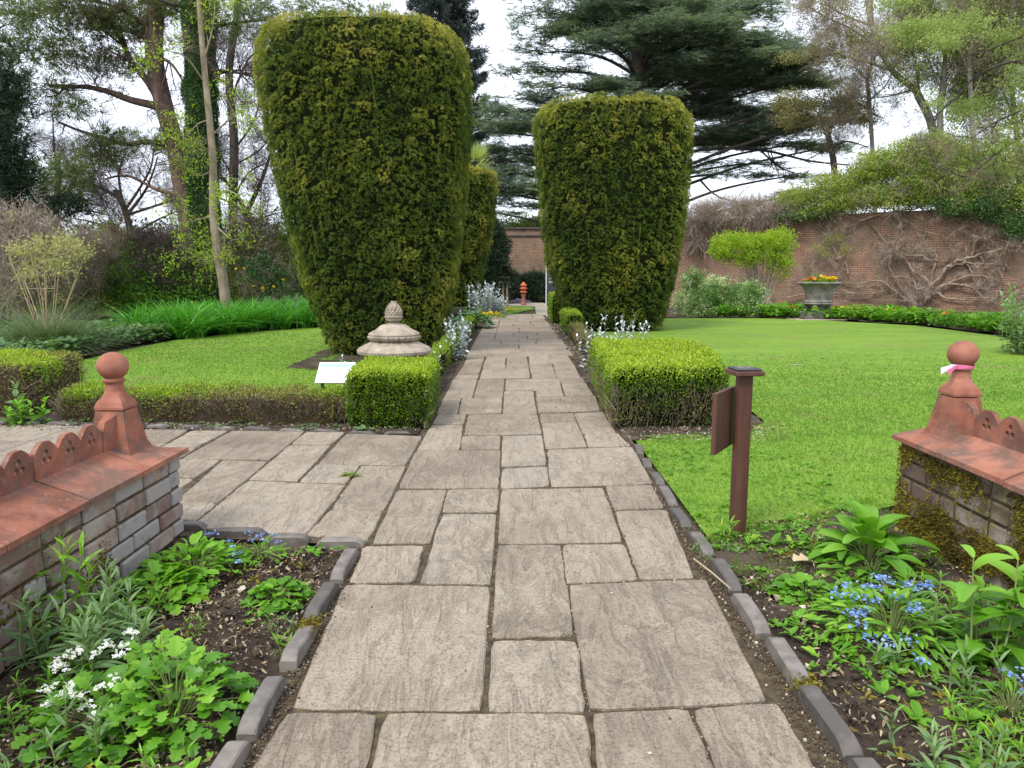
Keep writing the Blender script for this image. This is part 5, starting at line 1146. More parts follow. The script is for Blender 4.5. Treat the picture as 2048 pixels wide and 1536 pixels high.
# climbers heaped along the top of the right wall
def heap(name, label, cat, cl, mat, T, size, seed, dens=1., v=.5, gap=.2, off=.3, twn=0, twmat='twig', group=None, vs=.2, shell=.5, Y=None, loose=.35, tws=.5):
    rng = np.random.default_rng(seed); cs = [(W(x, y, off) if Y is None else D(x, y, Y)) for x, y, *_ in cl]; b = np.mean(cs, axis=0); b[2] = 0
    t = thing(name, label, cat, b, group); m = MB(); mt = MB()
    for c, (x, y, hw, hh) in zip(cs, cl):
        k = c[1] / FPX; rad = np.array([hw * k, max(hw * k * .6, .25), hh * k]); n = int(dens * hw * hh * k * k * 24 / (size * size))
        foliage(m, T, c, rad, max(n, 10), size, rng, v + rng.normal(0, .06), vs, shell, .4, False, gap)
        if twn:
            q = max(3, int(twn * hw * hh / sum(a[2] * a[3] for a in cl))); dd = rng.normal(size=(q, 3)); dd /= np.linalg.norm(dd, axis=1, keepdims=True)
            for j in range(len(TWF)): inst(mt, TWF[j], (c + dd * rad * .85)[j::2], frames(dd[j::2] + rng.normal(0, .4, dd[j::2].shape) + [0, 0, .3], rng.uniform(0, 6, len(dd[j::2]))), tws * rng.uniform(.5, 1.3, len(dd[j::2])), .5)
    m.build('foliage', M[mat], t)
    if twn: mt.build('twigs', M[twmat], t)
    return t
heap('climbing_shrub', 'great mound of yellow-green climbers heaped over the right wall', 'shrub', [(1600, 400, 60, 24), (1680, 375, 70, 34), (1760, 345, 70, 42), (1830, 320, 70, 48), (1880, 365, 80, 42), (1800, 395, 90, 26), (1700, 405, 80, 20), (1950, 340, 70, 50), (2030, 340, 60, 50), (1960, 395, 70, 26), (1860, 290, 40, 24), (2040, 400, 50, 30), (1640, 425, 60, 12), (1900, 310, 50, 40)], 'climber', SPR, .19, 180, dens=1.7, v=.6, gap=.15, off=.0, twn=500, twmat='twigpink', vs=.3)
heap('twiggy_climber', 'tangle of dry pinkish twigs spilling over the wall left of the bright bush', 'shrub', [(1400, 440, 40, 22), (1450, 425, 50, 16), (1510, 425, 50, 16), (1400, 470, 24, 22), (1560, 430, 40, 14)], 'olive', SPR, .12, 181, dens=.22, v=.6, gap=.3, off=.2, twn=620, twmat='twigpink', tws=.75)
heap('ivy', 'dark glossy ivy hanging at the top right corner of the wall', 'ivy', [(1940, 418, 60, 18), (2000, 410, 50, 40), (2040, 455, 36, 34), (1900, 405, 50, 14)], 'ivy', SPR, .17, 182, dens=1.1, v=.55, gap=.15, off=.35)
heap('ivy', 'small dark patch of ivy on the wall top above the bright bush', 'ivy', [(1600, 432, 56, 10), (1650, 428, 30, 8), (1560, 428, 30, 8)], 'ivy', SPR, .14, 183, dens=1.1, v=.5, gap=.15, off=.3)
heap('wall_shrub', 'sparse pale yellowish sprays trained on the wall above the urn', 'shrub', [(1640, 495, 26, 10), (1670, 475, 30, 10), (1690, 500, 14, 16), (1655, 510, 20, 7)], 'climber', SPR, .11, 184, dens=.28, v=.75, gap=.4, off=.3, twn=40, twmat='twigpink', tws=.35)
# bright bush: fountain of bare stems under a lime head
rng = np.random.default_rng(185); b = D(1520, 610, 26.5); b[2] = 0; t = thing('leafy_bush', 'bright green bush on a sheaf of bare brown stems against the wall', 'bush', b); m = MB()
for _ in range(150):
    a = rng.uniform(0, 6.28); r_ = math.sqrt(rng.random()); P0 = b + [rng.normal(0, .22), rng.normal(0, .2), 0]; P1 = b + [math.cos(a) * r_ * 1.25 - .15, math.sin(a) * r_ * .8, rng.uniform(1.2, 2.6)]
    tube(m, smoothpath([P0, P0 * .5 + P1 * .5 + [0, 0, .25], P1], 3), [.010, .009, .008, .007, .006, .005, .004], 3, v=rng.random(), cap=False)
m.build('stems', M['twigpink'], t); m = MB()
for (x, y, hw, hh) in [(1470, 485, 42, 22), (1520, 490, 52, 24), (1555, 480, 36, 24), (1500, 515, 48, 18), (1562, 520, 24, 38), (1445, 500, 22, 20)]: foliage(m, SPR, D(x, y, 26.3), (hw * .0182, .55, hh * .0182), 420, .15, rng, .6, .25, .5, .4, gap=.25)
m.build('foliage', M['lime'], t)
heap('variegated_shrub', 'rounded cream-and-green variegated shrub beside the right yew', 'shrub', [(1390, 600, 50, 34), (1425, 575, 40, 26), (1385, 560, 26, 26), (1400, 625, 52, 14)], 'varieg', SPR, .11, 186, dens=1.2, v=.5, gap=.1, Y=23.8, vs=.32)
heap('variegated_shrub', 'lower cream-and-green variegated shrub left of the urn', 'shrub', [(1470, 595, 50, 26), (1500, 585, 36, 26), (1475, 618, 60, 14), (1440, 610, 36, 20)], 'varieg', SPR, .11, 187, dens=1.2, v=.46, gap=.1, Y=23.9, vs=.3)
# far hedge / woodland closing the view
def mass(name, label, boxes, mat, seed, T=SPR, size=.5, n=900, v=.4, kind=None, cat='shrub', core=True):
    rng = np.random.default_rng(seed); m = MB(); c = np.mean([b[0] for b in boxes], axis=0); t = thing(name, label, cat, (c[0], c[1], 0)); mm = MB()
    for cc, rad in boxes: foliage(m, T, cc, rad, n, size, rng, v, .2, .35, .4, gap=.1)
    m.build('foliage', M[mat], t); return t
mass('evergreen_shrub', 'dark blue-green juniper spreading along the foot of the far wall', [((-.2, 37.0, .55), (1.6, .8, .8)), ((1.1, 36.8, .6), (1.0, .7, .85)), ((-1.6, 37, .6), (1.2, .8, .7))], 'dkcon', 190, NDL, .3, 1700, .75)
mass('evergreen_shrub', 'dark ragged conifer in front of the far wall, left of its coping', [(D(985, 520, 35), (.7, .7, 1.5)), (D(975, 470, 35), (.6, .6, .8)), (D(1000, 570, 35), (.7, .6, .7)), (D(960, 560, 35), (.8, .6, 1.))], 'dkcon', 191, NDL, .28, 1500, .6)
mass('light_green_bush', 'pale green bush showing just above the far wall', [((.5, 43, 3.9), (1.9, 1., .6)), ((1.6, 43, 4.1), (1.2, 1, .5)), ((.6, 43, 2.4), (1.8, 1, 2))], 'fresh', 192, SPR, .3, 800, .45)
BS = [((150, 560), 'brown leafless thicket behind the fountain grass', 'twigpink', 22), ((250, 545), 'dusky brown and green thicket left of the leaning pine', 'twig', 24), ((60, 520), 'pinkish weeping bare shrub at the left edge', 'twigpink', 17), ((340, 560), 'dark twiggy shrub at the foot of the leaning pine', 'twigdark', 22), ((520, 500), 'twiggy shrub behind the strap leaves near the biggest yew', 'twig', 26)]
for i, ((x, y), lb, mt, Y) in enumerate(BS):
    rng = np.random.default_rng(200 + i); b = D(x, 640, Y); b[2] = 0; h_ = D(x, y - 80, Y)[2]; t = thing('bare_shrub', lb, 'shrub', b, 'bare shrubs of the left border'); m = MB(); tips = []
    for _ in range(26):
        a = rng.uniform(0, 6.28); r_ = rng.random() * (70 / FPX * Y); P1 = b + [math.cos(a) * r_, math.sin(a) * r_ * .6, h_ * rng.uniform(.6, 1)]; P0 = b + [rng.normal(0, .25), rng.normal(0, .2), 0]
        limbs(m, smoothpath([P0, (P0 + P1) / 2 + [0, 0, .3], P1], 3), .02, rng, 4, .7, 1, tips, 4, .2)
    m.build('stems', M[mt], t); m = MB(); n = 620; k = rng.integers(0, len(tips), n); P = np.array([tips[q][0] for q in k]) + rng.normal(0, .15, (n, 3))
    wt = TWD if i in (0, 2) else TWF
    for q in range(2): inst(m, wt[q], P[q::2], frames(rng.normal(0, .6, (n // 2, 3)) + [0, 0, .8], rng.uniform(0, 6, n // 2)), .55 * rng.uniform(.5, 1.3, n // 2), .5)
    m.build('twigs', M[mt], t); m = MB(); nl = [420, 700, 160, 700, 700][i]; P = P[rng.integers(0, n, nl)] + rng.normal(0, .3, (nl, 3)); P[:, 2] = np.abs(P[:, 2] * rng.uniform(.3, 1, nl))
    inst(m, SPR[1], P, frames(rng.normal(0, 1, (nl, 3)), rng.uniform(0, 6, nl)), .2, np.clip(rng.normal(.4, .2, nl), 0, 1)); m.build('leaves', M['climber' if i != 3 else 'green'], t)
rng = np.random.default_rng(210); m = MB()
for i in range(80):
    x = rng.uniform(-34, -3); y = rng.uniform(26, 35); hh = rng.uniform(.8, 2.3); foliage(m, SPR, (x, y, hh * .7), (rng.uniform(.8, 1.8), .9, hh), 260, .3, rng, rng.uniform(.3, .9), .2, .4, gap=.2)
tag(m.build('undergrowth', M['ivy'], loc=(0, 0, 0)), 'dark mixed undergrowth filling the back of the left border', 'undergrowth', kind='stuff')
m = MB()
for i in range(70):
    x = rng.uniform(-60, 60); y = rng.uniform(60, 75); hh = rng.uniform(2.2, 4.2); foliage(m, SPR, (x, y, hh * .7), (rng.uniform(2, 4), 2, hh), 200, .8, rng, .4, .2, .4)
tag(m.build('far_woodland', M['dkgreen'], loc=(0, 0, 0)), 'far belt of trees beyond the garden walls', 'woodland', kind='stuff')
for (x, y, hw, hh), lb, mt, Y_, sd in (((235, 560, 60, 40), 'mid-green rounded bush left of the leaning pine foot', 'green', 23, 1), ((350, 545, 50, 45), 'soft green bush between the leaning pine and slender tree', 'climber', 22.5, 2), ((530, 545, 50, 45), 'bushy dark green shrub next to the biggest yew', 'dkgreen', 23, 3), ((30, 470, 50, 40), 'light green bush above the pinkish shrub at the left edge', 'fresh', 20, 4), ((210, 490, 40, 60), 'upright loose green shrub behind the dusky thicket', 'climber', 25, 5), ((580, 480, 50, 50), 'pale green shrub half hidden by the biggest yew', 'climber', 26, 6)):
    heap('green_shrub', lb, 'shrub', [(x - hw * .4, y + 10, hw * .6, hh * .8), (x + hw * .4, y + 12, hw * .6, hh * .8), (x, y - hh * .4, hw * .6, hh * .6), (x, y + hh * .9, hw * .9, hh * .5)], mt, SPR, .2, 500 + sd, dens=.55, v=.5, gap=.35, Y=Y_, twn=60, group='green shrubs of the left border')
# palm tuft behind the yews
b = D(938, 330, 28); t = thing('palm_tree', 'fan palm whose yellow-green fronds poke out behind the biggest yew', 'palm', (b[0], b[1], 0)); m = MB(); tube(m, [(b[0], b[1], -.1), (b[0], b[1], b[2])], [.14, .12], 10); m.build('trunk', M['bark'], t); m = MB()
T = leaf(1, .07, 4, .35, .3, 'grass'); rng = np.random.default_rng(3)
for i in range(14):
    d = np.array([math.cos(i * .45), math.sin(i * .45), rng.uniform(-.1, .9)]); hub = b + d * .35; n = 20; N = np.tile(d, (n, 1)) + rng.normal(0, .42, (n, 3)); R = frames(N, np.zeros(n))[:, :, [0, 2, 1]] * np.array([1, 1, -1]); inst(m, T, np.tile(hub, (n, 1)), R, .62, np.clip(rng.normal(.7, .15, n), 0, 1))
m.build('fronds', M['fresh'], t)
# ================================================================== BEDS AND SMALL PLANTS
def upleaf(R): return R[:, :, [0, 2, 1]] * np.array([1, 1, -1])
def dirframe(D_, spin=0):
    """frames whose local y runs along D_ and local z faces up"""
    D_ = D_ / np.linalg.norm(D_, axis=1, keepdims=True); up = np.array([[0, 0, 1.]]) + np.zeros_like(D_)
    X = np.cross(D_, up); X /= np.linalg.norm(X, axis=1, keepdims=True) + 1e-9; Z = np.cross(X, D_)
    c, s = np.cos(spin), np.sin(spin)
    if np.ndim(spin): c, s = c[:, None], s[:, None]
    return np.stack([X * c + Z * s, D_, -X * s + Z * c], axis=2)
LANCE = leaf(1, .22, 5, .35, .14, 'lance', .1); OVAL = leaf(1, .52, 5, .45, .10, 'oval', .15); LOBE = leaf(1, .80, 6, .3, .08, 'lobed', .05); OBL = leaf(1, .36, 4, .35, .14, 'lance', .1); SMALL = leaf(1, .5, 3, .3, .12, 'oval', .1); PADDLE = leaf(1, .40, 7, .75, .10, 'oval', .45)
def merge(a, b):
    for V, F, A, mi in zip(b.V, b.F, b.A, b.MI): a.add(V, F - F.min(), A, 1)
def stemplant(pt, c, rng, ns, hgt, Ll, T=LANCE, per=9, spread=.14, lean=.25, mat='green', v=.5, topv=.25, leafup=.35, stemr=.0035, name='leaves', spiral=2.4, tip=True):
    m, ms = MB(), MB(); c = np.array(c, float); tops = []
    for _ in range(ns):
        a = rng.uniform(0, 6.28); r_ = spread * math.sqrt(rng.random()); h_ = hgt * rng.uniform(.6, 1.1); b = c + [math.cos(a) * r_, math.sin(a) * r_, -.01]; e = b + [math.cos(a) * lean * h_ * rng.random(), math.sin(a) * lean * h_ * rng.random(), h_]
        Q = smoothpath([b, (b + e) / 2 + rng.normal(0, .01, 3), e], 3); tube(ms, Q, np.linspace(stemr, stemr * .5, len(Q)), 4, v=rng.random(), cap=False)
        k = per; q = np.linspace(.12, 1, k); B = np.array([np.interp(q, np.linspace(0, 1, len(Q)), Q[:, j]) for j in range(3)]).T; an = np.arange(k) * spiral + rng.uniform(0, 6)
        el = leafup + np.linspace(-.1, .75, k) * (1 if tip else .3) + rng.normal(0, .15, k); Dd = np.stack([np.cos(an) * np.cos(el), np.sin(an) * np.cos(el), np.sin(el)], 1)
        S = Ll * rng.uniform(.75, 1.15, k) * (1.05 - .45 * np.linspace(0, 1, k) ** 2)
        inst(m, T, B, dirframe(Dd, rng.normal(0, .25, k)), S, np.clip(v + topv * (np.linspace(-.4, 1, k)) + rng.normal(0, .09, k), 0, 1)); tops.append(e)
    merge(m, ms); m.build(name, [M[mat], M['stem']], pt); return tops
def rosette(pt, c, rng, n, Ll, T, rad, hgt, mat, v=.5, el=(.1, 1.1), stalk=True, vs=.12):
    """leaves on their own stalks rising from a crown"""
    m, ms = MB(), MB(); c = np.array(c, float); a = rng.uniform(0, 6.28, n); q = np.sqrt(rng.random(n)); P = c + np.c_[np.cos(a) * q * rad, np.sin(a) * q * rad, hgt * (1.05 - .75 * q ** 1.5) * rng.uniform(.55, 1.05, n)]
    e = el[1] + (el[0] - el[1]) * q + rng.normal(0, .15, n); aa = a + rng.normal(0, .5, n); Dd = np.stack([np.cos(aa) * np.cos(e), np.sin(aa) * np.cos(e), np.sin(e)], 1)
    inst(m, T, P, dirframe(Dd, rng.normal(0, .3, n)), Ll * rng.uniform(.6, 1.2, n), np.clip(v + vs * 1.6 * (P[:, 2] - c[2]) / (hgt + .01) - vs * .6 + rng.normal(0, vs, n), 0, 1))
    if stalk:
        for i in range(0, n, 1 if n < 120 else 3): b = c + (P[i] - c) * [.15, .15, 0]; tube(ms, [b, b * .4 + P[i] * .6 + [0, 0, .02], P[i]], [.0028, .0022, .0016], 3, v=.5, cap=False)
        merge(m, ms)
    m.build('leaves', [M[mat], M['stem']], pt)
def petals_t(k=5, w=.8):
    V, F = [], []
    for i in range(k):
        a = i * 6.283 / k; d = np.array([math.cos(a), math.sin(a), 0]); s = np.array([-d[1], d[0], 0]); b = len(V); V += [d * .05, d * .6 + s * .36 * w + [0, 0, .12], d * 1.0 + [0, 0, .06], d * .6 - s * .36 * w + [0, 0, .12]]; F.append([b, b + 1, b + 2, b + 3])
    return np.array(V), np.array(F), np.zeros(len(V))
PET4, PET5 = petals_t(4, 1.1), petals_t(5, 1.2)
def flowers(pt, heads, rng, per, sp, size, mat, T=PET5, name='flowers'):
    if len(heads) <= 7 and per < 3:
        for h_ in heads:
            m = MB(); P = np.array(h_) + rng.normal(0, sp, (per, 3)) * [1, 1, .5]
            inst(m, T, P, frames(rng.normal(0, .45, (per, 3)) + [0, 0, 1], rng.uniform(0, 6, per)), size * rng.uniform(.7, 1.2, per), rng.random(per)); m.build('flower_head' if per > 2 else 'flower', M[mat], pt)
        return
    m = MB(); P = np.repeat(np.array(heads), per, 0) + rng.normal(0, sp, (len(heads) * per, 3)) * [1, 1, .5]; n = len(P)
    inst(m, T, P, frames(rng.normal(0, .45, (n, 3)) + [0, 0, 1], rng.uniform(0, 6, n)), size * rng.uniform(.7, 1.2, n), rng.random(n)); m.build(name, M[mat], pt)
def plant(name, label, cat, c, group=None): return thing(name, label, cat, c, group)
def g(x, y): p = G(x, y); p[2] = .0; return p
rng = np.random.default_rng(400)
# left bed
t = plant('leafy_plant', 'tallest clump of long narrow leaves against the left brick wall', 'plant', g(150, 1330)); 
stemplant(t, g(150, 1320), rng, 15, .28, .095, per=15, spread=.17, mat='greenblue', v=.5)
t = plant('leafy_plant', 'long-leaved clump just below the wall, its shoots yellow-green at the tips', 'plant', g(95, 1270)); stemplant(t, g(100, 1300), rng, 6, .36, .11, per=16, spread=.09, mat='green', v=.6)
t = plant('leafy_plant', 'grey-green narrow-leaved clump nearest the white flowers', 'plant', g(235, 1340)); stemplant(t, g(238, 1330), rng, 9, .24, .10, per=13, spread=.12, mat='greenblue', v=.62)
t = plant('white_flowering_plant', 'spreading plant with heads of tiny white flowers in the left bed', 'plant', g(200, 1450)); rosette(t, g(215, 1450), rng, 120, .052, LOBE, .20, .14, 'green', .35, vs=.2)
hd = [g(x, y) + [0, 0, h_] for x, y, h_ in [(165, 1340 + 60, .17), (230, 1330 + 60, .18), (150, 1400, .15), (205, 1400, .17), (245, 1380 + 30, .17), (130, 1420, .14), (100, 1450, .12), (140, 1460, .12), (165, 1465, .12), (180, 1485, .12), (210, 1450, .13), (110, 1470, .11), (255, 1390, .17), (195, 1500, .1), (270, 1330 + 30, .17), (240, 1440, .14), (155, 1445, .13), (120, 1400, .13)]]
flowers(t, hd, rng, 15, .011, .0085, 'petalw', PET4)
t = plant('lobed_plant', 'big bright clump of scalloped leaves at the near end of the left bed', 'plant', g(360, 1480)); rosette(t, g(350, 1440), rng, 210, .052, LOBE, .21, .19, 'bright', .42, (-.1, 1.0), vs=.2)
t = plant('lobed_plant', 'yellow-green scalloped-leaf clump between the white flowers and bare soil', 'plant', g(310, 1360)); rosette(t, g(320, 1370), rng, 90, .045, LOBE, .13, .16, 'bright', .6, (.1, 1.), vs=.2)
t = plant('low_plant', 'neat dark rounded clump of lobed leaves beside the kerb', 'plant', g(555, 1190)); rosette(t, g(556, 1200), rng, 120, .045, LOBE, .11, .07, 'green', .42, (.0, .6))
t = plant('low_plant', 'fresh green patch of small leaves at the far end of the left wall', 'plant', g(400, 1130)); rosette(t, g(390, 1150), rng, 200, .06, SMALL, .20, .14, 'green', .55, (.1, .9)); 
t = plant('lobed_plant', 'mid-green lobed clump at the foot of the left brick wall', 'plant', g(310, 1185)); rosette(t, g(315, 1195), rng, 120, .06, LOBE, .20, .10, 'green', .5, (.0, .8))
t = plant('forget_me_not', 'small blue-flowered plant nearest the corner of the cross path kerb', 'plant', g(520, 1125)); rosette(t, g(520, 1120), rng, 70, .06, LANCE, .10, .08, 'green', .55, (.1, .9)); flowers(t, [g(x, y) + [0, 0, .09] for x, y in [(505, 1115), (530, 1115), (545, 1105), (555, 1118), (520, 1105), (500, 1100)]], rng, 12, .010, .006, 'petalb')
t = plant('forget_me_not', 'blue-flowered plant between the wall end and the kerb corner', 'plant', g(460, 1140)); rosette(t, g(455, 1135), rng, 50, .05, LANCE, .09, .08, 'green', .5, (.1, .9)); flowers(t, [g(x, y) + [0, 0, .10] for x, y in [(430, 1105), (415, 1105), (470, 1150), (468, 1135), (462, 1120), (480, 1165)]], rng, 12, .010, .006, 'petalb')
t = plant('leafy_plant', 'pointed-leaf plant in the near left corner', 'plant', g(90, 1560)); stemplant(t, g(90, 1560), rng, 12, .16, .07, per=10, spread=.2, mat='greenblue', v=.5)
t = plant('leafy_plant', 'low bright weeds at the very front of the left bed', 'plant', g(230, 1560)); stemplant(t, g(240, 1560), rng, 14, .11, .05, per=8, spread=.2, mat='green', v=.6)
t = plant('leafy_plant', 'weedy green patch beneath the lower end of the left wall', 'plant', g(50, 1420)); stemplant(t, g(70, 1420), rng, 16, .14, .05, per=9, spread=.16, mat='green', v=.4)
t = plant('seedling', 'grey-green seedling between the rounded clump and the kerb', 'plant', g(560, 1270)); stemplant(t, g(560, 1262), rng, 5, .055, .035, per=7, spread=.05, mat='greenblue', v=.6)
t = plant('seedling', 'seedling with upright pale leaves in the middle of the left bed', 'plant', g(400, 1270)); stemplant(t, g(398, 1265), rng, 3, .09, .045, per=8, spread=.03, mat='green', v=.6)
t = plant('seedling', 'narrow-leaved seedling right against the left kerb', 'plant', g(562, 1302)); stemplant(t, g(562, 1300), rng, 2, .05, .06, per=7, spread=.02, mat='green', v=.6)
t = plant('leafy_plant', 'small rough-leaved plant left of the bare soil hollow', 'plant', g(290, 1240)); stemplant(t, g(290, 1235), rng, 9, .12, .06, per=9, spread=.12, mat='green', v=.45)
# right bed
t = plant('broad_leaved_plant', 'large clump of broad soft leaves at the foot of the right wall', 'plant', g(1735, 1140)); rosette(t, g(1735, 1130), rng, 46, .165, PADDLE, .12, .20, 'bright', .5, (.2, 1.1), vs=.14); rosette(t, g(1745, 1150), rng, 50, .07, OVAL, .22, .08, 'green', .5, (.0, .6))
t = plant('broad_leaved_plant', 'tall plant with big paddle-shaped leaves at the right edge', 'plant', g(1975, 1350)); stemplant(t, g(1975, 1340), rng, 4, .44, .155, T=PADDLE, per=7, spread=.07, lean=.1, mat='bright', v=.55, leafup=.3, stemr=.005, tip=False, spiral=2.0); 
t = plant('broad_leaved_plant', 'second paddle-leaved plant, cut off by the right edge', 'plant', g(2080, 1340)); stemplant(t, g(2070, 1330), rng, 4, .40, .16, T=PADDLE, per=7, spread=.07, lean=.1, mat='bright', v=.6, leafup=.3, stemr=.005, tip=False, spiral=2.0)
t = plant('low_plant', 'low round clump of scalloped leaves near the right kerb', 'plant', g(1610, 1190)); rosette(t, g(1610, 1195), rng, 130, .045, LOBE, .13, .07, 'green', .5, (.0, .7))
t = plant('forget_me_not', 'wide mound of blue forget-me-nots in the right bed', 'plant', g(1780, 1270)); rosette(t, g(1780, 1275), rng, 420, .062, OBL, .26, .15, 'green', .58, (.0, .8), vs=.18)
hd = [g(x, y + 70) + [0, 0, h_] for x, y, h_ in [(1690, 1160, .12), (1675, 1180, .12), (1705, 1185, .13), (1730, 1170, .14), (1735, 1200, .14), (1750, 1155, .15), (1760, 1158, .15), (1775, 1165, .15), (1810, 1170, .15), (1825, 1175, .15), (1840, 1170, .15), (1855, 1172, .15), (1750, 1200, .14), (1790, 1195, .15), (1695, 1215, .12), (1715, 1215, .12), (1815, 1215, .14), (1830, 1220, .14), (1820, 1222, .14), (1715, 1235, .11), (1735, 1260, .1), (1815, 1265, .1), (1770, 1270, .1), (1845, 1295, .08), (1725, 1212, .12), (1745, 1172, .14)]]
flowers(t, hd, rng, 24, .015, .0062, 'petalb')
t = plant('leafy_plant', 'star-shaped pale pointed-leaf plant in front of the blue flowers', 'plant', g(1775, 1350)); stemplant(t, g(1772, 1345), rng, 3, .10, .085, T=LANCE, per=9, spread=.02, mat='greenblue', v=.7)
t = plant('leafy_plant', 'lance-leaved clump between the blue flowers and the paddle leaves', 'plant', g(1900, 1300)); stemplant(t, g(1895, 1290), rng, 9, .20, .085, per=11, spread=.13, mat='greenblue', v=.5)
t = plant('leafy_plant', 'pointed grey-green shoots below the paddle-leaved plant', 'plant', g(1940, 1400)); stemplant(t, g(1945, 1400), rng, 5, .15, .08, per=9, spread=.08, mat='greenblue', v=.6)
t = plant('leafy_plant', 'leafy shoots between the broad soft clump and the blue flowers', 'plant', g(1860, 1210)); stemplant(t, g(1865, 1215), rng, 10, .16, .06, per=10, spread=.14, mat='green', v=.5)
t = plant('forget_me_not', 'few blue flowers peeping in at the right edge', 'plant', g(2020, 1420)); rosette(t, g(2020, 1430), rng, 70, .055, LANCE, .12, .08, 'green', .5); flowers(t, [g(x, y) + [0, 0, .09] for x, y in [(2010, 1400), (2035, 1410), (2050, 1390), (2045, 1440)]], rng, 12, .012, .0065, 'petalb')
t = plant('leafy_plant', 'fresh pointed-leaf clump at the near right corner', 'plant', g(1900, 1530)); stemplant(t, g(1900, 1540), rng, 9, .13, .07, per=10, spread=.12, mat='greenblue', v=.7)
t = plant('leafy_plant', 'bright green weeds along the right edge, low in the bed', 'plant', g(1980, 1490)); stemplant(t, g(1985, 1500), rng, 14, .10, .05, per=9, spread=.17, mat='green', v=.65)
t = plant('leafy_plant', 'pair of upright green shoots at the foot of the brown post', 'plant', g(1455, 1085)); stemplant(t, g(1452, 1082), rng, 4, .12, .065, per=9, spread=.04, mat='green', v=.6)
t = plant('leafy_plant', 'small bright shoot just right of the brown post', 'plant', g(1500, 1100)); stemplant(t, g(1500, 1100), rng, 2, .06, .055, per=7, spread=.02, mat='green', v=.75)
t = plant('leafy_plant', 'ferny weeds between kerb and brown post', 'plant', g(1430, 1115)); stemplant(t, g(1432, 1112), rng, 16, .06, .03, per=9, spread=.12, mat='greenblue', v=.6)
t = plant('leafy_plant', 'small weed left of the broad soft-leaved clump', 'plant', g(1625, 1115)); stemplant(t, g(1625, 1112), rng, 7, .09, .06, per=9, spread=.07, mat='green', v=.5)
# weeds, seedlings and litter over the bare soil
def weeds(name, label, poly, n, seed, mat, T, size, hz=.02):
    r = np.random.default_rng(seed); P = sample(poly, n, r); P = P[(vn(np.c_[P * 3.2, np.zeros(len(P))] + seed) > -.1)]; m = MB(); k = 6; c = np.repeat(P, k, 0) + r.normal(0, .006, (len(P) * k, 2)); nn = len(c); a = r.uniform(0, 6.28, nn); e = r.uniform(.1, .9, nn)
    Dd = np.stack([np.cos(a) * np.cos(e), np.sin(a) * np.cos(e), np.sin(e)], 1); s = np.repeat(size * np.exp(r.normal(0, .4, len(P))), k); inst(m, T, np.c_[c, hz * np.ones(nn)], dirframe(Dd, r.normal(0, .2, nn)), s, np.clip(np.repeat(r.normal(.5, .15, len(P)), k) + r.normal(0, .08, nn), 0, 1))
    tag(m.build(name, M[mat], loc=(0, 0, 0)), label, 'weeds', kind='stuff')
BL2 = [(-.83, 1.3), (-.83, 3.42), (-1.68, 3.5), (-1.7, 1.3)]; BR2 = [(1.0, 1.3), (1.0, 3.6), (1.5, 3.9), (2.06, 4.1), (2.08, 1.3)]
weeds('weeds', 'tiny seedlings scattered over the soil of the left bed', BL2, 520, 1, 'green', SMALL, .022)
weeds('weeds', 'tiny seedlings scattered over the soil of the right bed', BR2, 900, 2, 'green', SMALL, .024)
weeds('weeds', 'fine yellowish moss and creeping weed on the soil of the beds', BR2, 700, 3, 'moss', SMALL, .012)
weeds('weeds', 'creeping moss and weed on the left soil', BL2, 500, 4, 'moss', SMALL, .012)
weeds('weeds', 'clover and weed among the worn grass near the brown post', [(1.0, 2.9), (1.0, 5.6), (2.2, 5.6), (2.1, 3.2)], 1000, 6, 'green', SMALL, .013, .008)
weeds('weeds', 'low weeds in the soil below the low hedge', [(-6, 6.5), (-.9, 6.1), (-.9, 6.4), (-6, 6.8)], 260, 7, 'greenblue', SMALL, .02)
m = MB(); n = 5200
for poly, k in ((BL2, 2200), (BR2, 2600), ([(-5, 6.3), (-.85, 6.1), (-.85, 6.5), (-5, 6.9)], 700), ([(.95, 5.8), (2.4, 6.1), (2.5, 6.6), (1, 6.3)], 500), ([(1.0, 6.5), (1.22, 6.5), (1.25, 18), (1.0, 18)], 600)):
    P = sample(poly, k, rng); P = P[(vn(np.c_[P * 4, np.ones(len(P))]) > -.35)]; k = len(P); Nn = rng.normal(0, .35, (k, 3)) + [0, 0, 1]; R = frames(Nn, rng.uniform(0, 6, k)); S = np.c_[rng.uniform(.006, .02, k), rng.uniform(.01, .035, k), np.full(k, .02)] * rng.uniform(.5, 1.2, k)[:, None]
    inst(m, SMALL[:2] + (SMALL[2],), np.c_[P, rng.uniform(.006, .03, k)], R, S, rng.random(k))
for poly, k in ((BL2, 170), (BR2, 210)):
    P = sample(poly, k, rng)
    for p in P:
        a = rng.uniform(0, 6.28); l = rng.uniform(.02, .07); tube(m, [(p[0], p[1], .02), (p[0] + math.cos(a) * l / 2, p[1] + math.sin(a) * l / 2, .03), (p[0] + math.cos(a + .3) * l, p[1] + math.sin(a + .3) * l, .022)], [.0012, .0012, .0008], 3, v=rng.random(), cap=False)
tag(m.build('leaf_litter', M['litter'], loc=(0, 0, 0)), 'dry leaf scraps and broken twigs lying on the soil', 'leaf litter', kind='stuff')
m = MB(); 
for poly, k in ((BL2, 1500), (BR2, 1500)):
    P = sample(poly, k, rng); inst(m, ST, np.c_[P, np.full(k, .012)], RR(k, rng), np.exp(rng.normal(math.log(.005), .5, k)), rng.random(k) * .8)
tag(m.build('pebbles', M['grit'], loc=(0, 0, 0)), 'small pebbles in the bed soil', 'pebbles', kind='stuff')
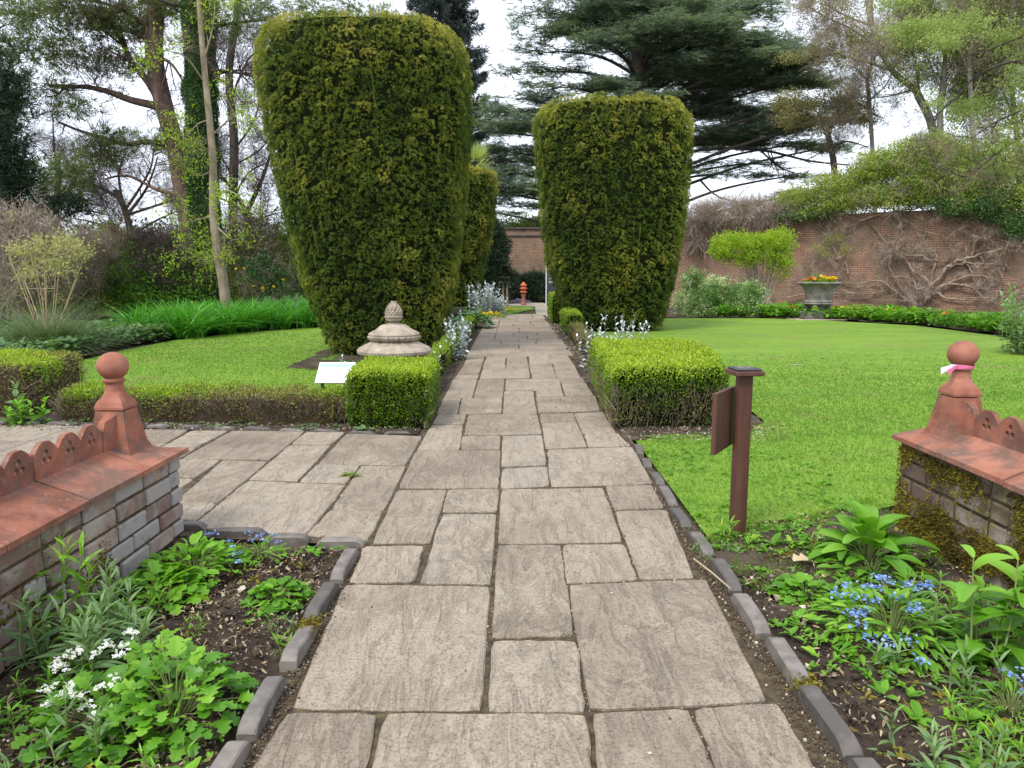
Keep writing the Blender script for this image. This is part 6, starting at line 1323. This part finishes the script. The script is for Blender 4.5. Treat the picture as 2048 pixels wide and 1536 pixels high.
# clods of earth
m = MB()
for poly, k in ((BL2, 2600), (BR2, 2600)):
    P = sample(poly, k, rng); inst(m, STb, np.c_[P, np.full(k, .006)], RR(k, rng), np.exp(rng.normal(math.log(.008), .5, k)), rng.random(k))
tag(m.build('soil_crumbs', M['soil'], loc=(0, 0, 0)), 'crumbs and clods of dark garden soil', 'soil', kind='stuff')
c = g(1608, 1135) + [0, 0, .03]; m = MB(); inst(m, leaf(1, .75, 5, .2, .25, 'lobed'), [c + [-.05, 0, 0]], dirframe(np.array([[1, .1, .1]])), [.10], .95); tag(m.build('dead_leaf', M['litter'], loc=c), 'large pale curled dead leaf lying beside the broad soft-leaved clump', 'dead leaf')
m = MB(); a, b = G(1388, 1118, .03), G(1462, 1178, .075); tube(m, [a, (a + b) / 2 + [0, 0, .004], b], [.0045, .004, .0032], 6); tag(m.build('straw_stalk', M['cane'], loc=a), 'pale dry stalk lying across the edging bricks right of the path', 'stalk')
m = MB(); c = g(1556, 1206) + [0, 0, .02]; inst(m, ST, [c], RR(1, rng), [.026], .55); tag(m.build('pebble', M['grit'], loc=c), 'single pale rounded pebble on the soil left of the blue flowers', 'pebble')
m = MB(); c = g(700, 955) + [0, 0, .016]; n = 40; a = rng.uniform(0, 6.28, n); inst(m, LANCE, np.tile(c, (n, 1)) + np.c_[rng.normal(0, .03, n), rng.normal(0, .02, n), np.zeros(n)], dirframe(np.stack([np.cos(a), np.sin(a), rng.uniform(.1, .6, n)], 1)), .06, rng.random(n) * .7); tag(m.build('weed', M['climber'], loc=c), 'little weed growing in a joint of the cross path', 'weed')

# silver-leaved plants
def silver(label, c, w, h_, n, seed, ls=.08):
    r = np.random.default_rng(seed); t = plant('silver_plant', label, 'plant', c, 'silver-leaved plants by the path'); stemplant(t, c, r, n, h_, ls, T=OVAL, per=12, spread=w, lean=.25, mat='silver', v=.5, leafup=.4, stemr=.004)
silver('white woolly-leaved plant behind the big box block on the right', D(1190, 680, 10.0) * [1, 1, 0], .13, .78, 9, 1)
silver('white woolly plant spreading behind the middle of the big box block', D(1235, 680, 10.1) * [1, 1, 0], .16, .74, 14, 2)
silver('small white woolly plant nearest the right yew, behind the big box block', D(1275, 680, 10.2) * [1, 1, 0], .10, .68, 8, 3)
silver('silver plant hugging the biggest yew beside the path edging', D(915, 690, 11.5) * [1, 1, 0], .14, .62, 14, 4, .09)
silver('silver plant further back beside the path, under the biggest yew', D(918, 670, 13.5) * [1, 1, 0], .16, .62, 14, 5, .09)
silver('small silver sprig showing left of the stone urn', D(703, 725, 7.9) * [1, 1, 0], .05, .50, 3, 6, .06)
silver('small silver sprig showing right of the stone urn', D(862, 715, 8.4) * [1, 1, 0], .04, .58, 3, 7, .06)
silver('tall silver bush behind the yellow pansies, left half', D(965, 620, 24) * [1, 1, 0], .42, 1.05, 60, 8, .13)
silver('lower silver bush behind the yellow pansies, right half', D(988, 620, 24.6) * [1, 1, 0], .34, .6, 50, 9, .13)
t = plant('glossy_plant', 'glossy dark green plants spilling onto the path before the silver bush', 'plant', D(945, 640, 18.6) * [1, 1, 0]); rosette(t, D(942, 640, 18.6) * [1, 1, 0], rng, 420, .13, OVAL, .55, .42, 'dkgreen', .55, (.1, .8), stalk=False, vs=.2)
t = plant('pansies', 'yellow pansies at the foot of the silver bush', 'flowers', D(985, 630, 23) * [1, 1, 0]); rosette(t, D(985, 630, 23) * [1, 1, 0], rng, 200, .07, SMALL, .42, .12, 'green', .5, stalk=False); flowers(t, [D(x, y, 22.8) * [1, 1, 0] + [0, 0, .16] for x, y in [(972, 628), (978, 630), (985, 628), (992, 628), (998, 629), (970, 620), (980, 622)]], rng, 7, .07, .04, 'petaly')
t = plant('pansies', 'yellow pansies right of the silver bush on the far lawn', 'flowers', D(1022, 620, 25.5) * [1, 1, 0]); rosette(t, D(1020, 618, 25.3) * [1, 1, 0], rng, 100, .07, SMALL, .25, .12, 'green', .5, stalk=False); flowers(t, [D(x, 620, 25.3) * [1, 1, 0] + [0, 0, .17] for x in (1015, 1020, 1024)], rng, 8, .07, .04, 'petaly')
t = plant('lavender', 'low mauve lavender strip before the far junipers', 'plant', (.3, 34.4, 0)); rosette(t, (.35, 34.4, 0), rng, 500, .09, LANCE, .55, .22, 'lav', .5, (.6, 1.3), stalk=False)

# left border: fountain grass with canes, strap leaves, low perennials
c = D(95, 690, 12.6) * [1, 1, 0]; t = plant('fountain_grass', 'arching blue-green grass clump with tall dry canes standing in it', 'ornamental grass', c); m = MB(); n = 2600; a = rng.uniform(0, 6.28, n); e = rng.uniform(.35, 1.45, n)
T = leaf(1, .012, 5, .75, .2, 'grass'); inst(m, T, c + np.c_[rng.normal(0, .13, n), rng.normal(0, .13, n), np.zeros(n)], dirframe(np.stack([np.cos(a) * np.cos(e), np.sin(a) * np.cos(e), np.sin(e)], 1)), rng.uniform(.6, 1.15, n), np.clip(rng.normal(.45, .2, n), 0, 1)); m.build('blades', M['seagrass'], t); m = MB()
for (x, y) in [(18, 515), (35, 530), (60, 500), (68, 512), (88, 505), (92, 520), (120, 520), (112, 540), (168, 515), (150, 560), (48, 560)]: e_ = D(x, y, 12.6 + rng.normal(0, .3)); b = c + [(e_[0] - c[0]) * .15, 0, .2]; tube(m, smoothpath([b, (b + e_) / 2 + rng.normal(0, .02, 3), e_], 2), .008, 5)
tube(m, [D(40, 578, 12.5), D(110, 577, 12.5)], .006, 5); m.build('canes', M['cane'], t); m = MB(); n = 260
P = np.array([D(x_ + rng.normal(0, 16), y_ + rng.normal(0, 11), 12.8 + rng.normal(0, .4)) for x_, y_ in [[(40, 500), (75, 490), (120, 485), (95, 520), (160, 500), (55, 545), (130, 530)][k_ % 7] for k_ in range(n)]]); inst(m, SPR[0], P, frames(rng.normal(0, 1, (n, 3)), rng.uniform(0, 6, n)), .14, np.clip(rng.normal(.7, .2, n), 0, 1)); m.build('seed_heads', M['olive'], t)
m = MB(); poly = [(-7.0, 15.3), (-6.3, 17.6), (-5.1, 19.2), (-3.0, 20.2), (-2.9, 22.5), (-6, 22.3), (-8.6, 19), (-8.6, 16)]; P = sample(poly, 230, rng); T = leaf(1, .055, 6, .75, .25, 'grass', .1)
for p in P:
    n = 42; a = rng.uniform(0, 6.28, n); e = rng.uniform(.7, 1.45, n); inst(m, T, np.array([p[0], p[1], 0]) + np.c_[rng.normal(0, .07, (n, 2)), np.zeros(n)], dirframe(np.stack([np.cos(a) * np.cos(e), np.sin(a) * np.cos(e), np.sin(e)], 1)), rng.uniform(.55, .95, n), np.clip(rng.normal(.55, .18, n), 0, 1))
tag(m.build('strap_leaf_bed', M['lily'], loc=(0, 0, 0)), 'lush bright green strap-shaped leaves massed behind the left lawn', 'ground cover', kind='stuff')
m = MB(); poly = [(-12, 9.5), (-7.0, 10.2), (-7.35, 12.8), (-7.25, 15.2), (-7.6, 16.6), (-12, 17), (-14, 12)]; P = sample(poly, 1500, rng)
for p in P[:700]:
    n = 26; a = rng.uniform(0, 6.28, n); e = rng.uniform(.1, .9, n); inst(m, OVAL if rng.random() < .5 else LOBE, np.array([p[0], p[1], 0]) + np.c_[rng.normal(0, .10, (n, 2)), rng.uniform(.05, .32, n)], dirframe(np.stack([np.cos(a) * np.cos(e), np.sin(a) * np.cos(e), np.sin(e)], 1)), rng.uniform(.06, .12, n), np.clip(rng.normal(.45, .18, n), 0, 1))
tag(m.build('ground_cover', M['greenblue'], loc=(0, 0, 0)), 'low blue-green leafy ground cover along the left border', 'ground cover', kind='stuff')
t = plant('burdock_plant', 'tall green weed in front of the dull box block on the left', 'plant', D(45, 815, 6.55) * [1, 1, 0]); stemplant(t, D(50, 815, 6.5) * [1, 1, 0], rng, 10, .22, .09, T=OVAL, per=9, spread=.15, mat='green', v=.5); stemplant(t, D(45, 815, 6.5) * [1, 1, 0], rng, 2, .42, .1, T=OVAL, per=10, spread=.03, mat='greenblue', v=.55)
for i, (x, y, Y, lb) in enumerate([(478, 540, 20.5, 'two yellow blooms right of the slender tree'), (527, 572, 20, 'yellow blooms above the strap leaves near the biggest yew'), (385, 606, 19, 'yellow bloom left of the slender tree'), (306, 486, 22, 'yellow bloom high in the dusky thicket'), (568, 561, 20.5, 'yellow bloom closest to the biggest yew')]):
    e_ = D(x, y, Y); c = e_ * [1, 1, 0]; t = plant('yellow_poppy', lb, 'flower', c, 'yellow flowers of the left border'); m = MB()
    k = [2, 3, 1, 1, 1][i]; hs = [e_ + [(q_ - (k - 1) / 2) * .3, rng.normal(0, .1), rng.normal(0, .05)] for q_ in range(k)]
    for h_ in hs: m = MB(); tube(m, smoothpath([c + rng.normal(0, .03, 3) * [1, 1, 0], (c + h_) / 2 + [.03, 0, 0], h_], 2), .005, 4); m.build('stem', M['stem'], t); flowers(t, hs, rng, 1, .0, .06, 'petaly')
# right border under the wall
m = MB(); poly = [(6.6, 23.3), (7.9, 23.3), (9.7, 22.2), (11.15, 19.8), (11.2, 16.4), (10.5, 13.6), (9.7, 10.5), (11.5, 10.5), (12.4, 15), (12.9, 19.5), (11.4, 23.6), (8, 26)]; P = sample(poly, 620, rng)
for p in P:
    n = 26; a = rng.uniform(0, 6.28, n); e = rng.uniform(.1, 1.0, n); T = (OVAL, LANCE, LOBE)[rng.integers(0, 3)]; hh = rng.uniform(.2, .42); inst(m, T, np.array([p[0], p[1], 0]) + np.c_[rng.normal(0, .14, (n, 2)), rng.uniform(.05, hh, n)], dirframe(np.stack([np.cos(a) * np.cos(e), np.sin(a) * np.cos(e), np.sin(e)], 1)), rng.uniform(.08, .16, n), np.clip(rng.normal(rng.uniform(.3, .7), .15, n), 0, 1))
tag(m.build('border_plants', M['green'], loc=(0, 0, 0)), 'mixed low green border plants along the foot of the right wall', 'ground cover', kind='stuff')
for i, (x, y, Y, mt, lb) in enumerate([(1690, 617, 22.6, 'petaly', 'yellow flowers just right of the urn'), (1735, 622, 22.2, 'petaly', 'yellow flowers in the right border, second from the urn'), (1782, 628, 21.5, 'petaly', 'yellow flowers in the right border, third from the urn'), (1590, 616, 23, 'petalo', 'orange flowers just left of the urn'), (1715, 620, 22.4, 'petalo', 'orange flowers between yellow ones right of the urn'), (1830, 640, 20.4, 'petaly', 'yellow flowers nearest the foot of the vine'), (1893, 645, 19.5, 'petalo', 'dark orange flowers right of the vine trunk')]):
    c = D(x, y, Y); h_ = max(c[2], .3); t = plant('border_flower', lb, 'flowers', c * [1, 1, 0], 'spring flowers under the right wall'); rosette(t, c * [1, 1, 0], rng, 40, .1, SMALL, .14, h_ * .8, 'green', .5, stalk=False); flowers(t, [c * [1, 1, 0] + [rng.normal(0, .1), rng.normal(0, .1), h_ + .04] for _ in range(7)], rng, 1, .0, .055, mt)
# silver-green shrub at right edge
c = D(2040, 680, 12.5) * [1, 1, 0]; t = plant('glaucous_shrub', 'pale grey-green broad-leaved shrub cut by the right edge', 'shrub', c); stemplant(t, c + [.25, 0, 0], rng, 60, 1.15, .14, T=OVAL, per=14, spread=.5, lean=.3, mat='greenblue', v=.7, leafup=.3, stemr=.006)

# ================================================================== ORNAMENTS AND FURNITURE
# stone urn lid with pine cone
c = D(789, 700, 8.3) * [1, 1, 0]; t = thing('stone_urn', 'round weathered stone urn with a pine-cone finial behind the left box block', 'urn', c); m = MB()
def wav(r, z, a): return r
lathe(m, c, [(.30, 0), (.32, .3), (.345, .42), (.42, .47), (.425, .50), (.40, .53), (.33, .565), (.28, .59), (.255, .60)], 64, .5); m.build('body', M['stone'], t)
m = MB(); 
def fr(r, z, a): return r * (1 + .035 * math.sin(a * 34 + 3 * math.sin(a * 3)) * (1 if z < .66 else 0))
lathe(m, c, [(.20, .592), (.245, .60), (.27, .615), (.29, .635), (.298, .655), (.287, .668), (.292, .682), (.285, .695), (.255, .712), (.22, .728), (.19, .748), (.165, .772), (.13, .79), (.085, .80), (.07, .805)], 140, .5, mod=fr)
lathe(m, c, [(.07, .80), (.058, .815), (.06, .825), (.082, .835), (.09, .86), (.10, .872), (.104, .885), (.09, .888), (.085, .895)], 64, .5, mod=lambda r, z, a: r * (1 + .06 * abs(math.sin(a * 8)) * (z > .83))); m.build('lid', M['stone'], t)
m = MB(); mm = MB(); lathe(mm, c, [(.083, .885), (.086, .91), (.082, .94), (.068, .975), (.045, 1.01), (.02, 1.045), (.002, 1.055)], 32, .5)
for i in range(9):
    z = .895 + i * .0185; r_ = np.interp(z, [.885, .91, .94, .975, 1.01, 1.045, 1.06], [.083, .086, .082, .068, .045, .02, .004]); k = max(5, int(14 * r_ / .086))
    for j in range(k):
        a = (j + .5 * (i % 2)) * 6.283 / k; d = np.array([math.cos(a), math.sin(a), 0]); s = np.array([-d[1], d[0], 0]); b = np.array(c) + d * r_ + [0, 0, z]; q = .012 + .01 * r_ / .086
        V = np.array([b - s * q, b + d * q * .9 + [0, 0, q * .3], b + s * q, b + [0, 0, q * 1.3] - d * .004, b - [0, 0, q * .9] - d * .004]); mm.add(V, np.array([[0, 1, 3], [1, 2, 3], [0, 4, 1], [4, 2, 1]]), .5)
mm.build('pine_cone', M['stone'], t)
# information board
c = D(668, 770, 7.55) * [1, 1, 0]; t = thing('information_board', 'low tilted white information board beside the left box block', 'sign', c); m = MB()
for s in (-.12, .12): box(m, (c[0] + s - .015, c[1] - .015, 0), (c[0] + s + .015, c[1] + .015, .30))
m.build('stand', M['dark'], t); R = rotx(math.radians(38)); cc = np.array([c[0] + .02, c[1], .335])
def onb(m, x0, x1, y0, y1, z0, z1): bbox(m, cc + [x0, y0, z0], cc + [x1, y1, z1], .001, R=R, c=cc)
m = MB(); onb(m, -.19, .19, -.15, .15, -.006, .006); m.build('panel', M['white'], t)
m = MB(); onb(m, -.175, .175, .075, .125, .0065, .0085); m.build('green_heading', M['pgreen'], t)
m = MB()
for i in range(8): onb(m, -.165, .165 - .06 * ((i * 7) % 3), .055 - i * .023, .062 - i * .023, .0065, .008)
m.build('text_lines', M['pgrey'], t)
# brown post
c = np.array([1.185, 3.66, 0.]); t = thing('post', 'brown wooden post with a square cap, standing on the grass edge', 'post', c); m = MB(); a = np.linspace(0, 6.283, 24, endpoint=False)
lathe(m, c, [(.043, -.05), (.043, .3), (.0425, .6), (.042, .848)], 24, .5, mod=lambda r, z, q: r * (1 / max(abs(math.cos(q)), abs(math.sin(q)))) ** .25); m.build('shaft', M['postwood'], t, smooth=True)
m = MB(); bbox(m, c + [-.074, -.074, .848], c + [.074, .074, .872], .004, R=rotz(.12), c=c); m.build('cap', M['postwood'], t)
m = MB(); bbox(m, c + [-.064, -.064, .873], c + [.064, .064, .884], .003, R=rotz(.12), c=c); pl = m.build('dark_plate', M['dark'], t)
m = MB(); 
for i in range(5): a_ = i * 1.256; lathe(m, c + [math.cos(a_) * .026, math.sin(a_) * .026, 0], [(.011, .884), (.010, .888), (.001, .889)], 10)
lathe(m, c, [(.045, .884), (.045, .8875), (.04, .8875), (.04, .884)], 24); m.build('raised_symbol', M['stoneg'], pl)
A, B = np.array([.985, 3.47]), np.array([1.15, 3.72]); d = (B - A) / np.linalg.norm(B - A); n_ = np.array([d[1], -d[0]]) * .011; m = MB(); V = []
for z in (.475, .78):
    for p in (A - n_, B - n_, B + n_, A + n_): V.append((p[0], p[1], z))
m.add(np.array(V), np.array([[0, 3, 2, 1], [4, 5, 6, 7], [0, 1, 5, 4], [1, 2, 6, 5], [2, 3, 7, 6], [3, 0, 4, 7]])); m.build('side_board', M['postwood'], t)
# great urn on the right lawn
c = np.array([9.62, 22.9, 0.]); t = thing('flower_urn', 'large grey stone urn on a square plinth at the back of the right lawn', 'urn', c); m = MB(); bbox(m, c + [-.48, -.48, -.02], c + [.48, .48, .21], .02, R=rotz(.15), c=c); m.build('plinth', M['stoneg'], t)
m = MB(); lathe(m, c, [(.30, .20), (.22, .24), (.20, .36), (.30, .42), (.41, .44), (.43, .47), (.41, .50), (.43, .53), (.41, .56), (.36, .58), (.37, .62), (.40, .72), (.42, .84), (.47, .96), (.55, 1.04), (.62, 1.08), (.64, 1.10), (.62, 1.13), (.56, 1.10), (.5, 1.05), (.0, 1.05)], 72, .5, mod=lambda r, z, q: r * (1 + .02 * math.sin(q * 18) * (.42 < z < .6) + .03 * abs(math.sin(q * 10)) * (z > 1.06) + .012 * math.sin(q * 24 + z * 30) * (.6 < z < 1)))
m.build('bowl', M['stoneg'], t)
for i in range(4):
    a = .15 + math.pi / 4 + i * math.pi / 2; m = MB(); p = c + [math.cos(a) * .34, math.sin(a) * .34, 0]; lathe(m, p, [(.09, .20), (.10, .25), (.07, .30), (.085, .36), (.06, .42), (.02, .45)], 12); m.build('foot', M['stoneg'], t)
c2 = c + [0, 0, 1.08]; t2 = thing('urn_flowers', 'yellow and orange flowers with pale tufts planted in the big urn', 'flowers', c2, None); rosette(t2, c2, rng, 160, .12, OVAL, .45, .16, 'green', .5, stalk=False); flowers(t2, [c2 + [rng.uniform(.0, .42), rng.uniform(-.35, .2), rng.uniform(.12, .22)] for _ in range(24)], rng, 3, .035, .055, 'petaly'); flowers(t2, [c2 + [rng.uniform(-.45, .0), rng.uniform(-.35, .2), rng.uniform(.1, .18)] for _ in range(14)], rng, 3, .035, .05, 'petalo', name='orange_flowers')
m = MB(); n = 200; a = rng.uniform(0, 6.28, n); e = rng.uniform(.8, 1.5, n); inst(m, leaf(1, .02, 3, .3, .2, 'grass'), np.tile(c2 + [-.05, .1, .05], (n, 1)) + np.c_[rng.normal(0, .09, (n, 2)), np.zeros(n)], dirframe(np.stack([np.cos(a) * np.cos(e), np.sin(a) * np.cos(e), np.sin(e)], 1)), .36, rng.random(n)); m.build('grassy_tuft', M['seagrass'], t2)
m = MB(); bbox(m, (c[0] - 1.0, c[1] - .95, -.01), (c[0] + 1.1, c[1] + .7, .012), .004); tag(m.build('stone_slab', M['gravelpath'], loc=c), 'pale flat paving patch under the big urn', 'slab')
m = MB(); P = D(1538, 718, 12.05) ; n = 20; a = np.linspace(0, 6.283, 20, endpoint=False); m.add(np.c_[P[0] + .12 * np.cos(a), 10.9 + .06 * np.sin(a), np.full(20, .006)], np.arange(20)[None]); tag(m.build('bare_patch', M['gravelpath'], loc=(0, 0, 0)), kind='structure')
# bird table, red ornament, sign at the far end
c = np.array([D(1010, 600, 30)[0], 30, 0.]); t = thing('bird_table', 'bird table of two pale posts carrying a dark tray at the end of the path', 'bird table', c); m = MB(); 
for s, q in ((-.10, .0), (.10, .02)): mm = MB(); tube(mm, [c + [s, 0, 0], c + [s * .8, 0, 1.0]], [.055, .05], 6); mm.build('post', M['palebark'], t)
bbox(m, c + [-.24, -.2, 1.02], c + [.22, .2, 1.07], .005); bbox(m, c + [-.20, -.18, 1.24], c + [.20, .18, 1.28], .005); 
for s in (-.17, .15): box(m, c + [s, -.02, 1.07], c + [s + .03, .02, 1.24])
m.build('tray', M['darkbark'], t); m = MB(); bbox(m, c + [.07, -.03, .98], c + [.32, .01, 1.02], .003, R=roty(.75), c=c + [.07, 0, 1.0]); m.build('brace', M['palebark'], t)
c = np.array([D(1047, 600, 33)[0], 33, 0.]); t = thing('clay_lantern', 'slim clay ornament with stacked red-orange tiers on a pinkish base', 'ornament', c); m = MB(); lathe(m, c, [(.13, 0), (.12, .08), (.08, .14), (.07, .3), (.10, .42), (.12, .5), (.07, .55)], 20); m.build('pedestal', M['terraball'], t)
m = MB(); lathe(m, c, [(.07, .55), (.17, .57), (.17, .60), (.10, .64), (.10, .70), (.18, .73), (.18, .76), (.11, .80), (.10, .86), (.17, .89), (.10, .95), (.05, 1.02), (.0, 1.05)], 20); m.build('tiers', M['redpaint'], t)
c = np.array([D(1104, 600, 31)[0], 31, 0.]); t = thing('path_sign', 'tall dark sign panel with white lettering beside a white pole, near the far wall', 'sign', c); m = MB(); bbox(m, c + [-.22, -.02, .05], c + [.30, .02, 1.75], .004); p_ = m.build('panel', M['slate'], t)
m = MB()
for i, (w1, z) in enumerate([(.10, 1.52), (.12, 1.32), (.16, 1.22), (.17, 1.17), (.15, 1.06), (.17, 1.01)]):
    for k in range(int(w1 / .028)): box(m, c + [-.14 + k * .03, -.026, z], c + [-.14 + k * .03 + .02, -.021, z + .035])
box(m, c + [.12, -.026, 1.02], c + [.17, -.021, 1.08]); m.build('lettering', M['white'], p_)
m = MB(); tube(m, [c + [-.25, -.03, 0], c + [-.25, -.03, 2.0]], .028, 8); m.build('pole', M['white'], t)
m = MB(); tube(m, [D(1121, 600, 30) * [1, 1, 0], D(1121, 572, 30)], .035, 8); tag(m.build('short_post', M['cane'], loc=D(1121, 600, 30) * [1, 1, 0]), 'short pale wooden stake between the sign and right yew', 'stake')
